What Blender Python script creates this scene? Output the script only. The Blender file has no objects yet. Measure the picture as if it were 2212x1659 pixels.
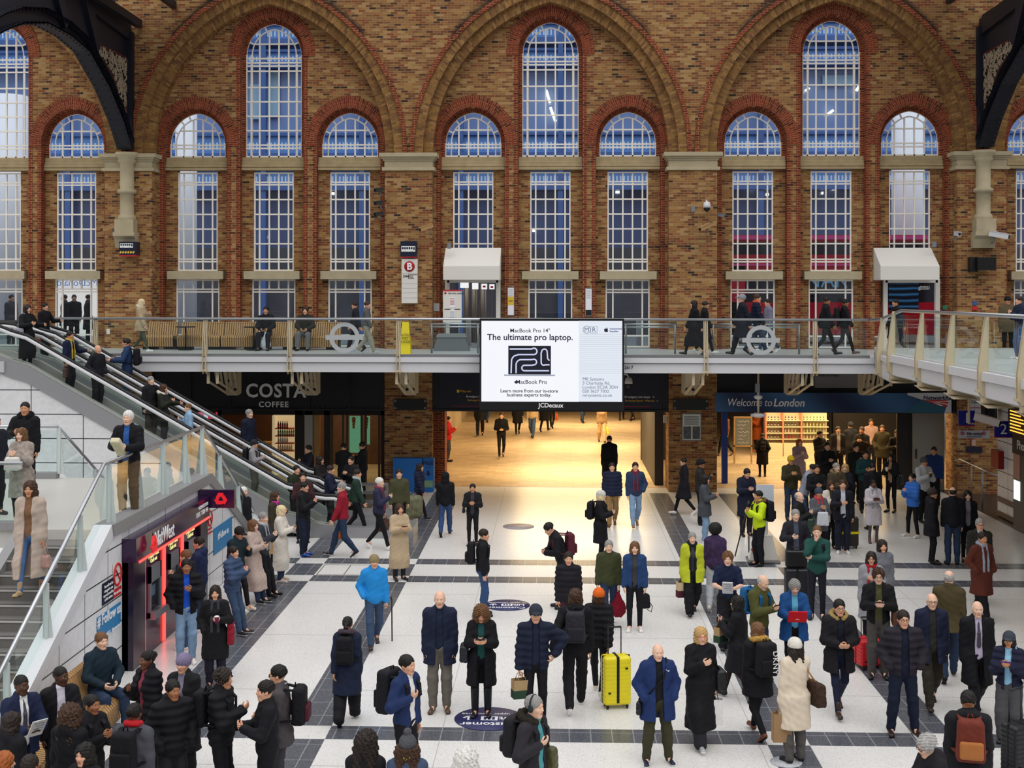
import bpy, math, random
import numpy as np
from mathutils import Vector, Matrix
random.seed(7)
SC = bpy.context.scene
COL = SC.collection
# ------------------------------------------------------------------ camera
F, U0, V0, HC = 2765.0, 1106.0, 634.0, 6.2
YAW, ROLL = math.atan(94 / 2765.0), 0.0011
_r = Vector((math.cos(YAW), math.sin(YAW), 0)); _f = Vector((-math.sin(YAW), math.cos(YAW), 0)); _u = Vector((0, 0, 1))
RT = _r * math.cos(ROLL) + _u * math.sin(ROLL)
UP = _u * math.cos(ROLL) - _r * math.sin(ROLL)
FW = _f
CAMP = Vector((0, 0, HC))
cd = bpy.data.cameras.new('camera'); cam = bpy.data.objects.new('camera', cd); COL.objects.link(cam)
cd.sensor_fit = 'HORIZONTAL'; cd.sensor_width = 36.0; cd.lens = F / 2212 * 36.0
cd.shift_y = -(829.5 - V0) / 2212; cd.clip_end = 400
cam.matrix_world = Matrix(((RT.x, UP.x, -FW.x, 0), (RT.y, UP.y, -FW.y, 0), (RT.z, UP.z, -FW.z, HC), (0, 0, 0, 1)))
SC.camera = cam
# ------------------------------------------------------------------ light: overcast daylight through the roof glazing
W = bpy.data.worlds.new('overcast_sky'); SC.world = W; W.use_nodes = True
wn = W.node_tree.nodes; wl = W.node_tree.links
for n in list(wn): wn.remove(n)
wo = wn.new('ShaderNodeOutputWorld'); wb = wn.new('ShaderNodeBackground'); wt = wn.new('ShaderNodeTexCoord')
wr = wn.new('ShaderNodeValToRGB'); ws = wn.new('ShaderNodeSeparateXYZ'); wm = wn.new('ShaderNodeMapRange')
wl.new(wt.outputs['Generated'], ws.inputs[0]); wl.new(ws.outputs['Z'], wm.inputs[0])
wm.inputs[1].default_value = -1; wm.inputs[2].default_value = 1
wl.new(wm.outputs[0], wr.inputs[0]); wl.new(wr.outputs[0], wb.inputs[0]); wl.new(wb.outputs[0], wo.inputs[0])
wr.color_ramp.elements[0].position = .48; wr.color_ramp.elements[0].color = (.15, .15, .16, 1)
wr.color_ramp.elements[1].position = .95; wr.color_ramp.elements[1].color = (1.22, 1.22, 1.24, 1)
e = wr.color_ramp.elements.new(.62); e.color = (.42, .42, .43, 1)
wb.inputs[1].default_value = 1.0
def area(name, loc, rot, sx, sy, power, col=(1, 1, 1), spread=180):
    l = bpy.data.lights.new(name, 'AREA'); l.shape = 'RECTANGLE'; l.size = sx; l.size_y = sy; l.energy = power; l.color = col
    l.spread = math.radians(spread)
    o = bpy.data.objects.new(name, l); COL.objects.link(o); o.location = loc; o.rotation_euler = rot
    return o
sl = bpy.data.lights.new('sun_through_roof', 'SUN'); sl.energy = .5; sl.angle = math.radians(50); sl.color = (1, .97, .93)
so = bpy.data.objects.new('sun_through_roof', sl); COL.objects.link(so); so.rotation_euler = (math.radians(38), math.radians(8), 0)
WARM = (1.0, .74, .40)
for i, (x, y, p) in enumerate([(1.2, 44.5, 470), (1.2, 52, 430), (1.2, 60, 400), (-7.5, 44, 60), (9.3, 43.5, 260), (9.3, 48, 260)]):
    area('hall_ceiling_light', (x, y, 3.25), (0, 0, 0), 5.5 if x > -5 else 4, 2.2, p, WARM)
vs = SC.view_settings
vs.view_transform = 'Standard'; vs.look = 'None'; vs.exposure = 0.37; vs.gamma = 1.0; vs.use_curve_mapping = False
# ------------------------------------------------------------------ helpers
def pray(u, v): return FW + RT * ((u - U0) / F) + UP * ((V0 - v) / F)
def onY(u, v, y):
    d = pray(u, v); return CAMP + d * (y / d.y)
def onZ(u, v, z):
    d = pray(u, v); return CAMP + d * ((z - HC) / d.z)
def onX(u, v, x):
    d = pray(u, v); return CAMP + d * (x / d.x)
def proj(p):
    d = Vector(p) - CAMP; z = d.dot(FW); return U0 + F * d.dot(RT) / z, V0 - F * d.dot(UP) / z, z
def tag(o, label=None, cat=None, group=None, kind=None):
    if label: o['label'] = label
    if cat: o['category'] = cat
    if group: o['group'] = group
    if kind: o['kind'] = kind
    return o
def thing(name, label, cat, loc=(0, 0, 0), rz=0, group=None):
    o = bpy.data.objects.new(name, None); COL.objects.link(o); o.location = loc; o.rotation_euler = (0, 0, rz)
    o.empty_display_size = .1
    return tag(o, label, cat, group)
def s2l(c): return c / 12.92 if c <= .04045 else ((c + .055) / 1.055) ** 2.4
MATS = {}
def hexc(h):
    h = h.lstrip('#'); return tuple(s2l(int(h[i:i + 2], 16) / 255) for i in (0, 2, 4))
def mat(name, col, rough=.6, metal=0, spec=.4, emit=0, ecol=None, noise=0, nscale=20, bump=0):
    if name in MATS: return MATS[name]
    if isinstance(col, str): col = hexc(col)
    m = bpy.data.materials.new(name); m.use_nodes = True; MATS[name] = m
    nt = m.node_tree; b = nt.nodes['Principled BSDF']
    b.inputs['Base Color'].default_value = (*col, 1); b.inputs['Roughness'].default_value = rough
    b.inputs['Metallic'].default_value = metal; b.inputs['Specular IOR Level'].default_value = spec
    m.diffuse_color = (*col, 1)
    if emit:
        b.inputs['Emission Color'].default_value = (*(ecol or col), 1); b.inputs['Emission Strength'].default_value = emit
    if noise or bump:
        tc = nt.nodes.new('ShaderNodeTexCoord'); n = nt.nodes.new('ShaderNodeTexNoise'); n.inputs['Scale'].default_value = nscale
        n.inputs['Detail'].default_value = 4
        nt.links.new(tc.outputs['Object'], n.inputs['Vector'])
        if noise:
            hv = nt.nodes.new('ShaderNodeMix'); hv.data_type = 'RGBA'
            hv.inputs[6].default_value = (*[max(0, c * (1 - noise)) for c in col], 1); hv.inputs[7].default_value = (*[min(1, c * (1 + noise)) for c in col], 1)
            nt.links.new(n.outputs[0], hv.inputs[0]); nt.links.new(hv.outputs[2], b.inputs['Base Color'])
        if bump:
            bp = nt.nodes.new('ShaderNodeBump'); bp.inputs['Strength'].default_value = bump; bp.inputs['Distance'].default_value = .02
            nt.links.new(n.outputs[0], bp.inputs['Height']); nt.links.new(bp.outputs[0], b.inputs['Normal'])
    return m
class N:
    """tiny node-graph helper"""
    def __init__(s, m): s.t = m.node_tree; s.b = s.t.nodes['Principled BSDF']
    def new(s, k, **kw):
        n = s.t.nodes.new(k)
        for a, b in kw.items(): setattr(n, a, b)
        return n
    def link(s, a, b): s.t.links.new(a, b)
    def math(s, op, a, b=None):
        n = s.new('ShaderNodeMath', operation=op)
        for i, x in enumerate((a, b)):
            if x is None: continue
            if isinstance(x, (int, float)): n.inputs[i].default_value = x
            else: s.link(x, n.inputs[i])
        return n.outputs[0]
    def band(s, x, a, b): return s.math('MULTIPLY', s.math('GREATER_THAN', x, a), s.math('LESS_THAN', x, b))
    def mix(s, fac, a, b):
        n = s.new('ShaderNodeMix', data_type='RGBA')
        for i, x in ((0, fac), (6, a), (7, b)):
            if isinstance(x, tuple): n.inputs[i].default_value = (*x[:3], 1)
            elif isinstance(x, (int, float)): n.inputs[i].default_value = x
            else: s.link(x, n.inputs[i])
        return n.outputs[2]
class MB:
    def __init__(s): s.v = []; s.f = []; s.m = []; s.uv = None; s.sm = []
    def add(s, vs, fs, mi=0, smooth=False, uvs=None):
        o = len(s.v); s.v.extend([tuple(p) for p in vs])
        for f in fs: s.f.append([i + o for i in f]); s.m.append(mi); s.sm.append(smooth)
        if uvs is not None:
            if s.uv is None: s.uv = {}
            for i, t in enumerate(uvs): s.uv[o + i] = t
        return s
    def box(s, x0, x1, y0, y1, z0, z1, mi=0):
        return s.add([(x, y, z) for x in (x0, x1) for y in (y0, y1) for z in (z0, z1)],
                     [(0, 1, 3, 2), (4, 6, 7, 5), (0, 4, 5, 1), (2, 3, 7, 6), (0, 2, 6, 4), (1, 5, 7, 3)], mi)
    def bar(s, a, b, w, h, mi=0, up=(0, 0, 1)):
        a = Vector(a); b = Vector(b); d = (b - a).normalized(); up = Vector(up)
        x = d.cross(up)
        if x.length < 1e-4: x = d.cross(Vector((0, 1, 0)))
        x.normalize(); y = x.cross(d)
        vs = [p + x * (w / 2 * i) + y * (h / 2 * j) for p in (a, b) for i, j in ((-1, -1), (1, -1), (1, 1), (-1, 1))]
        return s.add(vs, [(0, 1, 2, 3), (7, 6, 5, 4), (0, 4, 5, 1), (1, 5, 6, 2), (2, 6, 7, 3), (3, 7, 4, 0)], mi)
    def tube(s, pts, r, n=8, mi=0, cap=True, closed=False):
        pts = [Vector(p) for p in pts]; L = len(pts); rr = r if isinstance(r, (list, tuple)) else [r] * L
        t0 = (pts[1] - pts[0]).normalized(); ref = Vector((0, 0, 1)) if abs(t0.z) < .9 else Vector((0, 1, 0))
        x = t0.cross(ref).normalized(); vs = []; fs = []
        for i, p in enumerate(pts):
            if closed: t = pts[(i + 1) % L] - pts[i - 1]
            else: t = pts[min(i + 1, L - 1)] - pts[max(i - 1, 0)]
            t.normalize(); x = (x - t * x.dot(t)).normalized(); y = t.cross(x)
            for k in range(n):
                a = 2 * math.pi * k / n; vs.append(p + (x * math.cos(a) + y * math.sin(a)) * rr[i])
        for i in range(L if closed else L - 1):
            j = (i + 1) % L
            for k in range(n): fs.append((i * n + k, i * n + (k + 1) % n, j * n + (k + 1) % n, j * n + k))
        if cap and not closed: fs += [tuple(range(n))[::-1], tuple((L - 1) * n + k for k in range(n))]
        return s.add(vs, fs, mi, True)
    def prism(s, poly, axis, a, b, mi=0):
        """extrude a 2-D polygon along axis 'x','y','z' from a to b; poly in the two other axes, in order"""
        n = len(poly)
        def P(p, t): return (t, p[0], p[1]) if axis == 'x' else ((p[0], t, p[1]) if axis == 'y' else (p[0], p[1], t))
        vs = [P(p, a) for p in poly] + [P(p, b) for p in poly]
        fs = [tuple(range(n)), tuple(range(2 * n - 1, n - 1, -1))] + [(i, n + i, n + (i + 1) % n, (i + 1) % n) for i in range(n)]
        return s.add(vs, fs, mi)
    def lathe(s, prof, c=(0, 0, 0), n=16, mi=0, axis='z'):
        vs = []; fs = []; L = len(prof)
        for r, z in prof:
            for k in range(n):
                a = 2 * math.pi * k / n; x, y = r * math.cos(a), r * math.sin(a)
                q = (x, y, z) if axis == 'z' else ((x, z, y) if axis == 'y' else (z, x, y))
                vs.append((q[0] + c[0], q[1] + c[1], q[2] + c[2]))
        for i in range(L - 1):
            for k in range(n): fs.append((i * n + k, i * n + (k + 1) % n, (i + 1) * n + (k + 1) % n, (i + 1) * n + k))
        fs += [tuple(range(n))[::-1], tuple((L - 1) * n + k for k in range(n))]
        return s.add(vs, fs, mi, True)
    def quad(s, a, b, c, d, mi=0): return s.add([a, b, c, d], [(0, 1, 2, 3)], mi)
    def build(s, name, m, parent=None, loc=None, bevel=0):
        me = bpy.data.meshes.new(name); me.from_pydata(s.v, [], s.f)
        ms = m if isinstance(m, (list, tuple)) else [m]
        for q in ms: me.materials.append(q)
        me.polygons.foreach_set('material_index', s.m); me.polygons.foreach_set('use_smooth', s.sm)
        if s.uv is not None:
            ul = me.uv_layers.new(name='UVMap'); li = np.zeros(len(me.loops), dtype=np.int32); me.loops.foreach_get('vertex_index', li)
            arr = np.zeros((len(s.v), 2), dtype=np.float32)
            for i, t in s.uv.items(): arr[i] = t
            ul.data.foreach_set('uv', arr[li].ravel())
        me.update()
        o = bpy.data.objects.new(name, me); COL.objects.link(o)
        if parent: o.parent = parent
        if loc: o.location = loc
        if bevel:
            b = o.modifiers.new('bevel', 'BEVEL'); b.width = bevel; b.segments = 2; b.limit_method = 'ANGLE'
        return o
def text(name, body, loc, size, m, parent=None, rot=(math.pi / 2, 0, 0), ax='LEFT', bold=0, shear=0, sx=1, ex=.003, space=1, line=1):
    c = bpy.data.curves.new(name, 'FONT'); c.body = body; c.size = size; c.align_x = ax; c.align_y = 'CENTER'; c.extrude = ex
    c.offset = bold * size; c.shear = shear; c.resolution_u = 3; c.space_character = space; c.space_line = line; c.materials.append(m)
    t = bpy.data.objects.new(name, c); me = bpy.data.meshes.new_from_object(t); bpy.data.objects.remove(t)
    if not me.materials: me.materials.append(m)
    o = bpy.data.objects.new(name, me); COL.objects.link(o); o.rotation_euler = rot; o.scale = (sx, 1, 1)
    o.location = Vector(loc) - (parent.location if parent else Vector((0, 0, 0)))
    if parent: o.parent = parent
    return o
# ------------------------------------------------------------------ materials
def brick_mat(name, stops, mortar, uv=False, w=.225, h=.075, ms=.006, dirt=.35):
    m = mat(name, (.3, .2, .1), .85, spec=.2); g = N(m)
    if uv:
        tc = g.new('ShaderNodeTexCoord'); vec = tc.outputs['UV']
    else:
        ge = g.new('ShaderNodeNewGeometry'); sp = g.new('ShaderNodeSeparateXYZ'); g.link(ge.outputs['Position'], sp.inputs[0])
        cb = g.new('ShaderNodeCombineXYZ'); g.link(g.math('ADD', sp.outputs[0], sp.outputs[1]), cb.inputs[0]); g.link(sp.outputs[2], cb.inputs[1]); vec = cb.outputs[0]
    b = g.new('ShaderNodeTexBrick'); g.link(vec, b.inputs['Vector'])
    b.inputs['Color1'].default_value = (0, 0, 0, 1); b.inputs['Color2'].default_value = (1, 1, 1, 1); b.inputs['Mortar'].default_value = (.5, .5, .5, 1)
    b.inputs['Scale'].default_value = 1; b.inputs['Mortar Size'].default_value = ms; b.inputs['Brick Width'].default_value = w; b.inputs['Row Height'].default_value = h
    b.inputs['Mortar Smooth'].default_value = .2
    r = g.new('ShaderNodeValToRGB'); el = r.color_ramp.elements; r.color_ramp.interpolation = 'CONSTANT'
    el[0].position = 0; el[0].color = (*hexc(stops[0][1]), 1); el[1].position = stops[1][0]; el[1].color = (*hexc(stops[1][1]), 1)
    for p, c in stops[2:]:
        e = el.new(p); e.color = (*hexc(c), 1)
    g.link(b.outputs['Color'], r.inputs[0])
    n = g.new('ShaderNodeTexNoise'); n.inputs['Scale'].default_value = .5; n.inputs['Detail'].default_value = 6
    n2 = g.new('ShaderNodeTexNoise'); n2.inputs['Scale'].default_value = 9; n2.inputs['Detail'].default_value = 3
    ge2 = g.new('ShaderNodeNewGeometry'); g.link(ge2.outputs['Position'], n.inputs['Vector']); g.link(ge2.outputs['Position'], n2.inputs['Vector'])
    c = g.mix(b.outputs['Fac'], r.outputs[0], hexc(mortar))
    k = g.math('MULTIPLY_ADD', n.outputs[0], dirt); k.node.inputs[2].default_value = 1 - dirt * .5 - .14
    k2 = g.math('MULTIPLY_ADD', n2.outputs[0], .28); g.link(k, k2.node.inputs[2])
    mu = g.new('ShaderNodeMix', data_type='RGBA', blend_type='MULTIPLY'); mu.inputs[0].default_value = 1
    g.link(c, mu.inputs[6]); cc = g.new('ShaderNodeCombineXYZ')
    for i in range(3): g.link(k2, cc.inputs[i])
    g.link(cc.outputs[0], mu.inputs[7]); g.link(mu.outputs[2], g.b.inputs['Base Color'])
    bp = g.new('ShaderNodeBump'); bp.inputs['Strength'].default_value = .35; bp.inputs['Distance'].default_value = .01; bp.invert = True
    g.link(b.outputs['Fac'], bp.inputs['Height']); g.link(bp.outputs[0], g.b.inputs['Normal'])
    return m
YEL = [(0, '#a07a48'), (.10, '#a98559'), (.22, '#8f6740'), (.40, '#7f5538'), (.56, '#96693f'), (.72, '#74492f'), (.86, '#84492f'), (.93, '#583a2a'), (.98, '#3c2e28')]
RED = [(0, '#7c3524'), (.2, '#8a3d28'), (.45, '#6e2e20'), (.7, '#7e3826'), (.88, '#58251a')]
BR = brick_mat('london_stock_brick', YEL, '#a18a64')
BRA = brick_mat('arch_voussoir_brick', [(0, '#96703f'), (.2, '#7f5b38'), (.5, '#8d673d'), (.75, '#6f4e34'), (.9, '#a07a4c')], '#7c6240', uv=True)
RB = brick_mat('red_brick', RED, '#a88a60')
RBA = brick_mat('red_arch_brick', RED, '#9c7c58', uv=True)
STONE = mat('portland_stone', '#b3a688', .8, noise=.22, nscale=3)
STONE2 = mat('weathered_stone', '#a89672', .8, noise=.3, nscale=4)
WHITE = mat('white_paint', '#e4e0d8', .5)
WINP = mat('window_bar_paint', '#f6f0e6', .5)
CREAM = mat('cream_steel', '#c9b99a', .5, noise=.06, nscale=8)
DARK = mat('black_steel', '#17181f', .45, noise=.1)
RIBM = mat('rib_navy_steel', '#161925', .5)
NAVY = mat('navy_panel', '#121a33', .4)
STEEL = mat('stainless', '#b9bcc0', .28, metal=.9)
STEELD = mat('brushed_steel', '#8a8a8c', .4, metal=.7)
RUBBER = mat('black_rubber', '#101012', .45)
PANEL = mat('white_panel', '#dcdcde', .35)
BLACK = mat('black_plastic', '#0d0d0f', .4)
GREYP = mat('grey_plastic', '#7d8288', .5)
ALUW = mat('white_aluminium', '#d5d5d8', .4)
TXW = mat('lettering_white', '#f4f4f4', .5)
TXD = mat('lettering_dark', '#15171c', .5)
TXN = mat('lettering_navy', '#14204a', .5)
TXY = mat('lettering_yellow', '#e9bf3a', .5)
TXR = mat('lettering_red', '#c4222b', .5)
GRIDM = mat('grey_lettering', '#a9abb0', .5)
WOOD = mat('bench_wood', '#b08a5c', .5, noise=.25, nscale=6)
NEON = mat('red_neon', '#ff2a22', .4, emit=2.2, ecol=(1, .05, .04))
def glass_mat(name, tint=(.92, .97, .96), refl=1.0, rough=0.0, ior=1.5):
    m = bpy.data.materials.new(name); m.use_nodes = True; MATS[name] = m; nt = m.node_tree
    for n in list(nt.nodes): nt.nodes.remove(n)
    o = nt.nodes.new('ShaderNodeOutputMaterial'); t = nt.nodes.new('ShaderNodeBsdfTransparent'); g = nt.nodes.new('ShaderNodeBsdfGlossy')
    mx = nt.nodes.new('ShaderNodeMixShader'); fr = nt.nodes.new('ShaderNodeFresnel'); fr.inputs[0].default_value = ior
    t.inputs[0].default_value = (*tint, 1); g.inputs['Roughness'].default_value = rough; g.inputs[0].default_value = (refl, refl, refl, 1)
    ge = nt.nodes.new('ShaderNodeNewGeometry'); iv = nt.nodes.new('ShaderNodeMath'); iv.operation = 'SUBTRACT'; iv.inputs[0].default_value = 1; mu = nt.nodes.new('ShaderNodeMath'); mu.operation = 'MULTIPLY'
    nt.links.new(ge.outputs['Backfacing'], iv.inputs[1]); nt.links.new(iv.outputs[0], mu.inputs[0]); nt.links.new(fr.outputs[0], mu.inputs[1]); nt.links.new(mu.outputs[0], mx.inputs[0]); nt.links.new(t.outputs[0], mx.inputs[1]); nt.links.new(g.outputs[0], mx.inputs[2]); nt.links.new(mx.outputs[0], o.inputs[0])
    return m
GLASS = glass_mat('clear_glass'); GLASSW = glass_mat('window_glass', (.86, .92, 1.0)); GLASSG = glass_mat('green_edge_glass', (.90, .96, .945), ior=1.35)
# floor: white terrazzo laid with dark granite bands
FL = mat('terrazzo_floor', (.7, .7, .7), .32, spec=.4); g = N(FL)
ge = g.new('ShaderNodeNewGeometry'); sp = g.new('ShaderNodeSeparateXYZ'); g.link(ge.outputs['Position'], sp.inputs[0]); X, Y = sp.outputs[0], sp.outputs[1]
def msum(l):
    r = l[0]
    for q in l[1:]: r = g.math('MAXIMUM', r, q)
    return r
sx = msum([g.band(X, -5.96, -5.31), g.band(X, -3.77, -3.2), g.band(X, 2.92, 3.5), g.band(X, 5.03, 5.6)])
by = msum([g.band(Y, 29.2, 29.8), g.band(Y, 27.4, 28.0), g.band(Y, 17.7, 18.25)])
inby = by
strip = g.math('ABSOLUTE', g.math('SUBTRACT', sx, inby))
dk = g.math('MULTIPLY', g.math('MAXIMUM', g.math('MULTIPLY', sx, g.math('SUBTRACT', 1, inby)), g.math('MULTIPLY', inby, g.math('SUBTRACT', 1, sx))), g.math('MULTIPLY', g.math('GREATER_THAN', X, -7.1), g.math('LESS_THAN', Y, 39.9)))
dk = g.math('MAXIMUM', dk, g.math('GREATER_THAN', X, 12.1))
def grout(v, p, off, w=.008): return g.math('LESS_THAN', g.math('PINGPONG', g.math('ADD', v, off), p / 2), w)
gr = g.math('MAXIMUM', grout(Y, .6, 1000.1), grout(X, .3, 1000.0))
nz = g.new('ShaderNodeTexVoronoi'); nz.inputs['Scale'].default_value = 120; g.link(ge.outputs['Position'], nz.inputs['Vector'])
nb = g.new('ShaderNodeTexNoise'); nb.inputs['Scale'].default_value = .8; nb.inputs['Detail'].default_value = 5; g.link(ge.outputs['Position'], nb.inputs['Vector'])
vr = g.new('ShaderNodeSeparateColor'); g.link(nz.outputs['Color'], vr.inputs[0])
spk = g.math('GREATER_THAN', vr.outputs[0], .88)
wc = g.mix(spk, g.mix(nb.outputs[0], hexc('#dcdad6'), hexc('#e8e6e3')), hexc('#bdbbb8'))
big = g.math('MAXIMUM', g.math('LESS_THAN', g.math('PINGPONG', g.math('ADD', X, 1000.4), 2.2), .006), g.math('LESS_THAN', g.math('PINGPONG', g.math('ADD', Y, 1000.9), 1.6), .01))
wc = g.mix(g.math('MULTIPLY', big, .5), wc, hexc('#807d78'))
dc = g.mix(g.math('MULTIPLY', vr.outputs[1], .75), hexc('#3b3d44'), hexc('#767981'))
dc = g.mix(g.math('MULTIPLY', gr, .55), dc, hexc('#a9abad'))
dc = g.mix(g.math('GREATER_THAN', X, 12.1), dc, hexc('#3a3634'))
g.link(g.mix(dk, wc, dc), g.b.inputs['Base Color'])
g.b.inputs['Roughness'].default_value = .27
HFL = brick_mat('hall_tile_floor', [(0, '#c4ad8e'), (.3, '#bda688'), (.6, '#c9b293'), (.85, '#b7a082')], '#9d876c', w=.6, h=.3, ms=.006, dirt=.1)
# hall tiles lie flat: drive the pattern with X,Y
gg = N(HFL)
for n in gg.t.nodes:
    if n.type == 'COMBXYZ' and n.outputs[0].links and n.outputs[0].links[0].to_node.type == 'TEX_BRICK':
        for l in list(n.inputs[0].links) + list(n.inputs[1].links): gg.t.links.remove(l)
        spn = [q for q in gg.t.nodes if q.type == 'SEPXYZ'][0]
        gg.link(spn.outputs[0], n.inputs[0]); gg.link(spn.outputs[1], n.inputs[1])
gg.b.inputs['Roughness'].default_value = .35
def panel_mat(name, col, line, w, h):
    m = brick_mat(name, [(0, col), (.5, col)], line, w=w, h=h, ms=.012, dirt=.04)
    N(m).b.inputs['Roughness'].default_value = .3
    for n in m.node_tree.nodes:
        if n.type == 'TEX_BRICK': n.offset = 0
        if n.type == 'BUMP': n.inputs['Strength'].default_value = .1
    return m
WPAN = panel_mat('white_cladding_panels', '#e6e6e8', '#3c3c40', 1.0, .42)
WPAN2 = panel_mat('white_wall_panels', '#d8d8da', '#35353a', 1.35, .62)
# ------------------------------------------------------------------ the great brick wall
YP, YB, YW = 40.2, 40.75, 41.05           # pier face, bay face, window recess face
ZD = 4.45                                  # upper walkway level
def ZV(v, y=YW): return onY(1189, v, y).z
X0 = onY(1189, 300, YW).x
PIT = ((onY(1793.7, 337, YW).x - X0) + (X0 - onY(589.9, 339, YW).x)) / 2
COFF = 2.475
S = YW / F * 1.0                           # metres per pixel on the wall
AH, AR = 250 * S, 322 * S                  # big arch half span and rise
ZSP = ZV(330, YP)
ZTOP = 16.8
ZLOW = ZV(888, YP)
def arch(a, h, d=0, n=24):
    """pointed two-centred arch, offset outwards by d: points left springing -> apex -> right springing (dx, dz)"""
    R = (a * a + h * h) / (2 * a); c = R - a; Rd = R + d
    t1 = math.acos(c / Rd); pts = []
    for i in range(n + 1):
        t = t1 * i / n; pts.append((-(Rd * math.cos(t) - c), Rd * math.sin(t)))
    return pts + [(-x, z) for x, z in pts[-2::-1]]
def archz(dx, a, h, d=0):
    R = (a * a + h * h) / (2 * a); c = R - a; q = (R + d) ** 2 - (abs(dx) + c) ** 2
    return math.sqrt(q) if q > 0 else 0
def ring(mb, cx, zs, a, h, d0, d1, y, yb, mi=0, n=28, down=0):
    """front face of an arch ring between offsets d0<d1 at y, with its outer and inner edges going back to yb"""
    p0 = arch(a, h, d0, n); p1 = arch(a, h, d1, n)
    if down: p0 = [(p0[0][0], -down)] + p0 + [(p0[-1][0], -down)]; p1 = [(p1[0][0], -down)] + p1 + [(p1[-1][0], -down)]
    L = 0; arc = [0]
    for i in range(1, len(p0)): L += math.hypot(p1[i][0] - p1[i - 1][0], p1[i][1] - p1[i - 1][1]); arc.append(L)
    for i in range(len(p0) - 1):
        q = [(cx + p[0], y, zs + p[1]) for p in (p0[i], p0[i + 1], p1[i + 1], p1[i])]
        mb.add(q, [(0, 1, 2, 3)], mi, False, [(d0, arc[i]), (d0, arc[i + 1]), (d1, arc[i + 1]), (d1, arc[i])])
        for p, dd, fl in ((p0, d0, 1), (p1, d1, 0)):
            a0, a1 = p[i], p[i + 1]
            q = [(cx + a0[0], y, zs + a0[1]), (cx + a1[0], y, zs + a1[1]), (cx + a1[0], yb, zs + a1[1]), (cx + a0[0], yb, zs + a0[1])]
            mb.add(q, [(3, 2, 1, 0) if fl else (0, 1, 2, 3)], mi, False, [(0, arc[i]), (0, arc[i + 1]), (yb - y, arc[i + 1]), (yb - y, arc[i])])
WHW, WAH = 61 * S, 67.5 * S                # window half width and head rise
OG = 8 * S                                  # gap between glass and brick opening
ZT = dict(spt=ZV(114.5), sps=ZV(308.5), sill=ZV(338.5), tr0=ZV(367), lw1=ZV(372.5), lw0=ZV(584), li1=ZV(586), li0=ZV(603.5), gw1=ZV(605.5))
BAYS = [-2, -1, 0, 1, 2]
def bayx(b): return X0 + PIT * b
COLS = [(b, k) for b in BAYS for k in (-1, 0, 1)]
wall = MB(); archm = MB(); redm = MB(); redr = MB()
def openings(b):
    return [(bayx(b) + k * COFF, ZT['spt'] if k == 0 else ZT['sps']) for k in (-1, 0, 1)]
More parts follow.
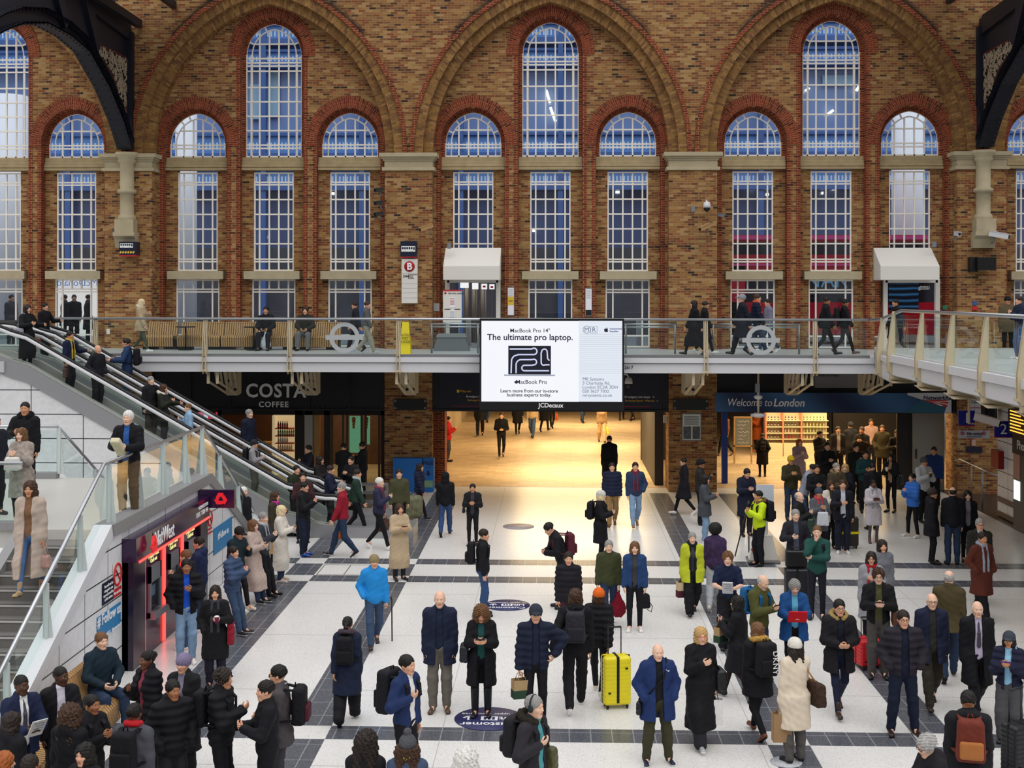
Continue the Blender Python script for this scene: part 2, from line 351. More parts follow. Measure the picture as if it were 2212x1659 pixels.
for b in BAYS:
    cx = bayx(b); ops = openings(b)
    # spandrel above the extrados
    pts = arch(AH, AR, 46 * S)
    xs = [-PIT / 2] + [p[0] for p in pts] + [PIT / 2]
    for x0, x1 in zip(xs[:-1], xs[1:]):
        if x1 - x0 < 1e-5: continue
        z0 = ZSP + archz(x0, AH, AR, 46 * S); z1 = ZSP + archz(x1, AH, AR, 46 * S)
        wall.quad((cx + x0, YP, z0), (cx + x1, YP, z1), (cx + x1, YP, ZTOP), (cx + x0, YP, ZTOP))
    # arch orders
    ring(redm, cx, ZSP, AH, AR, 39 * S, 48 * S, YP - .10, YP + .05, down=0)
    ring(archm, cx, ZSP, AH, AR, 20 * S, 40 * S, YP - .03, YB)
    ring(archm, cx, ZSP, AH, AR, 0, 20 * S, YP + .16, YB)
    # bay wall with the three tall openings
    xs = set([-AH - .02, AH + .02]) | set(p[0] for p in arch(AH, AR, 0))
    for ox, zs in ops:
        for p in arch(WHW, WAH, OG, 12): xs.add(ox - cx + p[0])
    xs = sorted(x for x in xs if abs(x) <= AH + .03)
    def top(x): return ZSP + archz(x, AH, AR, .05)
    for x0, x1 in zip(xs[:-1], xs[1:]):
        if x1 - x0 < 1e-5: continue
        xm = (x0 + x1) / 2; zz = None
        for ox, zs in ops:
            if abs(cx + xm - ox) < WHW + OG: zz = [zs + archz(cx + q - ox, WHW, WAH, OG) for q in (x0, x1)]
        if zz:
            wall.quad((cx + x0, YB, zz[0]), (cx + x1, YB, zz[1]), (cx + x1, YB, top(x1)), (cx + x0, YB, top(x0)))
            wall.quad((cx + x0, YB, ZLOW), (cx + x1, YB, ZLOW), (cx + x1, YB, ZD), (cx + x0, YB, ZD))
        else:
            wall.quad((cx + x0, YB, ZLOW), (cx + x1, YB, ZLOW), (cx + x1, YB, top(x1)), (cx + x0, YB, top(x0)))
    for k, (ox, zs) in zip((-1, 0, 1), ops):
        ring(redr, ox, zs, WHW, WAH, -.02, OG + .01, YW + .02, YW + .1, n=14)
        ring(redr, ox, zs, WHW, WAH, OG, OG + 25 * S, YB - .03, YB, n=14, down=.12)
        # jamb: red quoin strips and reveals
        for sgn in (-1, 1):
            xa = ox + sgn * (WHW + OG)
            redm.box(min(xa, xa + sgn * .13), max(xa, xa + sgn * .13), YB - .012, YB + .01, ZD, zs - .12)
            redm.quad((xa, YB - .012, ZD), (xa, YW, ZD), (xa, YW, zs), (xa, YB - .012, zs))
        p = arch(WHW, WAH, OG, 14)
        for a, c in zip(p[:-1], p[1:]):
            redm.quad((ox + a[0], YB - .03, zs + a[1]), (ox + c[0], YB - .03, zs + c[1]), (ox + c[0], YW + .1, zs + c[1]), (ox + a[0], YW + .1, zs + a[1]))
        door = (b, k) in ((0, -1), (1, 1))
        # brick flanks in the recess beside the lower windows
        for (z0, z1, hw) in ((ZT['lw0'] - .02, ZT['tr0'], 43.7 * S), (ZD, ZT['lw0'], 60 * S if door else 47.5 * S)):
            for sgn in (-1, 1):
                wall.box(min(ox + sgn * hw, ox + sgn * (WHW + OG)), max(ox + sgn * hw, ox + sgn * (WHW + OG)), YW, YW + .25, z0, z1)
        # dark flank between glass and brick beside the arched top light
        for sgn in (-1, 1):
            redm.box(min(ox + sgn * WHW, ox + sgn * (WHW + OG)), max(ox + sgn * WHW, ox + sgn * (WHW + OG)), YW, YW + .1, ZT['sill'], zs + .02)
# piers
PIERS = [bayx(b) + PIT / 2 for b in (-3, -2, -1, 0, 1, 2)]
PHW = PIT / 2 - AH                          # the pier fills the gap between two arches
for px_ in PIERS: wall.box(px_ - PHW, px_ + PHW, YP, YB + .6, 0, ZSP)
tag(wall.build('wall_back', BR), 'tall yellow stock brick wall with piers and three arched bays', 'wall', kind='structure')
o = archm.build('wall_back_arch_rings', BRA); tag(o, 'brown brick arch rings around the three great bays', 'arch', kind='structure')
tag(redr.build('wall_back_window_hoods', RBA), 'red brick hoods over the pointed window heads', 'arch', kind='structure')
tag(redm.build('wall_back_red_trim', RB), 'red brick jamb strips and arch mouldings on the wall', 'trim', kind='structure')
# bird spikes along the arch backs
# stone transoms and lintels
nm_b = {-2: 'far left bay', -1: 'COSTA bay', 0: 'middle bay', 1: 'right bay', 2: 'far right bay'}
nm_k = {-1: 'left', 0: 'middle', 1: 'right'}
def column_seen(b, k): return not (b == -2 and k == -1 or b == 2 and k >= 0)
ti = 0
for b, k in COLS:
    if not column_seen(b, k): continue
    ox = bayx(b) + k * COFF; ti += 1
    m = MB(); z1, z0 = ZT['sill'], ZT['tr0']; hw = WHW + OG - .01; h = z1 - z0
    pr = [(YW + .2, z0), (YW - .16, z0), (YW - .16, z0 + h * .14), (YW - .11, z0 + h * .2), (YW - .14, z0 + h * .24), (YW - .14, z0 + h * .36), (YW - .08, z0 + h * .42), (YW - .08, z0 + h * .62), (YW - .03, z0 + h * .68), (YW - .03, z1), (YW + .2, z1)]
    m.prism(pr, 'x', ox - hw, ox + hw)
    tag(m.build('trim_%d' % ti, STONE2), 'moulded stone transom under the %s arched window of the %s' % (nm_k[k], nm_b[b]), 'stone transom', kind='structure')
    if (b, k) not in ((0, -1), (1, 1)):
        m = MB(); m.box(ox - 60.5 * S, ox + 60.5 * S, YW - .33, YW + .1, ZT['li0'], ZT['li1'])
        ti += 1
        tag(m.build('trim_%d' % ti, STONE), 'plain stone lintel over the %s ground window of the %s' % (nm_k[k], nm_b[b]), 'stone lintel', kind='structure')
# windows: white glazing bars with glass panes behind
def lines(mb, x0, x1, zs, y, w=.045, d=.06):
    for z in zs: mb.box(x0, x1, y - .008, y + d - .012, z - w / 2, z + w / 2)
wi = 0
for b, k in COLS:
    if not column_seen(b, k): continue
    ox = bayx(b) + k * COFF; y = YW + .03
    zs = ZT['spt'] if k == 0 else ZT['sps']; z0 = ZT['sill']; zp = zs + WAH
    m = MB(); gl = MB(); bw = .045
    out = arch(WHW, WAH, 0, 14)
    # outer frame and the concentric inner bar
    loop = [(-WHW, z0 - zs)] + out + [(WHW, z0 - zs)]
    m.tube([(ox + p[0], y + .03, zs + p[1]) for p in loop], .035, 4)
    inner = arch(WHW, WAH, -.19, 14)
    m.tube([(ox + p[0], y + .03, zs + p[1]) for p in [(inner[0][0], z0 - zs)] + inner + [(inner[-1][0], z0 - zs)]], .024, 4)
    for t in (4, 8, 11, 17, 20, 24): m.bar((ox + inner[t][0], y + .03, zs + inner[t][1]), (ox + out[t][0], y + .03, zs + out[t][1]), .04, .05)
    xin = WHW - .19
    for dx in (-.47, -.155, .155, .47):
        zt = zs + archz(dx, WHW, WAH, -.19); m.box(ox + dx - bw / 2, ox + dx + bw / 2, y, y + .06, z0, zt)
    if k == 0:
        for dx in (-xin - .03, xin + .03): m.box(ox + dx - .02, ox + dx + .02, y, y + .06, z0, zs)
    rows = []
    z = z0 + .02; m.box(ox - WHW, ox + WHW, y, y + .06, z0, z0 + .05)
    hstep = 31.4 * S
    dbl = [z0 + 20 * S, z0 + 27 * S]
    if k == 0: dbl += [z0 + 188 * S, z0 + 199 * S, z0 + 206 * S]
    lines(m, ox - WHW, ox + WHW, dbl, y)
    zz = z0 + 27 * S + hstep
    while zz < zp - .25:
        hwx = xin if zz < zs else 0
        if zz >= zs:
            while hwx < xin and archz(hwx + .01, WHW, WAH, -.19) > zz - zs: hwx += .01
        else: hwx = WHW
        if not (k == 0 and abs(zz - (z0 + 194 * S)) < 14 * S): lines(m, ox - hwx, ox + hwx, [zz], y)
        zz += hstep
    pane = [(ox + p[0], y + .05, zs + p[1]) for p in loop]
    gl.add(pane, [tuple(range(len(pane)))])
    wi += 1
    o = m.build('window_%d' % wi, WINP); tag(o, '%s pointed window with white bars, %s of the %s' % ('tall' if k == 0 else 'short', nm_k[k], nm_b[b]), 'window', kind='structure')
    gl.build('window_pane', GLASSW, o)
    # lower rectangular window
    m = MB(); gl = MB(); hw = 43.7 * S; z1, z0 = ZT['lw1'], ZT['lw0']
    door = (b, k) in ((0, -1), (1, 1))
    for dx in (-hw + .02, -.47, -.155, .155, .47, hw - .02): m.box(ox + dx - bw / 2, ox + dx + bw / 2, y, y + .06, z0, z1)
    fr = [0, 20 / 211, 25.5 / 211]; fr += [fr[-1] + 32 * i / 211 for i in range(1, 5)]; fr += [(211 - 24) / 211, (211 - 18.5) / 211, 1]
    lines(m, ox - hw, ox + hw, [z1 - (z1 - z0) * f for f in fr], y)
    gl.quad((ox - hw, y + .05, z0), (ox + hw, y + .05, z0), (ox + hw, y + .05, z1), (ox - hw, y + .05, z1))
    wi += 1
    o = m.build('window_%d' % wi, WINP); tag(o, 'oblong white-barred window below the %s arched one of the %s' % (nm_k[k], nm_b[b]), 'window', kind='structure')
    gl.build('window_pane', GLASSW, o)
    # ground window down to the walkway
    if not door:
        m = MB(); gl = MB(); hw = 47.5 * S; z1, z0 = ZT['gw1'], ZD + .05
        for dx in (-hw + .02, hw - .02, -.47, .47): m.box(ox + dx - bw / 2, ox + dx + bw / 2, y, y + .06, z0, z1)
        for dx in (-.155, .155): m.box(ox + dx - bw / 2, ox + dx + bw / 2, y, y + .06, z1 - 20 * S, z1)
        lines(m, ox - hw, ox + hw, [z1, z1 - 20 * S, z1 - 26 * S, z0 + .35, z0], y)
        gl.quad((ox - hw, y + .05, z0), (ox + hw, y + .05, z0), (ox + hw, y + .05, z1), (ox - hw, y + .05, z1))
        wi += 1
        o = m.build('window_%d' % wi, WINP); tag(o, 'shopfront-height white window at walkway level, %s of the %s' % (nm_k[k], nm_b[b]), 'window', kind='structure')
        gl.build('window_pane', GLASSW, o)
# dark string line across the bays at sill level and stone capitals
for i, px_ in enumerate(PIERS[1:5]):
    m = MB(); zc = ZSP; h = 37 * S; w = PHW
    for (q, z0, z1) in ((.16, zc - .12, zc), (.10, zc - .18, zc - .12), (.05, zc - .24, zc - .18), (.01, zc - h + .10, zc - .24), (.08, zc - h, zc - h + .10)):
        m.box(px_ - w - q, px_ + w + q, YP - q, YB, z0, z1)
    if i in (0, 3):
        lab = 'stone capital with a round corbelled shaft, %s' % ('beneath the left iron rib' if i == 0 else 'beneath the right iron rib')
        yc = YP - .12
        pr = [(.34, 0), (.34, -.08), (.27, -.16), (.30, -.22), (.30, -.26), (.22, -.34), (.22, -1.05)]
        c = (px_, yc, zc + .02)
        pr = [(.36, 0), (.36, -.1), (.26, -.2), (.3, -.26), (.22, -.36), (.22, -1.15), (.30, -1.18), (.30, -1.28), (.22, -1.31), (.22, -1.95), (.27, -2.0), (.30, -2.2)]
        m.lathe(pr[::-1], c, 16)
        m.box(px_ - .3, px_ + .3, yc - .3, YP + .1, zc - 2.55, zc - 2.1)
        m.prism([(yc - .34, zc - 2.5), (yc - .34, zc - 2.62), (yc - .2, zc - 2.72), (yc - .12, zc - 2.9), (yc - .08, zc - 3.0), (YP + .1, zc - 3.0), (YP + .1, zc - 2.5)], 'x', px_ - .34, px_ + .34)
    else: lab = 'plain moulded stone capital on the pier %s' % ('left of the big screen' if i == 1 else 'right of the big screen')
    ti += 1
    tag(m.build('trim_%d' % ti, STONE), lab, 'capital', kind='structure')
# spikes on the backs of the arches (thin bird spikes)
sp_ = MB()
for b in (-1, 0, 1):
    for sg in (-1, 1):
        for i in range(60):
            dx = sg * (1.6 + 1.5 * i / 60); z = ZSP + archz(dx, AH, AR, 48 * S)
            for t in (-.06, .05): sp_.bar((bayx(b) + dx, YP - .05, z), (bayx(b) + dx + t, YP - .07, z + .16), .006, .006)
tag(sp_.build('bird_spikes', DARK), 'thin bird spikes bristling along the backs of the big arches', 'bird spikes', kind='stuff')
# ------------------------------------------------------------------ floor, side walls, hall behind the arches
m = MB(); m.quad((-40, 4, 0), (40, 4, 0), (40, 41.0, 0), (-40, 41.0, 0)); tag(m.build('floor', FL), 'white terrazzo concourse floor with dark granite bands', 'floor', kind='structure')
m = MB(); m.quad((-22, 41.0, .004), (22, 41.0, .004), (22, 76, .004), (-22, 76, .004)); tag(m.build('floor_hall', HFL), 'tan tiled floor of the hall behind the arches', 'floor', kind='structure')
xl = onY(964, 1000, 41.3).x; xr = onY(1414, 1000, 41.3).x
CW = mat('coffee_wall', '#5a3a2a', .6, noise=.5, nscale=1.5); m = MB(); m.box(-13.9, xl - 1.42, 46.2, 46.4, 0, 3.35); tag(m.build('wall_coffee_shop', CW), 'dark brown back wall of the coffee shop', 'wall', kind='structure')
HW = mat('hall_wall', '#b9a68a', .6); HC_ = mat('hall_ceiling', '#b5aea0', .7); DW = mat('dark_hall_wall', '#33302e', .6)
m = MB(); m.box(-22, 22, 41.6, 76, 3.35, 3.6); tag(m.build('ceiling', HC_), 'pale ceiling of the hall behind the arches', 'ceiling', kind='structure')
m = MB(); m.box(-22, 22, 76, 76.2, 0, 3.4); tag(m.build('wall_hall_back', HW), 'back wall of the hall behind the arches', 'wall', kind='structure')
m = MB(); m.box(xl - 1.4, xl - 1.0, 41.5, 76, 0, 3.4); m.box(-14.2, -13.9, 41.5, 47, 0, 3.4); m.box(onY(936, 1000, YB).x, xl, YB - .02, 41.6, 0, 2.7, 1); tag(m.build('wall_hall_left', [HW, RB]), 'cream wall left of the hall passage', 'wall', kind='structure')
m = MB(); m.box(xr + .02, xr + .3, 41.5, 48.0, 0, 3.4); m.box(xr + 2.4, xr + 2.6, 48, 76, 0, 3.4); m.box(xr, xr + 2.6, 47.9, 48.1, 0, 3.4); tag(m.build('wall_hall_right', DW), 'dark wall panel right of the hall passage', 'wall', kind='structure')
# ------------------------------------------------------------------ the street and building seen through the windows
PAVE = mat('street_paving', '#77797c', .7, noise=.1)
BLUE = mat('blue_louvre', '#628fcd', .45); BLUEL = mat('louvre_slot', '#c6e0f8', .4); BLUED = mat('blue_beam', '#4868a4', .5)
OFFG = mat('office_glass', '#7f99cb', .12, spec=.8); OFFD = mat('dark_office_glass', '#4c5a82', .15, spec=.7); OFFT = mat('pale_office_glass', '#9cc0d8', .2)
STRIP = mat('office_light', '#fff2c8', .5, emit=3, ecol=(1, .9, .6)); COLW = mat('white_column', '#e6ebf2', .5)
m = MB(); m.box(-26, 26, 41.75, 60, 4.2, 4.40); tag(m.build('street', PAVE), 'grey street paving outside the windows', 'street', kind='structure')
YF = 56.0
def zf(v): return onY(1189, v, YF).z
fac = thing('office_building', 'blue louvred office building across the street, behind the windows', 'building', (0, YF, 4.4))
def fpart(name, mb, m, par=None): 
    o = mb.build(name, m, par or fac); o.location = (0, -YF, -4.4) if not par else (0, 0, 0); return o
m = MB()
ZB = [(zf(82), zf(52)), (zf(134), zf(110)), (zf(330), zf(292)), (zf(400), zf(368))]
for z0, z1 in ZB: m.box(-26, 26, YF, YF + .3, z0, z1)
lb = fpart('louvre_band', m, BLUE)
m = MB()
for z0, z1 in ZB:
    x = -26
    while x < 26: m.box(x, x + .07, YF - .01, YF, z0 + (z1 - z0) * .2, z0 + (z1 - z0) * .62); x += .16
fpart('louvre_slot', m, BLUEL, lb)
m = MB()
for z0, z1 in ZB: m.box(-26, 26, YF - .25, YF + .1, z0 - .22, z0); m.box(-26, 26, YF - .12, YF + .1, z1, z1 + .12)
x = -26
while x < 26: m.box(x, x + .22, YF - .2, YF + .1, 4.4, 24); x += 4.35
fpart('steel_frame', m, BLUED)
m = MB(); m.box(-26, 26, YF + .5, YF + .6, 4.4, 24); fpart('curtain_wall', m, OFFG)
m = MB(); m.box(-26, 26, YF + .35, YF + .48, zf(560), zf(405)); fpart('dark_glazing', m, OFFD)
m = MB(); m.box(-26, 26, YF + .1, YF + .3, 4.4, 8.2); fpart('street_level_wall', m, mat('street_wall', '#45464e', .6, noise=.5, nscale=1.2))
m = MB()
for (u0, u1, v0, v1) in ((536, 560, 180, 255), (575, 600, 150, 250), (1735, 1760, 60, 130), (1200, 1240, 280, 340), (1780, 1850, 160, 180)):
    a = onY(u0, v0, YF); b_ = onY(u1, v1, YF); m.box(a.x, b_.x, YF + .3, YF + .45, b_.z, a.z)
fpart('pale_glazing', m, OFFT)
m = MB()
for (u0, v0, u1, v1) in ((1180, 195, 1188, 222), (1189, 232, 1200, 262), (1740, 196, 1748, 190), (1850, 196, 1856, 186), (1788, 247, 1800, 238), (1618, 405, 1630, 405), (1655, 420, 1660, 420), (1798, 408, 1803, 408), (1775, 417, 1778, 417), (1150, 498, 1156, 498), (1330, 415, 1338, 415), (700, 650, 703, 656), (628, 609, 632, 609), (715, 418, 722, 418), (560, 510, 575, 512)):
    a = onY(u0, v0, YF + .2); b_ = onY(u1, v1, YF + .2); m.bar(a, b_, .1, .1)
fpart('ceiling_light', m, STRIP)
for (u, r, v0, lab) in ((1961, .62, 372, 'white round column behind the right doorway window'), (402, .42, 372, 'white column behind the left window of the COSTA bay'), (18, .75, 372, 'broad white column behind the far left window')):
    p = onY(u, 600, 50); m = MB(); m.lathe([(r, 4.4), (r, 14.0)], (p.x, 50, 0), 24)
    tag(m.build('column', COLW), lab, 'column')
m = MB(); p0 = onY(-60, 600, 53); p1 = onY(235, 600, 53); m.box(p0.x, p1.x, 53, 53.3, 4.4, 7.0)
o = m.build('shop_facade', mat('lit_shopfront', '#cfc8bd', .5, emit=.35, ecol=(1, .95, .88))); tag(o, 'lit restaurant shopfront across the street at the far left', 'shop')
t = text('sign_lettering', "McDonald's", onY(212, 611, 52.9), .42, mat('blue_sign_letters', '#4f6fa8', .5, emit=.4), o, ax='LEFT'); t.scale = (-1, 1, 1)
# red double-decker bus on the street behind the right bay
REDB = mat('bus_red', '#c2122c', .3); BUSG = mat('bus_glass', '#1c2030', .1, spec=.8); PINK = mat('bus_pink_band', '#e8559a', .4)
x0 = onY(1555, 600, 46).x; x1 = onY(2040, 600, 46).x
bus = thing('double_decker_bus', 'red double-decker bus parked outside the right bay windows', 'bus', ((x0 + x1) / 2, 46, 4.4))
def bpart(n, mb, m_): o = mb.build(n, m_, bus); o.location = -Vector(bus.location); return o
m = MB(); m.box(x0, x1, 46, 48.4, 4.75, 5.9); m.box(x0, x1, 46, 48.4, 6.95, 7.6); m.box(x0, x1, 46.02, 48.4, 8.05, 8.3); m.box(x0, x0 + .9, 46, 48.4, 4.75, 7.4); bpart('body', m, REDB)
m = MB(); m.box(x0 + .9, x1 - .05, 46.03, 48.37, 5.9, 6.95); m.box(x0 + .05, x1 - .05, 46.04, 48.36, 7.6, 8.05); bpart('window_band', m, BUSG)
m = MB(); m.box(x0, x1, 45.98, 48.42, 8.14, 8.28); m.box(x0, x1, 45.98, 48.42, 7.2, 7.28); bpart('pink_stripe', m, PINK)
for dx in (1.6, 5.6):
    m = MB(); m.lathe([(.5, -.12), (.5, .12)], (x0 + dx, 46.05, 4.9), 20, axis='y'); w_ = bpart('wheel', m, RUBBER)
    m = MB(); m.lathe([(.26, -.02), (.26, .02)], (x0 + dx, 45.92, 4.9), 16, axis='y'); m.build('hub', GREYP, w_)
px0, px1 = onY(1920, 600, 45.97), onY(1984, 670, 45.97)
m = MB(); m.box(px0.x, px1.x, 45.95, 46.0, onY(1950, 670, 45.97).z, onY(1950, 612, 45.97).z)
PO = mat('advert_poster', '#0d1526', .4); gp = N(PO); tcn = gp.new('ShaderNodeNewGeometry'); wv = gp.new('ShaderNodeTexWave'); wv.bands_direction = 'Z'; wv.inputs['Scale'].default_value = 1.5; wv.inputs['Distortion'].default_value = 1.2
gp.link(tcn.outputs['Position'], wv.inputs['Vector']); gp.link(gp.mix(gp.math('POWER', wv.outputs['Fac'], 3), hexc('#0a101e'), hexc('#3f8fd0')), gp.b.inputs['Base Color'])
bpart('advert_panel', m, PO)
text('bus_lettering', 'global', onY(1996, 622, 45.9), .17, TXW, bus, ax='CENTER', bold=.01)
m = MB(); p = onY(1996, 622, 45.92); m.tube([(p.x + a * .14, 45.92, p.z + b * .055) for a, b in ((-1, -1), (1, -1), (1, 1), (-1, 1))], .008, 4, closed=True); bpart('logo_outline', m, TXW)
m = MB(); a_ = onY(1984, 616, 45.97); m.box(a_.x, a_.x + .42, 45.96, 46, 6.6, 7.3); bpart('rear_panel', m, REDB)
text('bus_lettering', 'INARY', onY(1792, 607, 45.93), .75, mat('pale_blue_letters', '#7cc3ee', .4), bus, ax='CENTER')
# ------------------------------------------------------------------ upper walkway along the wall
YE = 35.4                                   # front edge of the walkway
XG = 8.35                                   # inner edge of the gallery that turns towards the camera
ZG = ZD + .27                               # its level, up a short ramp
DECKT = mat('walkway_paving', '#b9bcbc', .35, noise=.08, nscale=3)
xL, xC0 = -17.0, onY(1888, 700, YE).x
YG0 = 32.1
GY = [31.9, 29.45, 27.2, 25.1, 23.0, 20.9, 18.8]
m = MB(); m.box(xL, 14, YE, 40.9, ZD - .28, ZD)
m.prism([(xC0, YE), (xC0 + 6, YE), (14, YE), (14, 16), (XG, 16), (XG, YG0)], 'z', ZD - .28, ZG)
m.box(xL, onY(64, 700, 33.8).x, 32.2, YE, ZD - .28, ZD)
tag(m.build('floor_walkway', DECKT), 'grey paved floor of the upper walkway', 'walkway floor', kind='structure')
# white edge fascia: two stepped beams
m = MB()
xe = onY(215, 700, YE).x
m.box(xe - 3, xC0, YE - .12, YE + .02, ZD - .16, ZD - .02); m.box(xe - 3, xC0, YE - .06, YE + .02, ZD - .44, ZD - .18)
m.prism([(xC0, YE - .12), (xC0, YE), (XG, YG0), (XG - .12, YG0)], 'z', ZG - .26, ZG - .12)
m.prism([(xC0, YE - .06), (xC0, YE), (XG, YG0), (XG - .05, YG0)], 'z', ZD - .44, ZG - .28)
m.box(XG - .12, XG + .02, 16, YG0, ZG - .2, ZG - .03); m.box(XG - .05, XG + .02, 16, YG0, ZG - .52, ZG - .22)
tag(m.build('trim_deck_edge', ALUW), 'white stepped edge beam of the upper walkway', 'edge beam', kind='structure')
m = MB(); m.box(xe - 3, xC0 + .2, YE + .05, 40.1, ZD - .36, ZD - .285)
tag(m.build('ceiling_walkway', mat('walkway_soffit', '#8f8a80', .7)), 'soffit under the upper walkway', 'soffit', kind='structure')
m = MB(); ym = 20
for yy in GY[:5]:
    m.prism([(XG - .1, ZG - .52), (XG - .1, ZG - .62), (XG + 1.4, ZG - .82), (XG + 4.2, ZG - .82), (XG + 4.2, ZG - .52)], 'y', yy - .07, yy + .07)
    m.quad((XG - .12, yy - .4, ZG - .70), (XG + .4, yy - .4, ZG - .70), (XG + .45, yy + .35, ZG - .62), (XG - .1, yy + .35, ZG - .62))
m.box(XG + 1.3, XG + 1.5, 16, YE, ZG - .85, ZG - .5); m.box(XG + .5, XG + 4.3, 16, YE + .1, ZG - .56, ZG - .53)
tag(m.build('ceiling_gallery', CREAM), 'cream steel beams under the right hand gallery', 'gallery beams', kind='structure')
# balustrade
RZ = onY(1189, 689.5, YE).z
bal = thing('glass_balustrade', 'long glass balustrade with steel handrail and cream posts along the walkway', 'balustrade', (0, YE, ZD))
def dpart(n, mb, m_, par=None): o = mb.build(n, m_, par or bal); o.location = (0, -YE, -ZD) if par is None else (0, 0, 0); return o
def post(mb, x, y, zb, zt, dx, dy):
    """tapering twin-plate post: (dx,dy) points outwards from the deck"""
    w = .10
    n = Vector((dx, dy, 0)).normalized(); s = Vector((-n.y, n.x, 0))
    for side in (-1, 1):
        c = Vector((x, y, 0)) + s * side * .045
        prof = [(-.02, zt), (.03, zt), (.17, zb + .05), (.17, zb - .42), (.10, zb - .5), (.0, zb - .5), (-.02, zb)]
        vs = []
        for t in (-.012, .012):
            for a, z in prof: vs.append(c + n * a + s * t + Vector((0, 0, z)))
        k = len(prof)
        mb.add(vs, [tuple(range(k)), tuple(range(2 * k - 1, k - 1, -1))] + [(i, k + i, k + (i + 1) % k, (i + 1) % k) for i in range(k)])
    c = Vector((x, y, 0)); a = c + n * .13; mb.bar(a + Vector((0, 0, zb)), c + n * .0 + Vector((0, 0, zt - .02)), .07, .03, up=s)
    mb.bar(c + n * .17 - s * .1 + Vector((0, 0, zb - .4)), c + n * .17 + s * .1 + Vector((0, 0, zb - .4)), .05, .05)
xs = [onY(u, 720, YE).x for u in (207, 444, 627, 861, 1524, 1760)]
for x in xs:
    m = MB(); post(m, x, YE, ZD, RZ, 0, -1); dpart('post', m, CREAM)
rail = [(onY(118, 690, YE).x, YE - .05, RZ), (xC0 - .1, YE - .05, RZ)]
m = MB(); m.tube(rail, .035, 10); dpart('handrail', m, STEEL)
gx = [rail[0][0]] + xs + [xC0 - .12]
XM = onY(1189, 720, YE).x
gx = sorted(gx + [onY(1040, 720, YE).x, onY(1345, 720, YE).x])
for a, b in zip(gx[:-1], gx[1:]):
    m = MB(); m.box(a + .05, b - .05, YE + .0, YE + .012, ZD + .04, RZ - .06); dpart('glass_panel', m, GLASS)
m = MB(); m.box(gx[0], gx[-1], YE - .02, YE + .04, ZD - .02, ZD + .06); dpart('base_channel', m, STEELD)
FROST = mat('frosted_roundel', '#b4b8ba', .6)
for u, v, r in ((744, 729, 33), (1644, 735, 32)):
    p = onY(u, v, YE - .02); k = (p.y / F); R_ = r * k; m = MB(); vs = []; n = 40
    for i in range(n):
        a = 2 * math.pi * i / n
        for q in (R_, R_ * .72): vs.append((p.x + q * math.cos(a), YE - .012, p.z + q * math.sin(a)))
    m.add(vs, [(2 * i, 2 * i + 1, (2 * i + 3) % (2 * n), (2 * i + 2) % (2 * n)) for i in range(n)])
    m.quad((p.x - R_ * 1.25, YE - .014, p.z - R_ * .16), (p.x + R_ * 1.25, YE - .014, p.z - R_ * .16), (p.x + R_ * 1.25, YE - .014, p.z + R_ * .16), (p.x - R_ * 1.25, YE - .014, p.z + R_ * .16))
    dpart('roundel_sticker', m, FROST)
# gallery balustrade that turns towards the camera
gb = thing('gallery_balustrade', 'glass balustrade of the right gallery with broad tapering cream posts', 'balustrade', (XG, YE - 3, ZG))
def gpart(n, mb, m_): o = mb.build(n, m_, gb); o.location = -Vector(gb.location); return o
RG = ZG + 1.08
ptsr = [(xC0 - .1, YE - .05, RZ), (xC0 + (XG - xC0) * .4, YE - 1.4, RZ + .05), (XG - .05, 31.0, RG), (XG - .05, 16, RG)]
m = MB(); m.tube(ptsr, .04, 10); gpart('handrail', m, STEEL)
gp_ = []
for yy in GY:
    m = MB(); post(m, XG, yy, ZG, RG - .03, -1, 0); gpart('post', m, CREAM); gp_.append(yy)
m = MB(); post(m, xC0 + (XG - xC0) * .5, (YE + YG0) / 2, ZD + .1, RZ + .08, -1, -.1); gpart('post', m, CREAM)
for a, b in zip(gp_[:-1], gp_[1:]):
    m = MB(); m.box(XG - .006, XG + .006, b + .06, a - .06, ZG + .03, RG - .1); gpart('glass_panel', m, GLASSG)
m = MB(); m.quad((xC0, YE - .05, ZD + .05), (XG, YG0, ZG + .05), (XG, YG0, RG - .2), (xC0, YE - .05, RZ - .08)); gpart('glass_panel', m, GLASS)
# brackets under the walkway
def bracket(u, lab, mirror):
    x = onY(u, 830, YE + .2).x; s = -1 if mirror else 1
    m = MB(); zt = ZD - .38; zb = onY(u, 846, YE + 3.0).z
    y0, y1 = YE + .05, YE + 2.9
    for xx in (x - .13, x + .13):
        def B(a, b, w=.08): m.bar((xx, a[0], a[1]), (xx, b[0], b[1]), .03, w, up=(1, 0, 0))
        B((y0, zt - .05), (y1, zt - .05)); B((y0 + .1, zt - .35), (y1 - .7, zb)); B((y0 + .05, zt), (y0 + .05, zt - .4))
        B((y1 - .5, zt), (y1 - .5, zb), .2)
        for t in (.25, .45, .65): B((y0 + (y1 - y0) * t, zt), (y0 + (y1 - y0) * (t + .1), zt - .35 - (zt - .35 - zb) * t * .95), .06)
    m.box(x - .16, x + .16, y1 - .66, y1 - .34, zb - .05, zt)
    for z in (.25, .55, .85):
        for xx in (-.09, .09): m.lathe([(.045, -.03), (.045, .0)], (x + xx, y1 - .66, zt - (zt - zb) * z), 8, 1, 'y')
    tag(m.build('deck_bracket', [CREAM, DARK]), lab, 'bracket')
bracket(462, 'riveted cream bracket left of the grey COSTA letters', 0)
bracket(643, 'riveted cream bracket touching the last letter of COSTA', 0)
bracket(868, 'riveted cream bracket over the pier left of the screen', 0)
bracket(1507, 'riveted cream bracket over the pier right of the screen', 1)
bracket(1742, 'riveted cream bracket above the word London', 1)
bracket(1912, 'riveted cream bracket at the walkway corner above the red emblem', 1)
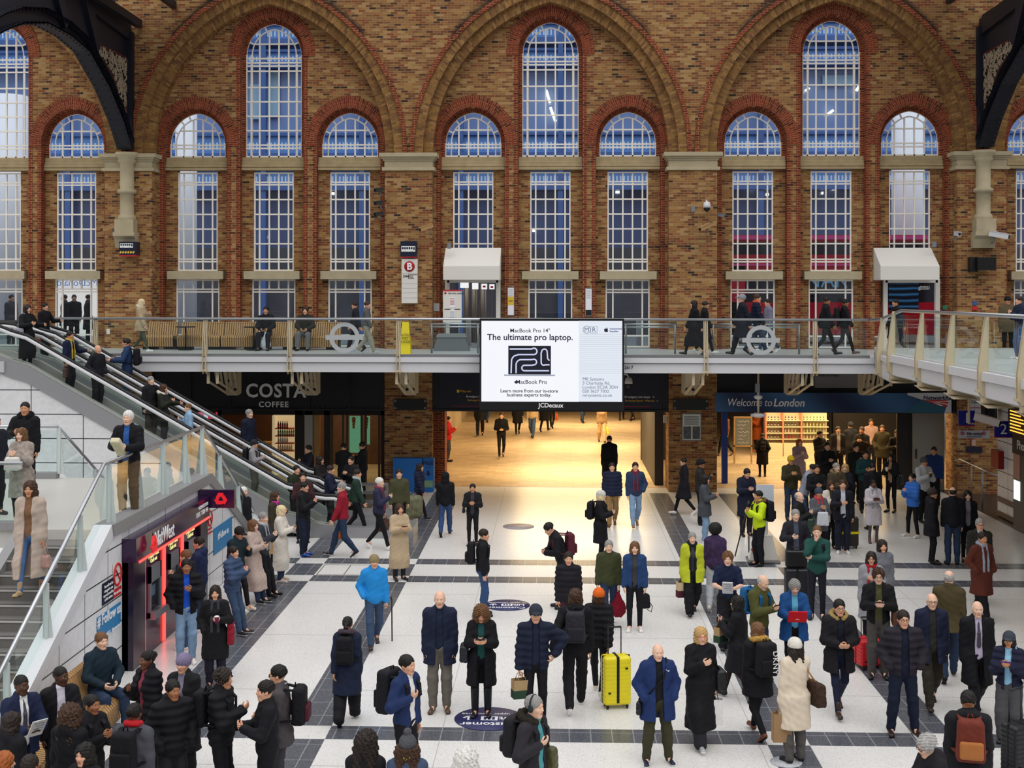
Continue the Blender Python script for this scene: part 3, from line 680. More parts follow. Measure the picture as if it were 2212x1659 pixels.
# black girders across the bays below the walkway
zg1, zg0 = ZD - .45, ZLOW - .02
def girder(b, lab, kind='structure'):
    cx = bayx(b); m = MB(); y = YP + .12; a = cx - PIT / 2 + PHW - .02; c = cx + PIT / 2 - PHW + .02
    m.box(a, c, y, y + .3, zg0, zg1); m.box(a, c, y - .1, y, zg0, zg0 + .06); m.box(a, c, y - .1, y, zg1 - .1, zg1)
    for t in (.0, .16, .33, .5, .67, .84, .985): m.box(a + (c - a) * t, a + (c - a) * t + .07, y - .04, y, zg0, zg1)
    x = a + .1
    while x < c:
        for z in (zg0 + .12, zg1 - .18): m.lathe([(.022, -.015), (.022, 0)], (x, y, z), 6, 0, 'y')
        x += .17
    return tag(m.build('trim_girder', DARK), lab, 'girder', kind=kind)
gC = girder(-1, 'black riveted girder behind the COSTA lettering'); gM = girder(0, 'black riveted girder behind the big screen'); gR = girder(1, 'black riveted girder above the Welcome to London banner')
girder(-2, 'black riveted girder behind the escalator at the far left'); girder(2, 'black riveted girder at the far right')
# COSTA lettering
GREYL = mat('costa_grey', '#f0f0f2', .5)
cs = thing('shop_sign', 'large grey COSTA COFFEE lettering on the black girder', 'sign', (onY(594, 858, YP + .05).x, YP + .05, onY(594, 858, YP).z))
text('sign_lettering', 'COSTA', onY(531, 845, YP + .08), .60, GREYL, cs, bold=.022, sx=.93, space=1.08, ex=.02)
text('sign_lettering', 'COFFEE', onY(559, 874, YP + .08), .245, GREYL, cs, bold=.02, space=1.16, ex=.02)
# ------------------------------------------------------------------ escalators
EA = [(32.3, 33.3), (34.15, 35.15)]
pR = onY(450, 948, 32.35); SL = -.563
ZR0, XR0 = pR.z, pR.x
HR = .95
def railz(x): return ZR0 + SL * (x - XR0)
xB = XR0 + (ZR0 - (HR + .12)) / .563; xT = XR0 - (ZD + HR - ZR0) / .563
def railpath(dz, x_end_b=.72, x_end_t=1.6, rad=.5):
    """handrail centre line: lower flat, slope, upper flat, smoothed; dz is an offset below the rail"""
    pts = [(xB + x_end_b, HR + .12), (xB + rad, HR + .12), (xB + rad * .45, HR + .16), (xB, HR + .30), (xB - rad, railz(xB - rad) + .01)]
    pts += [(xT + rad, railz(xT + rad)), (xT + .1, ZD + HR - .17), (xT - rad * .5, ZD + HR - .03), (xT - rad, ZD + HR), (xT - x_end_t, ZD + HR)]
    return [(x, z - dz) for x, z in pts]
TREAD = mat('escalator_tread', '#2f3033', .5, metal=.5); YELL = mat('yellow_step_edge', '#d9b52f', .5); SKIRT = mat('escalator_skirt', '#c4c4be', .3, metal=.5)
GRB = mat('escalator_cladding', '#98989b', .4, metal=.4)
def escalator(y0, y1, lab):
    e = thing('escalator', lab, 'escalator', (xB, (y0 + y1) / 2, 0))
    def ep(n, mb, m_, par=None):
        o = mb.build(n, m_, par or e); o.location = -Vector(e.location) if par is None else (0, 0, 0); return o
    for y in (y0, y1):
        p = railpath(0); m = MB()
        lo = railpath(HR + .12)
        full = [(x, y, z) for x, z in p]
        bx, bz = p[0]; full = [(bx - .02, y, bz - .62), (bx + .16, y, bz - .5), (bx + .26, y, bz - .28), (bx + .18, y, bz - .06)] + full
        m.tube(full, .045, 8); ep('handrail', m, RUBBER)
        m = MB(); m.tube([(x, y - .012, z - .075) for x, _, z in full[3:]], .05, 6); ep('rail_track', m, ALUW)
        m = MB(); q = railpath(.06); r = railpath(.72)
        for i in range(len(q) - 1): m.quad((q[i][0], y, q[i][1]), (q[i + 1][0], y, q[i + 1][1]), (r[i + 1][0], y, r[i + 1][1]), (r[i][0], y, r[i][1]))
        ep('glass_panel', m, GLASSG)
        m = MB(); q = railpath(.70); r = railpath(.98); w = .16 if y == y0 else -.16
        for i in range(len(q) - 1):
            for yy in (y, y + w): m.quad((q[i][0], yy, q[i][1]), (q[i + 1][0], yy, q[i + 1][1]), (r[i + 1][0], yy, r[i + 1][1]), (r[i][0], yy, r[i][1]))
            m.quad((q[i][0], y, q[i][1]), (q[i + 1][0], y, q[i + 1][1]), (q[i + 1][0], y + w, q[i + 1][1]), (q[i][0], y + w, q[i][1]))
        ep('skirt_panel', m, SKIRT)
    # treads
    m = MB(); x = xB + .4; ye = []; 
    while x > xT - .9:
        z = min(max(railz(x) - HR - .05, .12), ZD - .0)
        m.box(x - .36, x + .02, y0 + .17, y1 - .17, z - .24, z); m.box(x - .0, x + .025, y0 + .2, y1 - .2, z - .02, z + .004, 1); x -= .355
    ep('step_band', m, [TREAD, YELL])
    # side cladding (truss cover)
    m = MB(); q = railpath(.76); r = railpath(1.2)
    q = [(a, max(b, .27)) for a, b in q]; r = [(a, max(b, .0)) for a, b in r]
    for yy in (y0 - .04, y1 + .04):
        for i in range(len(q) - 1): m.quad((q[i][0], yy, q[i][1]), (q[i + 1][0], yy, q[i + 1][1]), (r[i + 1][0], yy, r[i + 1][1]), (r[i][0], yy, r[i][1]))
    for i in range(len(q) - 1): m.quad((r[i][0], y0 - .04, r[i][1]), (r[i + 1][0], y0 - .04, r[i + 1][1]), (r[i + 1][0], y1 + .04, r[i + 1][1]), (r[i][0], y1 + .04, r[i][1]))
    m.box(xB + .2, onY(893, 1150, y0).x, y0 - .06, y1 + .06, 0, .27)
    ep('truss_cladding', m, GRB)
    return e
escalator(*EA[0], 'nearer escalator with black handrails, in front of the white panels')
escalator(*EA[1], 'farther escalator with black handrails, beside the walkway')
# white cladding wall under the nearer escalator
m = MB(); q = [(x, z) for x, z in railpath(1.14)]
poly = [(-19, 0), (xB - .6, 0)] + [(a, b) for a, b in q if b > .2] + [(-19, ZD - .3)]
m.prism(poly, 'y', 32.3, 32.36)
tag(m.build('wall_left', WPAN2), 'white cladding panels closing the space under the escalator', 'wall', kind='structure')
# ------------------------------------------------------------------ stair and landing in front of the escalators
XS, ZL = -7.22, 2.4
Y0, Y1, Y2, Y3 = 16.1, 20.3, 25.9, 30.1
XF = onZ(14, 1172, ZL).x - .1
XBK = onY(124, 926, 25.9).x
GRAN = mat('stair_granite', '#6d6a66', .6, noise=.18, nscale=30); NOSE = mat('stair_nosing', '#3b3b3c', .5); LIPS = mat('step_edge_light', '#b5b2ac', .5)
COPE = mat('grey_coping', '#8b8a8b', .5, noise=.08)
LAND = mat('landing_terrazzo', '#c4c2bc', .35, noise=.05, nscale=30)
m = MB(); m.box(-19, XS + .1, Y1, Y2 + .1, ZL - .3, ZL); tag(m.build('floor_landing', LAND), 'pale terrazzo stair landing', 'landing', kind='structure')
def stair(y0, y1, xa, xb, up, lab):
    n = 15; m = MB(); h = ZL / n; g_ = abs(y1 - y0) / n
    for i in range(n - 1):
        if up: ya, yb, z = y0 + g_ * (i + 0), y1, h * (i + 1)
        else: ya, yb, z = y0, y1 - g_ * i, h * (i + 1)
        m.box(xa, xb, min(ya, yb), max(ya, yb), z - h, z - .0, 0)
        if up: m.box(xa, xb, ya - .012, ya + .05, z - .03, z + .003, 1); m.box(xa, xb, ya - .016, ya - .010, z - .03, z - .0, 2)
    return tag(m.build('stairs', [GRAN, NOSE, LIPS]), lab, 'stairs', kind='structure')
stair(Y0, Y1, XF - .0, XS - .1, True, 'granite stair flight rising to the landing at the left')
stair(Y2 + .1, Y3, XBK, XS - .1, False, 'stair flight descending behind the landing')
# white side wall with sloping stone string
m = MB(); m.prism([(Y0 - 1.5, 0), (Y3 + .6, 0), (Y3 + .3, .15), (Y2 + .15, ZL - .06), (Y1, ZL - .06), (Y0 - .2, .1), (Y0 - 1.5, .02)], 'x', XS - .1, XS + .12)
tag(m.build('wall_stair', WPAN), 'white panelled side wall of the stair with the cash machines', 'wall', kind='structure')
m = MB(); pr = [(Y3 + .35, .12), (Y2 + .12, ZL - .1), (Y1 - .03, ZL - .1), (Y1 - .1, ZL + .1), (Y2 + .2, ZL + .1), (Y3 + .35, .3)]
m.prism(pr, 'x', XS - .14, XS + .17)
m.prism([(Y1 - .03, ZL - .1), (Y0 - .3, .05), (Y0 - .3, .25), (Y1 - .1, ZL + .1)], 'x', XS - .14, XS + .15, 1)
tag(m.build('trim_string', [COPE, ALUW]), 'grey stone coping along the landing and stair edge', 'coping', kind='structure')
def srail(lab, x, pts, posts, ph=1.05, panels=True, n='stair_balustrade'):
    o0 = thing(n, lab, 'balustrade', (x, pts[1][0], ZL))
    def q(nm, mb, m_): o = mb.build(nm, m_, o0); o.location = -Vector(o0.location); return o
    m = MB(); m.tube([(x, y, z) for y, z in pts], .033, 10); q('handrail', m, STEEL)
    def zr(y):
        for (a, za), (b, zb) in zip(pts[:-1], pts[1:]):
            if min(a, b) <= y <= max(a, b): return za + (zb - za) * (y - a) / (b - a)
    for y in posts:
        z1 = zr(y); z0 = z1 - ph + .08; m = MB()
        m.prism([(y - .015, z1 - .02), (y + .015, z1 - .02), (y + .045, z0), (y - .045, z0)], 'x', x + .0, x + .05)
        m.prism([(x - .03, z1 - .05), (x + .03, z1 - .05), (x + .13, z0), (x - .03, z0)], 'y', y - .012, y + .012)
        q('post', m, PALE)
    ys = sorted(posts + [pts[0][0], pts[-1][0]])
    for (a, za), (b, zb) in zip(pts[:-1], pts[1:]):
        m = MB(); m.prism([(a, za - .08), (b, zb - .08), (b, zb - ph + .18), (a, za - ph + .18)], 'x', x - .006, x + .006); q('glass_panel', m, GLASS)
    return o0
PALE = mat('pale_grey_steel', '#c3ccca', .45)
RZ2 = ZL + 1.06
srail('glass stair balustrade with steel handrail over the cash machines', XS, [(Y0 - .6, .72), (Y1 - .05, RZ2), (Y2 + .1, RZ2), (Y3 + .3, 1.0)],
      [16.6, 17.9, 19.2, 20.45, 21.9, 23.3, 24.7, 25.9, 27.3, 28.9])
srail('glass balustrade of the rear flight, left of the man with the parcel', XBK, [(Y2 + .05, RZ2), (Y3 + .3, 1.0)], [25.95, 28.0])
# balustrade along the landing's back and front edge at the far left
for y, xa, xb, lab in ((Y2 + .02, -14, XBK, 'glass balustrade along the back edge of the landing'), (Y1 + .02, -14, XF - .12, 'glass balustrade at the front edge of the landing, left of the steps')):
    o0 = thing('landing_balustrade', lab, 'balustrade', (xb, y, ZL)); m = MB(); m.tube([(xa, y, RZ2), (xb, y, RZ2)], .03, 8); o = m.build('handrail', STEEL, o0); o.location = -Vector(o0.location)
    m = MB(); m.box(xa, xb - .02, y - .006, y + .006, ZL + .1, RZ2 - .08); o = m.build('glass_panel', GLASSG, o0); o.location = -Vector(o0.location)
    m = MB(); m.box(xa, xb, y - .1, y + .1, ZL, ZL + .12); o = m.build('kerb', COPE, o0); o.location = -Vector(o0.location)
m = MB(); m.prism([(Y0 - .3, .0), (Y1, ZL - .05), (Y1, ZL + .12), (Y0 - .3, .25)], 'x', XF - .16, XF); tag(m.build('trim_left_string', COPE), 'grey string on the left of the stair flight', 'coping', kind='structure')
# ------------------------------------------------------------------ cash machines
PUR = mat('deep_purple', '#2b1238', .18, spec=.6); PURD = mat('dark_purple', '#1c0b26', .25, spec=.6); ATMG = mat('cash_machine_grey', '#80868e', .4, metal=.3); SCRN = mat('cash_machine_screen', '#20242c', .15); LEM = mat('pale_yellow_letters', '#eef0a0', .5, emit=.5); NWR = mat('natwest_red', '#e0242f', .4, emit=.25)
XA = XS + .12; XO = XA + .24
ya0 = onX(261, 1300, XA - .02).y; ya1 = onX(452, 1150, XO).y
zh1, zh0 = 2.17, 1.78
bank = thing('cash_machine_bank', 'purple bank of cash machines with red neon strips in the stair wall', 'cash machine', (XA, ya0, 0))
def bk(n, mb, m_, par=None): o = mb.build(n, m_, par or bank); o.location = -Vector(bank.location) if par is None else (0, 0, 0); return o
m = MB(); m.box(XA, XA + .1, ya0, ya1, 0, zh0); m.box(XA, XO - .05, ya0, ya0 + .62, 0, zh0); m.box(XA, XO - .03, ya1 - .5, ya1, 0, zh0); bk('back_panel', m, PURD)
m = MB(); m.box(XA, XO, ya0 - .02, ya1 + .02, zh0, zh1); bk('header', m, PUR)
m = MB(); m.box(XO - .0, XO + .015, ya0 + .12, ya1, zh0 - .035, zh0); bk('neon_strip', m, NEON)
unit = (ya1 - ya0 - .62 - .45) / 3
for i in range(3):
    y0_ = ya0 + .66 + i * unit; yc = y0_ + unit / 2
    m = MB(); m.box(XA + .08, XA + .13, y0_ + .1, y0_ + unit - .05, .0, zh0); bp_ = bk('machine_panel', m, PUR)
    for dy in (-.04, .03):
        m = MB(); m.box(XA + .13, XA + .16, y0_ + dy, y0_ + dy + .035, .03, zh0); bk('neon_strip', m, NEON)
    m = MB(); ya_, yb_ = y0_ + .28, y0_ + unit - .22
    m.box(XA + .12, XA + .17, ya_, yb_, 1.22, 1.5); m.box(XA + .12, XA + .17, ya_, ya_ + .06, .62, 1.5); m.box(XA + .12, XA + .17, yb_ - .06, yb_, .62, 1.5)
    m.prism([(ya_, .60), (yb_, .60), (yb_, .72), (ya_, .72)], 'x', XA + .12, XA + .26)
    f = bk('fascia', m, ATMG)
    m = MB(); m.box(XA + .125, XA + .14, ya_ + .06, yb_ - .06, .72, 1.22); bk('screen_recess', m, SCRN)
    m = MB(); m.box(XA + .14, XA + .16, ya_ + .1, ya_ + .3, .98, 1.16); bk('screen', m, mat('lit_screen', '#31465a', .2, emit=.3))
    m = MB()
    for a in range(4):
        for b in range(3): m.box(XA + .15 + .03 * b, XA + .17 + .03 * b, ya_ + .15 + .06 * a, ya_ + .19 + .06 * a, .72, .735)
    bk('keypad', m, STEELD)
    t = text('machine_lettering', 'NatWest', (XA + .135, yc + .02, 1.68), .15, LEM, bank, rot=(math.pi / 2, 0, math.pi / 2), ax='CENTER', bold=.015)
    text('machine_lettering', 'Cash out', (XA + .135, yc + .02, 1.58), .10, LEM, bank, rot=(math.pi / 2, 0, math.pi / 2), ax='CENTER', bold=.012)
def chev(mb, c, r, ax, ay, dep=.02, mi=0):
    """three bent arms in a turning triangle"""
    c = Vector(c); ax = Vector(ax); ay = Vector(ay); n = ax.cross(ay)
    for k in range(3):
        a = math.radians(90 + 120 * k)
        R2 = lambda x, y: c + ax * (x * math.cos(a) - y * math.sin(a)) * r + ay * (x * math.sin(a) + y * math.cos(a)) * r
        p = [(.98, -.42), (.98, .42), (.15, .85), (-.12, .38), (.38, .12), (.38, -.42)]
        vs = [R2(*q) for q in p] + [R2(*q) + n * dep for q in p]
        mb.add(vs, [tuple(range(6))[::-1], tuple(range(6, 12))] + [(i, (i + 1) % 6, 6 + (i + 1) % 6, 6 + i) for i in range(6)], mi)
hs = thing('bank_sign', 'raised white NatWest lettering with a red cube emblem on the purple header', 'sign', (XO, ya0 + .5, 2.0))
m = MB(); chev(m, (XO + .08, ya0 + .62, 1.96), .15, (0, 1, 0), (0, 0, 1), .03); o = m.build('emblem', NWR, hs); o.location = -Vector(hs.location)
text('sign_lettering', 'NatWest', (XO + .03, ya0 + .86, 1.97), .37, TXW, hs, rot=(math.pi / 2, 0, math.pi / 2), bold=.004, sx=.8, ex=.006)
t = text('sign_lettering', 'natwest.com\n0345 7 888 444', (XO + .01, ya1 - .12, 2.0), .13, TXW, hs, rot=(math.pi / 2, 0, math.pi / 2), ax='RIGHT')
es = thing('bank_end_sign', 'small purple projecting sign with a red three-armed emblem', 'sign', (XA, ya1, 1.98))
z1_ = onY(480, 1059, ya1).z; z0_ = onY(480, 1098, ya1).z; xe_ = onY(505, 1075, ya1).x
m = MB(); m.box(XA, xe_, ya1 + .025, ya1 + .12, z0_, z1_); o = m.build('panel', PUR, es); o.location = -Vector(es.location)
m = MB(); chev(m, ((XO + xe_) / 2 - .02, ya1 + .02, (z0_ + z1_) / 2), .125, (1, 0, 0), (0, 0, 1), .01); o = m.build('emblem', NWR, es); o.location = -Vector(es.location)
# notices on the stair wall
def wallsign(n, lab, u0, v0, u1, v1, bg, lines_, tc, sz, extra=None):
    """flat notice on the stair wall between image corners"""
    a = onX(u0, v0, XA + .01); b = onX(u1, v1, XA + .01); o0 = thing(n, lab, 'sign', (XA + .004, (a.y + b.y) / 2, (a.z + b.z) / 2))
    m = MB(); m.box(0, .012, -(b.y - a.y) / 2, (b.y - a.y) / 2, -(a.z - b.z) / 2, (a.z - b.z) / 2); m.build('panel', bg, o0)
    t = text('sign_lettering', lines_, o0.location + Vector((.014, 0, 0)), sz, tc, o0, rot=(math.pi / 2, 0, math.pi / 2), ax='CENTER', line=1.05)
    return o0
FB = mat('follow_blue', '#2f7fb5', .5)
ws_ = wallsign('charge_notice', 'navy notice about free cash withdrawals on the stair wall', 221, 1262, 246, 1292, NAVY, 'You will not be\ncharged to use\nany cash machine\nat this station', TXW, .065)
a = onX(210, 1341, XA + .01); b = onX(260, 1341, XA + .01)
def panelX(n, lab, y0, y1, z0, z1, bg):
    o0 = thing(n, lab, 'sign', (XA + .004, (y0 + y1) / 2, (z0 + z1) / 2)); m = MB(); m.box(0, .012, -(y1 - y0) / 2, (y1 - y0) / 2, -(z1 - z0) / 2, (z1 - z0) / 2); m.build('panel', bg, o0); return o0
yy0, yy1 = a.y, b.y; zt_ = onX(210, 1334, XA).z; zb_ = onX(210, 1386, XA).z
wf = panelX('follow_sign', 'sky blue #Follow us panel low on the stair wall', yy0, yy1, zb_, zt_, FB)
text('sign_lettering', '# Follow us', wf.location + Vector((.016, 0, .1)), .24, TXW, wf, rot=(math.pi / 2, 0, math.pi / 2), ax='CENTER', bold=.01, sx=.95)
text('sign_lettering', '@NetworkRailLST    @networkrail', wf.location + Vector((.016, 0, -.17)), .07, TXW, wf, rot=(math.pi / 2, 0, math.pi / 2), ax='CENTER')
def nosmoke(lab, u, v, r):
    c = onX(u, v, XA + .012); o0 = thing('no_smoking_sign', lab, 'sign', c); m = MB()
    m.box(-.004, .002, -r * 1.15, r * 1.15, -r * 2.1, r * 1.2); m.build('panel', WHITE, o0)
    m = MB(); m.tube([(.006, r * math.cos(t * math.pi / 12), r * math.sin(t * math.pi / 12)) for t in range(24)], r * .13, 6, closed=True); m.bar((.006, -r * .7, r * .7), (.006, r * .7, -r * .7), r * .22, .01); m.build('ring', TXR, o0)
    m = MB(); m.bar((.004, -r * .6, 0), (.004, r * .6, 0), r * .22, .01); m.build('cigarette', TXD, o0)
    m = MB(); m.box(.001, .006, -r * 1.1, r * 1.1, -r * 2.05, -r * 1.25); m.build('strip', TXR, o0)
    text('sign_lettering', 'No smoking', c + Vector((.008, 0, -r * 1.65)), r * .42, TXW, o0, rot=(math.pi / 2, 0, math.pi / 2), ax='CENTER')
nosmoke('no smoking sign between the navy notice and the purple panel', 253, 1241, .17)
nosmoke('no smoking sign beyond the far end of the purple panel', 453, 1120, .15)
yq = onX(474, 1150, XA).y; b2 = panelX('platform_poster', 'pale blue poster on the wall behind the waiting row', yq - .5, yq + 1.0, .75, 1.3, FB)
text('sign_lettering', '#Follow us', b2.location + Vector((.016, 0, .05)), .2, TXW, b2, rot=(math.pi / 2, 0, math.pi / 2), ax='CENTER')
# ------------------------------------------------------------------ the big advertising screen
def rect(mb, a, b, y, d, mi=0): mb.box(min(a.x, b.x), max(a.x, b.x), y, y + d, min(a.z, b.z), max(a.z, b.z), mi)
def prect(u0, v0, u1, v1, y, d=.02, mb=None, mi=0):
    m = mb or MB(); rect(m, onY(u0, v0, y), onY(u1, v1, y), y, d, mi); return m
def sub(o0, n, mb, m_):
    o = mb.build(n, m_, o0); o.location = -Vector(o0.location); return o
def ptext(o0, body, u, v, y, px, m, **k):
    k.setdefault('ax', 'LEFT'); p = onY(u, v, y); n = k.pop('n', 'sign_lettering'); return text(n, body, p, px * (y / F) * 1.38, m, o0, **k)
YS = 34.7
LCD = mat('screen_white', '#202226', .4, emit=.74, ecol=(.93, .95, 1.0)); LCD2 = mat('screen_pale_blue', '#202226', .4, emit=.68, ecol=(.86, .91, 1.0))
sc = thing('advertising_screen', 'large white advertising screen for a laptop hung on the walkway edge', 'screen', onY(1192, 790, YS))
m = MB(); prect(1036, 688, 1348, 887, YS, .3, m); m.box(-1.5, 1.0, YS + .3, YE - .12, ZD - .3, ZD - .1); sub(sc, 'housing', m, BLACK)
m = prect(1040, 693, 1250, 868, YS - .012, .012); sub(sc, 'display', m, LCD)
m = prect(1250, 693, 1344, 868, YS - .012, .012); sub(sc, 'display', m, LCD2)
m = MB()
for i in range(20): prect(1252, 722 + 4.4 * i, 1344, 723 + 4.4 * i, YS - .014, .002, m)
sub(sc, 'display_line', m, mat('screen_line', '#202226', .5, emit=.55, ecol=(.75, .8, .92)))
NV = mat('advert_navy', '#20263f'); YT = YS - .016
ptext(sc, 'MacBook Pro 14"', 1145, 714.5, YT, 8.8, NV, ax='CENTER', bold=.009); ptext(sc, 'The ultimate pro laptop.', 1145, 729, YT, 13.6, NV, ax='CENTER', bold=.018)
ptext(sc, 'MacBook Pro', 1148, 825.5, YT, 8.8, NV, ax='CENTER', bold=.009); ptext(sc, 'Learn more from our in-store\nbusiness experts today.', 1143, 849, YT, 7.4, NV, ax='CENTER', bold=.018, line=.85)
BLT = mat('advert_blue_text', '#5b7391'); 
ptext(sc, 'MR Systems\n3 Charlotte Rd.\nLondon EC2A 3DH\n020 3627 7032\nmrsystems.co.uk', 1258, 836.5, YT, 6.9, BLT, line=.92); ptext(sc, 'Authorised\nReseller', 1317, 713, YT, 4.2, mat('advert_royal', '#2e4a9c', .5), bold=.02)
ptext(sc, 'JCDecaux', 1190, 876, YS - .003, 9.5, TXW, ax='CENTER', bold=.02)
m = MB(); prect(1098, 747, 1190, 809, YT, .004, m); lap = sub(sc, 'laptop_picture', m, mat('laptop_dark', '#171a2a', .4))
def curvepx(pts, y): return [onY(u, v, y) for u, v in pts]
def rnd(c, r, a0, a1, n=8): return [(c[0] + r * math.cos(math.radians(a0 + (a1 - a0) * i / n)), c[1] + r * math.sin(math.radians(a0 + (a1 - a0) * i / n))) for i in range(n + 1)]
GLO = mat('laptop_glow', '#3a3f60', .5, emit=.62, ecol=(.72, .77, 1.0)); m = MB()
for p in ([(1101, 754), (1148, 754)] + rnd((1153, 759), 7, -90, 90) + [(1148, 766), (1118, 766)] + rnd((1118, 780), 13, -90, -180) + [(1104, 806)],
          rnd((1126, 788), 11, -90, -180)[::-1] + [(1148, 777)] + rnd((1153, 782), 6, -90, 90) + [(1148, 789), (1135, 789)] + rnd((1133, 795), 6, -90, -270) + [(1186, 801)],
          [(1115, 806), (1115, 788)], [(1187, 788), (1178, 788)] + rnd((1175, 783), 6, 90, 180) + [(1169, 762)] + rnd((1176, 760), 6, 180, 360) + [(1183, 775), (1187, 779)]):
    m.tube(curvepx(p, YT - .004), .02, 5)
sub(sc, 'laptop_glow_line', m, GLO)
m = MB(); prect(1089, 809, 1199, 812.5, YT, .004, m); sub(sc, 'laptop_base', m, mat('laptop_base_silver', '#b4bcd2', .4))
def apple(u, v, r):
    pts = [(0, -.45), (.25, -.62), (.6, -.6), (.85, -.35), (.65, -.05), (.62, .15), (.88, .42), (.6, .88), (.35, 1.0), (0, .9), (-.35, 1.0), (-.65, .82), (-.9, .3), (-.88, -.15), (-.6, -.58), (-.25, -.62)]
    m = MB(); m.prism([(onY(u + x * r, v + y * r, YT).x, onY(u + x * r, v + y * r, YT).z) for x, y in pts], 'y', YT - .002, YT + .004)
    lf = [(0, -.68), (.05, -1.0), (.35, -1.15), (.3, -.85)]; m.prism([(onY(u + x * r, v + y * r, YT).x, onY(u + x * r, v + y * r, YT).z) for x, y in lf], 'y', YT - .002, YT + .004)
    return m
sub(sc, 'fruit_emblem', apple(1114.5, 825, 3.6), NV); sub(sc, 'fruit_emblem', apple(1309.5, 712.5, 5), NV)
m = MB(); c = onY(1267.5, 712, YT); m.tube([(c.x + .1 * math.cos(a * .2618), YT, c.z + .1 * math.sin(a * .2618)) for a in range(24)], .006, 4, closed=True)
a = onY(1276, 705, YT); b = onY(1290, 719.5, YT); m.tube([(a.x, YT, a.z), (b.x, YT, a.z), (b.x, YT, b.z), (a.x, YT, b.z)], .006, 4, closed=True); sub(sc, 'emblem_ring', m, BLT)
ptext(sc, 'M', 1267.5, 712.5, YT, 10, BLT, ax='CENTER'); ptext(sc, 'R', 1283, 712.5, YT, 10, BLT, ax='CENTER')
# ------------------------------------------------------------------ banner
YBN = 39.7
bn = thing('welcome_banner', 'navy Welcome to London banner with a red fan emblem at its right end', 'banner', onY(1800, 870, YBN))
BN = mat('banner_navy', '#162a4a', .5); g = N(BN); ge_ = g.new('ShaderNodeNewGeometry'); wv = g.new('ShaderNodeTexWave'); wv.inputs['Scale'].default_value = .22; wv.inputs['Distortion'].default_value = 1.5; wv.bands_direction = 'DIAGONAL'
g.link(ge_.outputs['Position'], wv.inputs['Vector']); g.link(g.mix(wv.outputs['Fac'], hexc('#182b50'), hexc('#3a689c')), g.b.inputs['Base Color'])
sub(bn, 'panel', prect(1545, 848, 2055, 892, YBN, .06), BN); m = MB(); [prect(u, 846, u + 8, 852, YBN + .06, .7, m) for u in (1560, 1800, 2030)]; sub(bn, 'mount', m, DARK)
P = lambda u, v: (onY(u, v, YBN).x, onY(u, v, YBN).z)
m = MB(); m.prism([P(1960, 849), P(2055, 848.5), P(2055, 892), P(2040, 892), P(2046, 874), P(1990, 863), P(1960, 853)], 'y', YBN - .01, YBN); sub(bn, 'silver_end', m, mat('banner_silver', '#d5dae2', .4))
m = MB(); m.prism([P(1990, 864), P(2046, 874), P(2040, 892), P(1950, 892)], 'y', YBN - .008, YBN); sub(bn, 'teal_wedge', m, mat('banner_teal', '#2f6580', .5))
m = MB(); m.prism([P(1993, 864), P(2049, 864), P(2045, 879), P(2020, 874)], 'y', YBN - .02, YBN - .01); fan = sub(bn, 'red_fan', m, TXR)
m = MB()
for q in ([(2000, 865), (2046, 872), (2046, 874.5)], [(2012, 868), (2038, 876), (2032, 877)], [(2012, 868), (2049, 865.5), (2048.5, 867.5)]): m.prism([P(*t) for t in q], 'y', YBN - .026, YBN - .02)
sub(bn, 'fan_line', m, TXW)
ptext(bn, 'Welcome to', 1570, 870, YBN - .012, 17, TXW, shear=.2, sx=.8); ptext(bn, 'London', 1670, 870.5, YBN - .012, 17, TXW, shear=.2, bold=.02, sx=.92); ptext(bn, 'NetworkRail', 1994, 859.5, YBN - .015, 8.6, TXN, shear=.15, bold=.02, sx=1.05)
# ------------------------------------------------------------------ signs on the wall at walkway level
def bus_pict(o0, u0, v0, u1, v1, y):
    m = MB(); w = u1 - u0; h = v1 - v0; R = lambda a, b, c, d, mi=0: prect(u0 + a * w, v0 + b * h, u0 + c * w, v0 + d * h, y - .004 * (mi + 1), .004, m, mi)
    R(0, .05, 1, .85); 
    for i in range(5): R(.04 + .16 * i, .18, .16 + .16 * i, .48, 1)
    R(.86, .18, .96, .6, 1)
    for t in (.24, .74):
        p = onY(u0 + t * w, v0 + .86 * h, y); r = .13 * h * y / F; m.lathe([(r, -.016), (r, -.004)], (p.x, y, p.z), 14, 1, 'y'); m.lathe([(r * .5, -.02), (r * .5, -.01)], (p.x, y, p.z), 12, 0, 'y')
    sub(o0, 'bus_pictogram', m, [TXW, NAVY])
YK = YP - .25
sg = thing('bus_sign', 'navy bus pictogram sign above the red B plate on the left-of-screen pier', 'sign', onY(883, 538, YK)); sub(sg, 'panel', prect(865, 521, 900, 556, YK, .2), NAVY); sub(sg, 'red_edge', prect(865, 554.5, 900, 556.5, YK - .004, .2), TXR); bus_pict(sg, 867, 531, 897, 546, YK)
sg = thing('bus_stop_plate', 'tall white bus stop plate with a red B roundel', 'sign', onY(884, 605, YK + .05)); sub(sg, 'panel', prect(867.5, 559, 901.5, 655, YK + .05, .15), WHITE)
p = onY(884.5, 575.5, YK + .04); m = MB(); m.lathe([(.165, -.0), (.165, .012)], (p.x, YK + .035, p.z), 28, 0, 'y'); sub(sg, 'roundel', m, mat('stop_red', '#b01e28', .5)); ptext(sg, 'B', 884.5, 576, YK + .03, 15, TXW, ax='CENTER', bold=.03)
ptext(sg, '344', 870, 597, YK + .045, 6.5, TXD, bold=.01); ptext(sg, 'Clapham Junction\nBattersea\nLambeth\nSouthwark', 881.5, 597, YK + .045, 2.2, TXD, line=.9)
m = MB()
for v in (590, 612, 622, 632, 643): prect(868, v, 901, v + .6, YK + .046, .004, m)
sub(sg, 'row_line', m, GRIDM)
YV = YP - .6
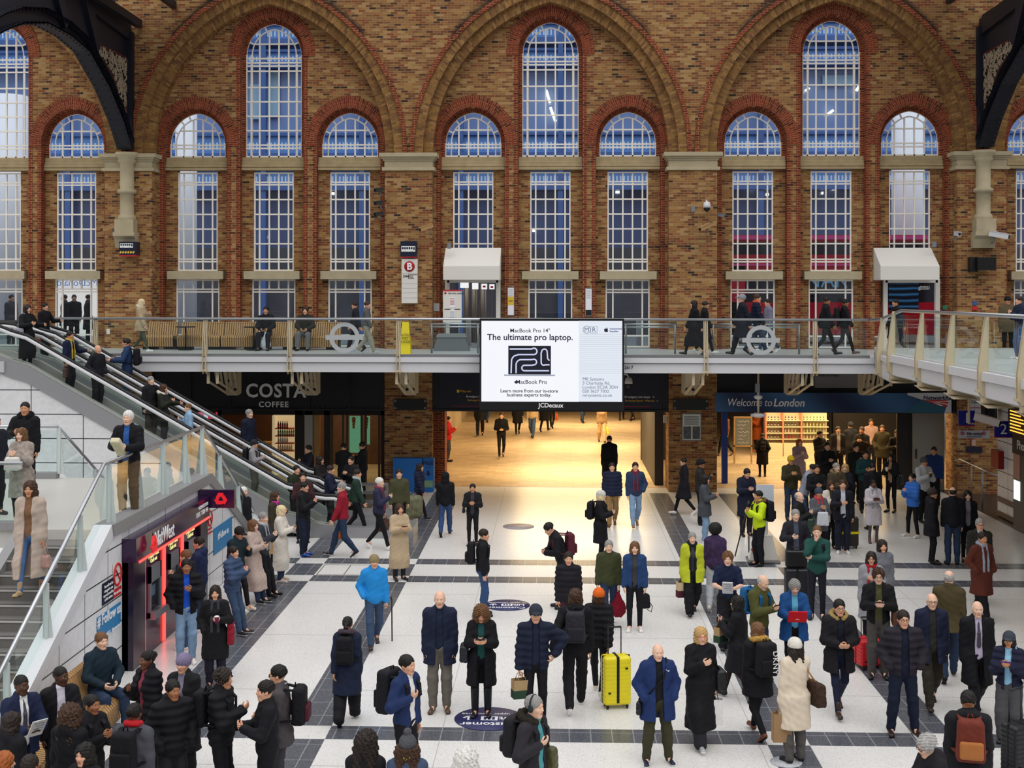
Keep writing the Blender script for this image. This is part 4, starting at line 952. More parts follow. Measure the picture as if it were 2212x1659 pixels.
cv = thing('bus_cube_sign', 'navy cube sign with bus pictograms under the left stone shaft', 'sign', onY(278, 537, YV)); sub(cv, 'cube', prect(257, 522, 293, 551, YV, .42), NAVY); sub(cv, 'red_base', prect(257, 551, 293, 553.5, YV - .002, .42), TXR); bus_pict(cv, 259, 525, 287, 537, YV)
m = MB()
for i in range(6):
    a = onY(259 + 5.6 * i, 547, YV); b = onY(262 + 5.6 * i, 543, YV); m.bar((a.x, YV - .005, a.z), (b.x, YV - .005, b.z), .05, .008, up=(0, 1, 0))
sub(cv, 'yellow_dash', m, TXY)
# service update board, framed notices, junction box
sv = thing('service_board', 'white service update board with a red top edge by the left doorway', 'board', onY(976, 660, YP - .8)); yv = YP - .8
m = MB(); [prect(u, 697, u + 3, 756, yv + .03, .05, m) for u in (960, 990)]; sub(sv, 'leg', m, STEELD); sub(sv, 'panel', prect(957, 627, 997, 697, yv, .12), WHITE); sub(sv, 'red_edge', prect(957, 626, 997, 629, yv - .01, .13), TXR)
ptext(sv, 'Service update', 968, 633.5, yv - .004, 4.2, TXD); m = MB(); p = onY(962, 633, yv); m.lathe([(.035, -.01), (.035, 0)], (p.x, yv, p.z), 14, 0, 'y'); sub(sv, 'roundel', m, TXR)
m = MB(); prect(960, 667, 973, 669, yv - .004, .004, m); prect(982, 667, 994, 669, yv - .004, .004, m); sub(sv, 'clip', m, TXD)
for q, mm in (((971, 643, 983, 664), 'a'), ((971, 670, 983, 684), 'b')):
    f_ = sub(sv, 'notice', prect(*q, yv - .006, .006), mat('notice_paper', '#f0f0f4', .6)); prm = MB()
    for i in range(5): prect(q[0] + 1, q[1] + 2 + 3 * i, q[2] - 1, q[1] + 3 + 3 * i, yv - .009, .002, prm)
    sub(sv, 'notice_text', prm, TXR if mm == 'a' else GRIDM)
def framed(u0, v0, u1, v1, lab, col2, txt):
    y = YB - .06; o0 = thing('framed_notice', lab, 'notice', onY((u0 + u1) / 2, (v0 + v1) / 2, y)); sub(o0, 'frame', prect(u0, v0, u1, v1, y, .05), GREYP)
    sub(o0, 'sheet', prect(u0 + 1.2, v0 + 2, u1 - 1.2, v1 - 2, y - .004, .004), mat('notice_paper', '#f0f0f4', .6)); sub(o0, 'panel', prect(u0 + 1.2, v0 + (v1 - v0) * col2[1], u1 - 1.2, v0 + (v1 - v0) * col2[2], y - .008, .004), col2[0])
    if txt: ptext(o0, txt, (u0 + u1) / 2, v0 + (v1 - v0) * (col2[1] + col2[2]) / 2, y - .01, 4, TXD, ax='CENTER')
    m = MB()
    for i in range(9): prect(u0 + 2.4, v0 + 5 + 2.2 * i, u1 - 2.4, v0 + 5.6 + 2.2 * i, y - .006, .002, m)
    sub(o0, 'text_line', m, GRIDM)
framed(1096, 620, 1111, 682, 'slim framed notice with a yellow warning square between two windows', (TXY, .34, .63), 'NO')
framed(1264, 622, 1279, 683, 'slim framed timetable notice with a dark foot right of the middle window', (TXD, .78, .97), '')
tag(prect(937, 655, 949, 672, YB - .04, .04).build('junction_box', mat('box_grey', '#b7b9bb', .5)), 'small grey box on the bricks left of the service board', 'box')
tag(prect(230, 711, 237, 722, YP - .05, .05).build('wall_switch', WHITE), 'white switch plate low on the pier at the far left', 'switch')
for u, v, c, l, n in ((2042, 664, mat('green_call', '#156b45', .5), 'green emergency button on the pier right of the right doorway', 'emergency_button'), (2106, 655, mat('blue_notice', '#2a5fa8', .5), 'small blue notice above the red fire point on the right pier', 'notice'), (2106, 666, TXR, 'small red fire call point on the right pier', 'fire_call_point')):
    w_ = 5 if n != 'notice' else 4; tag(prect(u - w_, v - 4, u + w_, v + 4, YP - .05, .05).build(n, c), l, n.replace('_', ' '))
# canopies over the two doorways, with their white door frames
for b, k, u0, u1, lab in ((0, -1, 957, 1080, 'left doorway beside the service board'), (1, 1, 1902, 2030, 'right doorway by the red bus')):
    y = YB - .9; m = MB(); a = onY(u0, 605, y); c = onY(u1, 541, y); zk = onY(u0, 574, y).z
    m.prism([(y, a.z), (y, zk), (YB, c.z + .12), (YB, a.z)], 'x', a.x, c.x); tag(m.build('canopy', WHITE, bevel=.02), 'white box canopy over the ' + lab, 'canopy')
    ox = bayx(b) + k * COFF; m = MB(); z1 = a.z + .05
    for x in (ox - 55 * S, ox + 55 * S): m.box(x - .07, x + .07, YB + .05, YB + .2, ZD, z1)
    m.box(ox - 55 * S, ox + 55 * S, YB + .05, YB + .2, z1 - .12, z1)
    tag(m.build('door_%d' % (b + 1), WHITE), 'white doorway frame under the canopy, ' + lab, 'door frame', kind='structure')
# things inside the left doorway: hanging adverts and grey columns
for i, (u0, u1) in enumerate(((1000, 1014), (1018, 1032), (1037, 1051))):
    p = onY((u0 + u1) / 2, 650, 47); r = (u1 - u0) / 2 * 47 / F; m = MB(); m.lathe([(r, 4.4), (r, 6.55)], (p.x, 47, 0), 16)
    tag(m.build('round_column', mat('bronze_column', '#8d8174', .4, metal=.3)), '%s bronze column in the left doorway' % ('leftmost', 'middle', 'rightmost')[i], 'column')
for i, (u0, u1, v0, v1) in enumerate(((994, 1012, 608, 622), (1020, 1033, 611, 625), (1040, 1052, 613, 625), (1057, 1068, 614, 625))):
    o0 = thing('hanging_advert', ('large lit white', 'lit white script', 'lit white and red', 'rightmost small lit')[i] + ' advert hanging in the left doorway', 'advert', onY((u0 + u1) / 2, v0, 46)); sub(o0, 'panel', prect(u0, v0, u1, v1, 46, .08), mat('lit_advert', '#f4f6f8', .4, emit=.5, ecol=(1, 1, 1)))
    m = MB(); prect((u0 + u1) / 2 - 1, v1, (u0 + u1) / 2 + 1, 743, 46.02, .03, m); sub(o0, 'pole', m, STEELD)
    if i > 1: sub(o0, 'flag_mark', prect((u0 + u1) / 2 - 3, v0 + 4, (u0 + u1) / 2 + 3, v0 + 8, 45.99, .01), TXR)
# yellow caution board on the walkway
cz = thing('caution_board', 'yellow folding caution board standing on the walkway', 'caution board', (onY(876, 757, 37).x, 37, ZD))
m = MB(); a = .17; h = .92
for s_ in (-1, 1): m.add([(-a, s_ * .2, 0), (a, s_ * .2, 0), (a * .55, s_ * .03, h), (-a * .55, s_ * .03, h), (-a, s_ * .18, 0), (a, s_ * .18, 0), (a * .55, s_ * .01, h), (-a * .55, s_ * .01, h)], [(0, 1, 2, 3), (7, 6, 5, 4), (0, 4, 5, 1), (1, 5, 6, 2), (2, 6, 7, 3), (3, 7, 4, 0)])
m.build('leaf', mat('caution_yellow', '#f2d411', .4), cz)
t = text('caution_lettering', 'CAUTION\nWET\nFLOOR', (cz.location.x, 37 - .16, ZD + .45), .1, TXD, cz, ax='CENTER', rot=(math.radians(80), 0, 0))
# grey grit bin and low barrier rails on the walkway
gb_ = thing('grit_bin', 'grey tapered bin behind the walkway glass left of the screen', 'bin', (onY(976, 755, 39).x, 39, ZD)); m = MB(); m.prism([(-.55, 0), (.55, 0), (.42, .42), (-.42, .42)], 'y', -.3, .3); m.build('body', mat('bin_grey', '#6f7477', .6), gb_); m = MB(); m.prism([(-.46, .42), (.46, .42), (.42, .52), (-.42, .52)], 'y', -.33, .33); m.build('lid', mat('bin_lid', '#85898b', .6), gb_)
def barrier(u0, u1, lab, y=37.3):
    x0 = onY(u0, 700, y).x; x1 = onY(u1, 700, y).x; o0 = thing('barrier_rail', lab, 'barrier', ((x0 + x1) / 2, y, ZD)); m = MB()
    for z in (.86, .78): m.tube([(x0, y, ZD + z), (x1, y, ZD + z)], .025, 8)
    sub(o0, 'rail', m, STEEL); n = max(2, int((x1 - x0) / 1.4) + 1)
    for i in range(n):
        x = x0 + .05 + (x1 - x0 - .1) * i / (n - 1); m = MB(); m.tube([(x, y, ZD), (x, y, ZD + .86)], .03, 8); sub(o0, 'post', m, STEELD)
barrier(929, 1036, 'steel barrier rail left of the big screen'); barrier(1348, 1462, 'steel barrier rail right of the big screen'); barrier(1537, 1730, 'steel barrier rail behind the right-hand roundel')
for u, l in ((1012, 'left doorway'), (1165, 'middle window'), (1380, 'window right of the screen')):
    m = MB(); p = onY(u, 690, 44); m.lathe([(.09, 4.4), (.09, 5.3), (.1, 5.36)], (p.x, 44, 0), 12); tag(m.build('bollard', ALUW), 'white street bollard seen through the ' + l, 'bollard')
# curved slat benches on the walkway
def bench(x0, x1, y, z, lab, rz=0, group=None, step=.068):
    L = x1 - x0; o0 = thing('slat_bench', lab, 'bench', ((x0 + x1) / 2, y, z), rz, group); m = MB(); n = int(L / step)
    for i in range(n):
        x = -L / 2 + (i + .5) * L / n; w = .6 + .4 * math.sin(i * .9) ** 2
        pr = [(-.32, .10), (-.36, .36), (-.30, .43), (-.05, .40), (.10, .42), (.22, .80), (.27, .84), (.32, .80), (.22, .40), (.15, .1)]
        for a, b in zip(pr[:-1], pr[1:]): m.bar((x, a[0], a[1]), (x, b[0], b[1]), .036, .05, up=(1, 0, 0))
    m.build('slats', WOOD, o0); m = MB()
    for x in (-L * .35, L * .35): m.box(x - .2, x + .2, -.2, .15, 0, .32)
    m.build('base', DARK, o0)
    return o0
for u0, u1, l in ((318, 382, 'first slatted wooden bench left of the walking woman'), (390, 482, 'slatted wooden bench against the left bay wall beside the small table'), (484, 556, 'slatted wooden bench left of the seated man with the white bag'), (560, 640, 'slatted wooden bench under the seated man with the white bag'), (642, 735, 'slatted wooden bench under the seated man in grey trousers')):
    bench(onY(u0, 720, 39.6).x, onY(u1, 720, 39.6).x, 39.55, ZD, l)
for u, l in ((401, 'small black cafe table at the left benches'), (548, 'small black cafe table beside the seated man with the white bag')):
    o0 = thing('cafe_table', l, 'table', (onY(u, 735, 38.9).x, 38.9, ZD)); m = MB(); m.lathe([(.3, .70), (.3, .73)], n=20); m.build('table_top', BLACK, o0); m = MB(); m.lathe([(.03, .02), (.03, .7)], n=8); m.build('leg', BLACK, o0); m = MB(); m.lathe([(.22, 0), (.22, .02)], n=16); m.build('foot', BLACK, o0)
# ------------------------------------------------------------------ cameras and boxes on the wall
TAN = mat('camera_tan', '#b08a5a', .5); LENS = mat('lens_black', '#0b0b0d', .2)
def rotz_(a): return Matrix.Rotation(math.radians(a), 3, 'Z')
def cctv(u, v, y, lab, col, yaw=0, tilt=20, s=1, arm=True):
    p = onY(u, v, y); o0 = thing('security_camera', lab, 'camera', p, math.radians(yaw)); L = .34 * s; w = .12 * s
    m = MB(); M_ = Matrix.Rotation(math.radians(tilt), 4, 'X')
    def T(mb_):
        mb_.v = [tuple(M_ @ Vector(q)) for q in mb_.v]; return mb_
    m.box(-w / 2, w / 2, -L, L * .3, -w / 2, w / 2); m.box(-w * .6, w * .6, -L * 1.15, L * .3, w / 2, w / 2 + .015); T(m).build('housing', col, o0)
    m = MB(); m.lathe([(w * .36, -L - .02), (w * .36, -L + .02)], n=12, axis='y'); T(m).build('lens', LENS, o0)
    if arm:
        m = MB(); R_ = rotz_(-yaw); m.tube([(0, 0, -w * .5), R_ @ Vector((0, .02, -w * 1.6)), R_ @ Vector((0, (YB if y > YP else YP) - y + .01, -w * 1.6))], .02, 6); m.build('bracket', GREYP, o0)
    return o0
cctv(242, 489, YP - .4, 'tan camera left of the navy cube sign', TAN, -50)
for i, v in enumerate((410, 438, 462)): cctv(822, v, YP - .3, ('topmost', 'middle', 'lowest')[i] + ' of three dark cameras stacked at the edge of the left-of-screen pier', mat('camera_dark', '#3c3e40', .5), -25, 8, .9)
cctv(928, 489, YP - .45, 'tan camera above the left doorway canopy', TAN, -60); cctv(1529, 488, YP - .45, 'tan camera under the white dome on the pier right of the screen', TAN, -55)
cctv(1550, 463, YB - .3, 'small grey camera by the first window of the right bay', GREYP, 70, 15, .7)
cctv(2066, 505, YP - .4, 'pair camera with twin lenses left of the right stone shaft foot', ALUW, 0, 5, .9); cctv(2147, 506, YP - .5, 'white camera angled right of the right stone shaft foot', ALUW, 60, 12, 1.3)
def dome(u, v, y, lab, arm):
    p = onY(u, v, y); o0 = thing('dome_camera', lab, 'camera', p); m = MB(); m.lathe([(.03, .16), (.10, .12), (.12, .02), (.12, -.04)], n=14); m.build('housing', ALUW, o0)
    m = MB(); m.lathe([(.105, -.04), (.095, -.1), (.05, -.15), (.01, -.165)], n=14); m.build('dome', LENS, o0)
    m = MB(); m.tube(arm, .025, 6); m.build('arm', ALUW, o0)
dome(1527, 446, YP - .35, 'white dome camera high on the pier right of the screen', [(0, 0, .14), (0, .15, .2), (0, .35, .1)])
dome(1358, 826, YP - .8, 'white dome camera beside the lower right corner of the screen', [(0, 0, .16), (-.05, 0, .24), (-.25, .2, .24), (-.3, .9, .24)])
for u, v, l in ((1497, 451, 'left of the white dome camera'), (970, 531, 'on the left canopy'), (2019, 528, 'on the right canopy')):
    tag(prect(u - 4, v - 6, u + 4, v + 6, YP - .1, .1).build('conduit_box', GREYP), 'small grey conduit box ' + l, 'box')
sp0 = thing('loudspeaker', 'black box loudspeaker on the right pier under the cameras', 'loudspeaker', onY(2125, 571, YP - .5)); m = prect(2112, 556, 2152, 583, YP - .55, .4); sub(sp0, 'cabinet', m, BLACK); m = prect(2097, 555, 2113, 587, YP - .3, .3); sub(sp0, 'mount', m, DARK)
# ------------------------------------------------------------------ signs on the middle girder and piers
YG_ = YP + .06
ms = thing('way_out_sign', 'navy direction sign with small yellow way out lines behind the big screen', 'sign', onY(1192, 845, YG_)); sub(ms, 'panel', prect(948, 803, 1430, 884, YG_, .05), mat('sign_midnight', '#11152a', .5))
ptext(ms, 'Way out', 993, 845, YG_ - .01, 5, TXY); sub(ms, 'pictogram', prect(987, 842, 992, 848, YG_ - .01, .01), TXY); ptext(ms, 'Broadgate Link shops', 1007, 856.5, YG_ - .01, 4.4, TXW); ptext(ms, 'Exchange Square  Way out', 1010, 864.5, YG_ - .01, 4, TXY)
ptext(ms, 'Broadgate Link shops  \u2192', 1349, 857.5, YG_ - .01, 4.6, TXW); ptext(ms, 'Exchange Square  Way out  \u2192', 1350, 865.5, YG_ - .01, 4.2, TXY); ptext(ms, 'Way out', 1322, 847, YG_ - .01, 4.2, TXY)
m = MB(); prect(978, 876.6, 1040, 877.6, YG_ - .005, .005, m); prect(1344, 878, 1405, 879, YG_ - .005, .005, m); sub(ms, 'red_line', m, TXR)
for u0, u1, l in ((851, 921, 'left'), (1455, 1530, 'right')):
    o0 = thing('pier_panel', 'blank black panel on the brick pier %s of the big screen' % l, 'panel', onY((u0 + u1) / 2, 874, YP - .1)); sub(o0, 'panel', prect(u0, 862, u1, 886, YP - .1, .1), BLACK); m = MB()
    for u in (u0 + 3, u1 - 3):
        for v in (866, 881): p = onY(u, v, YP - .1); m.lathe([(.035, -.02), (.035, 0)], (p.x, YP - .1, p.z), 10, 0, 'y')
    sub(o0, 'bolt', m, GREYP)
ps = thing('framed_poster', 'framed poster with two grey photographs on the pier right of the screen', 'poster', onY(1494, 922, YP - .04)); sub(ps, 'frame', prect(1473, 893, 1515, 952, YP - .04, .04), GREYP); sub(ps, 'sheet', prect(1475, 895, 1513, 950, YP - .046, .006), mat('poster_sheet', '#d9dfd9', .5)); m = MB(); prect(1476, 921, 1493, 948, YP - .05, .004, m); prect(1496, 921, 1512, 948, YP - .05, .004, m); sub(ps, 'photograph', m, mat('poster_photo', '#55575a', .5, noise=.9, nscale=8))
m = MB()
for i in range(9): prect(1478, 899 + 2.3 * i, 1510, 900 + 2.3 * i, YP - .05, .004, m)
sub(ps, 'text_line', m, TXD)
tag(prect(1433, 898, 1440, 914, YB - .08, .08).build('wall_box', ALUW), 'white box on the wall right of the passage', 'box')
# newspaper stand
NBL = mat('stand_blue', '#1c6fc4', .4); yn = YP - .35
ns = thing('newspaper_stand', 'tall blue free newspaper stand against the pier left of the passage', 'newspaper stand', (onY(893, 1058, yn).x, yn, 0)); a = onY(849, 990, yn); b = onY(912, 1058, yn)
m = MB(); m.box(a.x, b.x, yn, yn + .3, .0, a.z); sub(ns, 'cabinet', m, NBL); c = onY(937, 990, yn - .02)
m = MB(); m.box(b.x + .03, c.x, yn - .02, yn + .3, 0, a.z); sub(ns, 'cabinet', m, NBL)
m = MB(); prect(914, 1038, 935, 1053, yn - .03, .01, m); sub(ns, 'papers', m, mat('green_papers', '#7fa886', .6)); ptext(ns, 'PICK UP YOUR', 925, 993.5, yn - .024, 2.6, TXN, ax='CENTER'); ptext(ns, 'FREE', 925, 1001, yn - .024, 8, TXN, ax='CENTER', bold=.03); ptext(ns, 'COPY', 925, 1010, yn - .024, 3.5, TXN, ax='CENTER')
m = MB(); p = onY(925, 1022, yn - .02); m.prism([(p.x - .03, p.z + .08), (p.x + .03, p.z + .08), (p.x + .03, p.z), (p.x + .09, p.z), (p.x, p.z - .1), (p.x - .09, p.z), (p.x - .03, p.z)], 'y', yn - .028, yn - .02); sub(ns, 'arrow', m, TXN)
# ------------------------------------------------------------------ coffee shop front (behind the escalators)
TIM = mat('shop_timber', '#b98a4e', .5, noise=.15, nscale=4); SHD = mat('shop_dark', '#1d1917', .5); yq = YB + .3
cf = thing('coffee_shop_front', 'dark framed coffee shop front with doors below COSTA', 'shop front', (onY(650, 1058, yq).x, yq, 0))
m = MB()
for u0, u1 in ((470, 478), (637, 655), (700, 712), (823, 833)): a = onY(u0, 900, yq); b = onY(u1, 900, yq); m.box(a.x, b.x, yq, yq + .2, 0, 2.7)
m.box(onY(470, 900, yq).x, onY(833, 900, yq).x, yq, yq + .2, onY(600, 896, yq).z, 2.7); sub(cf, 'frame', m, SHD)
for u0, u1 in ((712, 745), (745, 785), (785, 823)):
    a = onY(u0 + 2, 900, yq); b = onY(u1 - 2, 900, yq); m = MB(); m.box(a.x, a.x + .07, yq + .05, yq + .1, 0, 2.35); m.box(b.x - .07, b.x, yq + .05, yq + .1, 0, 2.35); m.box(a.x, b.x, yq + .05, yq + .1, 2.28, 2.35); d_ = sub(cf, 'door', m, mat('door_bronze', '#4b3a2a', .4)); m = MB(); m.box(a.x, b.x, yq + .07, yq + .08, .05, 2.3); m.build('pane', GLASS, d_)
m = MB(); prect(658, 888, 675, 1010, yq, .3, m); sub(cf, 'pillar', m, mat('shop_grey', '#a3a39e', .4)); m = MB(); prect(679, 888, 690, 1056, yq + .1, .2, m); prect(703, 962, 715, 1056, yq + .3, .1, m); sub(cf, 'timber_panel', m, TIM)
GRN = mat('green_poster', '#57a873', .5, emit=.25, ecol=(.25, .6, .35)); 
for u0, u1, l in ((755, 779, 'broad'), (790, 799, 'narrow')):
    o0 = thing('shop_poster', l + ' green shop poster with fruit shapes behind the coffee shop doors', 'poster', onY(u0, 940, yq + .8)); sub(o0, 'sheet', prect(u0, 899, u1, 978 if l == 'broad' else 960, yq + .8, .03), GRN); m = MB()
    for i in range(4): p = onY((u0 + u1) / 2 - 3, 905 + 6 * i, yq + .79); m.lathe([(.07 - .008 * i, -.01), (.07 - .008 * i, 0)], (p.x, yq + .8, p.z), 10, 0, 'y')
    sub(o0, 'fruit', m, mat('poster_orange', '#e58a24', .5))
# drinks fridge
yf_ = 43.0; fr_ = thing('drinks_fridge', 'lit drinks fridge with red shelf edges inside the coffee shop', 'fridge', (onY(618, 1000, yf_).x, yf_, 0)); a = onY(593, 898, yf_); b = onY(636, 1040, yf_)
m = MB(); m.box(a.x - .05, b.x, yf_ + .4, yf_ + .45, 0, a.z); m.box(a.x - .08, a.x, yf_, yf_ + .45, 0, a.z); m.box(b.x, b.x + .05, yf_, yf_ + .45, 0, a.z); m.box(a.x, b.x, yf_, yf_ + .45, a.z, a.z + .08); sub(fr_, 'cabinet', m, mat('fridge_lining', '#c9b78e', .5, emit=.25, ecol=(1, .8, .45)))
SHR = mat('shelf_red', '#c23a2a', .4); BOT = {}
def bottle(col, cap, lab, group, first, loc, s=1.0):
    key = (col, cap)
    if key not in BOT:
        m = MB(); m.lathe([(.031, 0), (.033, .02), (.033, .13), (.028, .16), (.013, .20), (.013, .225)], n=10); o = m.build('bottle', mat('bottle_' + col.strip('#'), col, .2, spec=.6))
        m = MB(); m.lathe([(.0155, .222), (.0155, .245)], n=8); m.build('cap', mat('cap_' + cap.strip('#'), cap, .4), o); m = MB(); m.lathe([(.034, .05), (.034, .11)], n=10); m.build('bottle_label', mat('label_' + cap.strip('#'), '#d8d2c0' if cap != '#c4222b' else '#c4222b', .5), o)
        BOT[key] = o; tag(o, lab, 'bottle', group); o.location = loc; o.scale = (s, s, s); return o
    src = BOT[key]; o = src.copy(); COL.objects.link(o); o.location = loc; o['label'] = lab; o['group'] = group
    for c in list(src.children):
        d = c.copy(); COL.objects.link(d); d.parent = o
    return o
for r_, (v, n, col, cap, lab) in enumerate(((925, 5, '#241012', '#c4222b', 'small cola bottle on the top fridge shelf in the coffee shop'), (941, 8, '#2c7a35', '#e8e8e8', 'green bottle on the second fridge shelf in the coffee shop'), (957, 5, '#c9d4d8', '#e8e8e8', 'clear bottle on the third fridge shelf in the coffee shop'), (973, 7, '#d8c9a0', '#f0f0f0', 'pale bottle on the lowest fridge shelf in the coffee shop'))):
    z = onY(610, v, yf_ + .1).z; m = MB(); m.box(a.x, b.x, yf_ + .05, yf_ + .4, z - .03, z); sub(fr_, 'shelf', m, SHR)
    for i in range(n): bottle(col, cap, lab, lab.replace('bottle', 'bottles'), 0, (a.x + .1 + .075 * i, yf_ + .14, z), .95)
m = MB(); m.box(-13.85, onY(640, 1000, 43).x - .9, 43.2, 43.9, 0, 1.1); cc_ = m.build('coffee_counter', TIM); tag(cc_, 'timber coffee counter deep in the coffee shop', 'counter')
for i, (u0, u1, c) in enumerate(((435, 448, '#d86a8a'), (449, 457, '#cfe0ea'), (457, 466, '#d03058'), (474, 484, '#d03058'))):
    o0 = prect(u0 - 8, 891, u1 - 8, 905, 42.6, .05).build('menu_screen', mat('menu_%d' % i, c, .4, emit=.6)); tag(o0, ('pink', 'pale blue', 'crimson', 'small crimson rightmost')[i] + ' menu screen over the coffee counter', 'menu screen')
# steel rails in front of the coffee shop
x0 = onZ(690, 1140, 0).x; yb_ = 36.8; sr = thing('queue_rail', 'steel rail fence in front of the coffee shop by the escalator foot', 'rail fence', (onY(780, 1100, yb_).x, yb_, 0))
m = MB()
for v in (1046, 1064, 1084, 1103, 1122): p = onY(700, v, yb_); q = onY(838, v, yb_); m.bar(p, q, .04, .09)
sub(sr, 'rail', m, STEEL)
for u in (702, 770, 836): m = MB(); p = onY(u, 1046, yb_); m.box(p.x - .04, p.x + .04, yb_, yb_ + .06, 0, p.z); sub(sr, 'post', m, STEELD)
# ------------------------------------------------------------------ right shop: shelves of bottles
ysf = 49.2
def shelf_unit(u0, u1, lab, cols, names):
    a = onY(u0, 893, ysf); b = onY(u1, 965, ysf); o0 = thing('shelf_unit', lab, 'shelves', ((a.x + b.x) / 2, ysf, 0)); m = MB(); m.box(a.x, b.x, ysf + .35, ysf + .4, .1, 2.4); sub(o0, 'back', m, mat('shelf_back', '#cfc2a8', .6)); m = MB(); m.box(a.x, b.x, ysf - .1, ysf + .4, 0, .5); sub(o0, 'plinth', m, mat('shelf_cream', '#dccfae', .5))
    for r_, (v, c) in enumerate(zip((908, 921.5, 935, 948), cols)):
        z = onY(u0, v, ysf).z; m = MB(); m.box(a.x, b.x, ysf, ysf + .36, z - .03, z); sub(o0, 'shelf', m, mat('shelf_cream', '#dccfae', .5)); n = int((b.x - a.x - .1) / .125)
        for i in range(n): bottle(c[0], c[1], c[2] + names, c[2] + names, 0, (a.x + .1 + .125 * i, ysf + .1, z), .72)
    m = MB(); m.box(a.x - .03, a.x + .02, ysf - .02, ysf + .4, 0, 2.4); sub(o0, 'upright', m, mat('shelf_upright', '#d98a6a', .5))
shelf_unit(1655, 1690, 'drinks shelves left of the orange upright in the right shop', [('#1d4f74', '#7cc3ee', 'blue bottle on the top shelf'), ('#4a1f2c', '#d9a0a8', 'plum bottle on the second shelf'), ('#1f3d52', '#d8d8d8', 'navy bottle on the third shelf'), ('#2c3d28', '#e4e0c4', 'dark green bottle on the lowest shelf')], ' of the left drinks shelves in the right shop')
shelf_unit(1692, 1730, 'drinks shelves right of the orange upright in the right shop', [('#3a2455', '#e07a4a', 'purple bottle on the top shelf'), ('#2a4a3c', '#c8d4c8', 'teal bottle on the second shelf'), ('#c8a888', '#d98a6a', 'tan bottle on the third shelf'), ('#7a2a22', '#c4222b', 'red bottle on the lowest shelf')], ' of the middle drinks shelves in the right shop')
shelf_unit(1732, 1790, 'bright snack shelves at the back of the right shop', [('#5a8a3c', '#d9d24a', 'lime packet bottle on the top shelf'), ('#c8cc3a', '#3a5aa8', 'yellow bottle on the second shelf'), ('#9cc04a', '#e8e8e8', 'light green bottle on the third shelf'), ('#b8a878', '#5a6ac8', 'beige bottle on the lowest shelf')], ' of the snack shelves in the right shop')
m = MB(); p = onY(1590, 900, 49); q = onY(1650, 900, 49); m.box(onY(1800, 900, 50).x, onY(1965, 900, 50).x, 50, 50.3, 0, 3.3); tag(m.build('wall_shop_back', SHD), 'dark back wall of the right shop', 'wall', kind='structure')
bl = onY(1560, 893, 42); br_ = onY(1572, 965, 42); m = MB(); m.box(bl.x, br_.x, 42, 42.2, 0, 2.4); tag(m.build('blue_panel', mat('shop_blue', '#1c3fa8', .4)), 'bright blue panel at the left edge of the right shop', 'panel')
ab = thing('chalk_board', 'leaning chalkboard with white scribbles at the right shop entrance', 'board', (onY(1608, 968, 47).x, 47, 0)); a = onY(1588, 903, 47); b = onY(1622, 962, 47); m = MB(); m.box(a.x, b.x, 47, 47.05, b.z, a.z); sub(ab, 'board', m, mat('chalk_grey', '#6d7478', .6)); m = MB()
for z0, z1, x0_, x1_ in ((a.z, a.z + .05, a.x - .05, b.x + .05), (b.z - .05, b.z, a.x - .05, b.x + .05)): m.box(x0_, x1_, 46.98, 47.06, z0, z1)
m.box(a.x - .05, a.x, 46.98, 47.06, 0, a.z); m.box(b.x, b.x + .05, 46.98, 47.06, 0, a.z); sub(ab, 'frame', m, WOOD);
m = MB(); 
for i in range(7): m.tube([(a.x + .08 + (b.x - a.x - .16) * t / 8, 46.98, a.z - .12 - .13 * i + .03 * math.sin(t * 2.1 + i * 2)) for t in range(9 - i % 3 * 2)], .007, 4)
sub(ab, 'scribble', m, TXW)
dp = onY(1972, 900, YB + .1); dq = onY(2040, 1050, YB + .1); m = MB(); m.box(dp.x, dq.x, YB + .1, YB + .2, 0, 2.6)
o = m.build('door_2', mat('grey_door', '#8b8a86', .5)); tag(o, 'pale grey panel door right of the right shop', 'door', kind='structure'); m = MB(); m.box(dp.x + .08, dp.x + .11, YB + .04, YB + .1, 1.0, 1.3); m.build('door_handle', BLACK, o)
m = MB(); m.box(onY(1938, 900, YB + .2).x, dp.x, YB + .2, YB + .3, 0, 2.6); tag(m.build('wall_shop_side', SHD), 'dark brown panel beside the grey door', 'wall', kind='structure')
# hanging camera pole and white panel boards under the walkway
hp = thing('hanging_camera_pole', 'ceiling pole with white domes hanging in front of the Welcome banner', 'camera', onY(1638, 840, 36.5)); p0 = onY(1638, 800, 36.5); p1 = onY(1638, 900, 36.5); m = MB(); m.tube([p0 + Vector((0, 0, .2)), p1], .03, 8); sub(hp, 'pole', m, CREAM)
for v, r in ((858, .12), (897, .22)): m = MB(); p = onY(1638, v, 36.5); m.lathe([(r * .4, .06), (r, .03), (r, -.02), (r * .5, -.06)], p, 16); sub(hp, 'dome', m, ALUW)
m = MB(); p = onY(1636, 838, 36.5); m.box(p.x - .06, p.x + .06, 36.44, 36.56, p.z - .12, p.z + .12); sub(hp, 'box', m, GREYP)
nb_ = thing('service_times_board', 'grey service times board on the girder above the word London', 'board', onY(1805, 820, YP - .02)); sub(nb_, 'panel', prect(1760, 804, 1855, 838, YP - .02, .06), mat('board_grey', '#8a8d93', .5)); ptext(nb_, 'Monday to Friday', 1762, 811, YP - .03, 5, TXD)
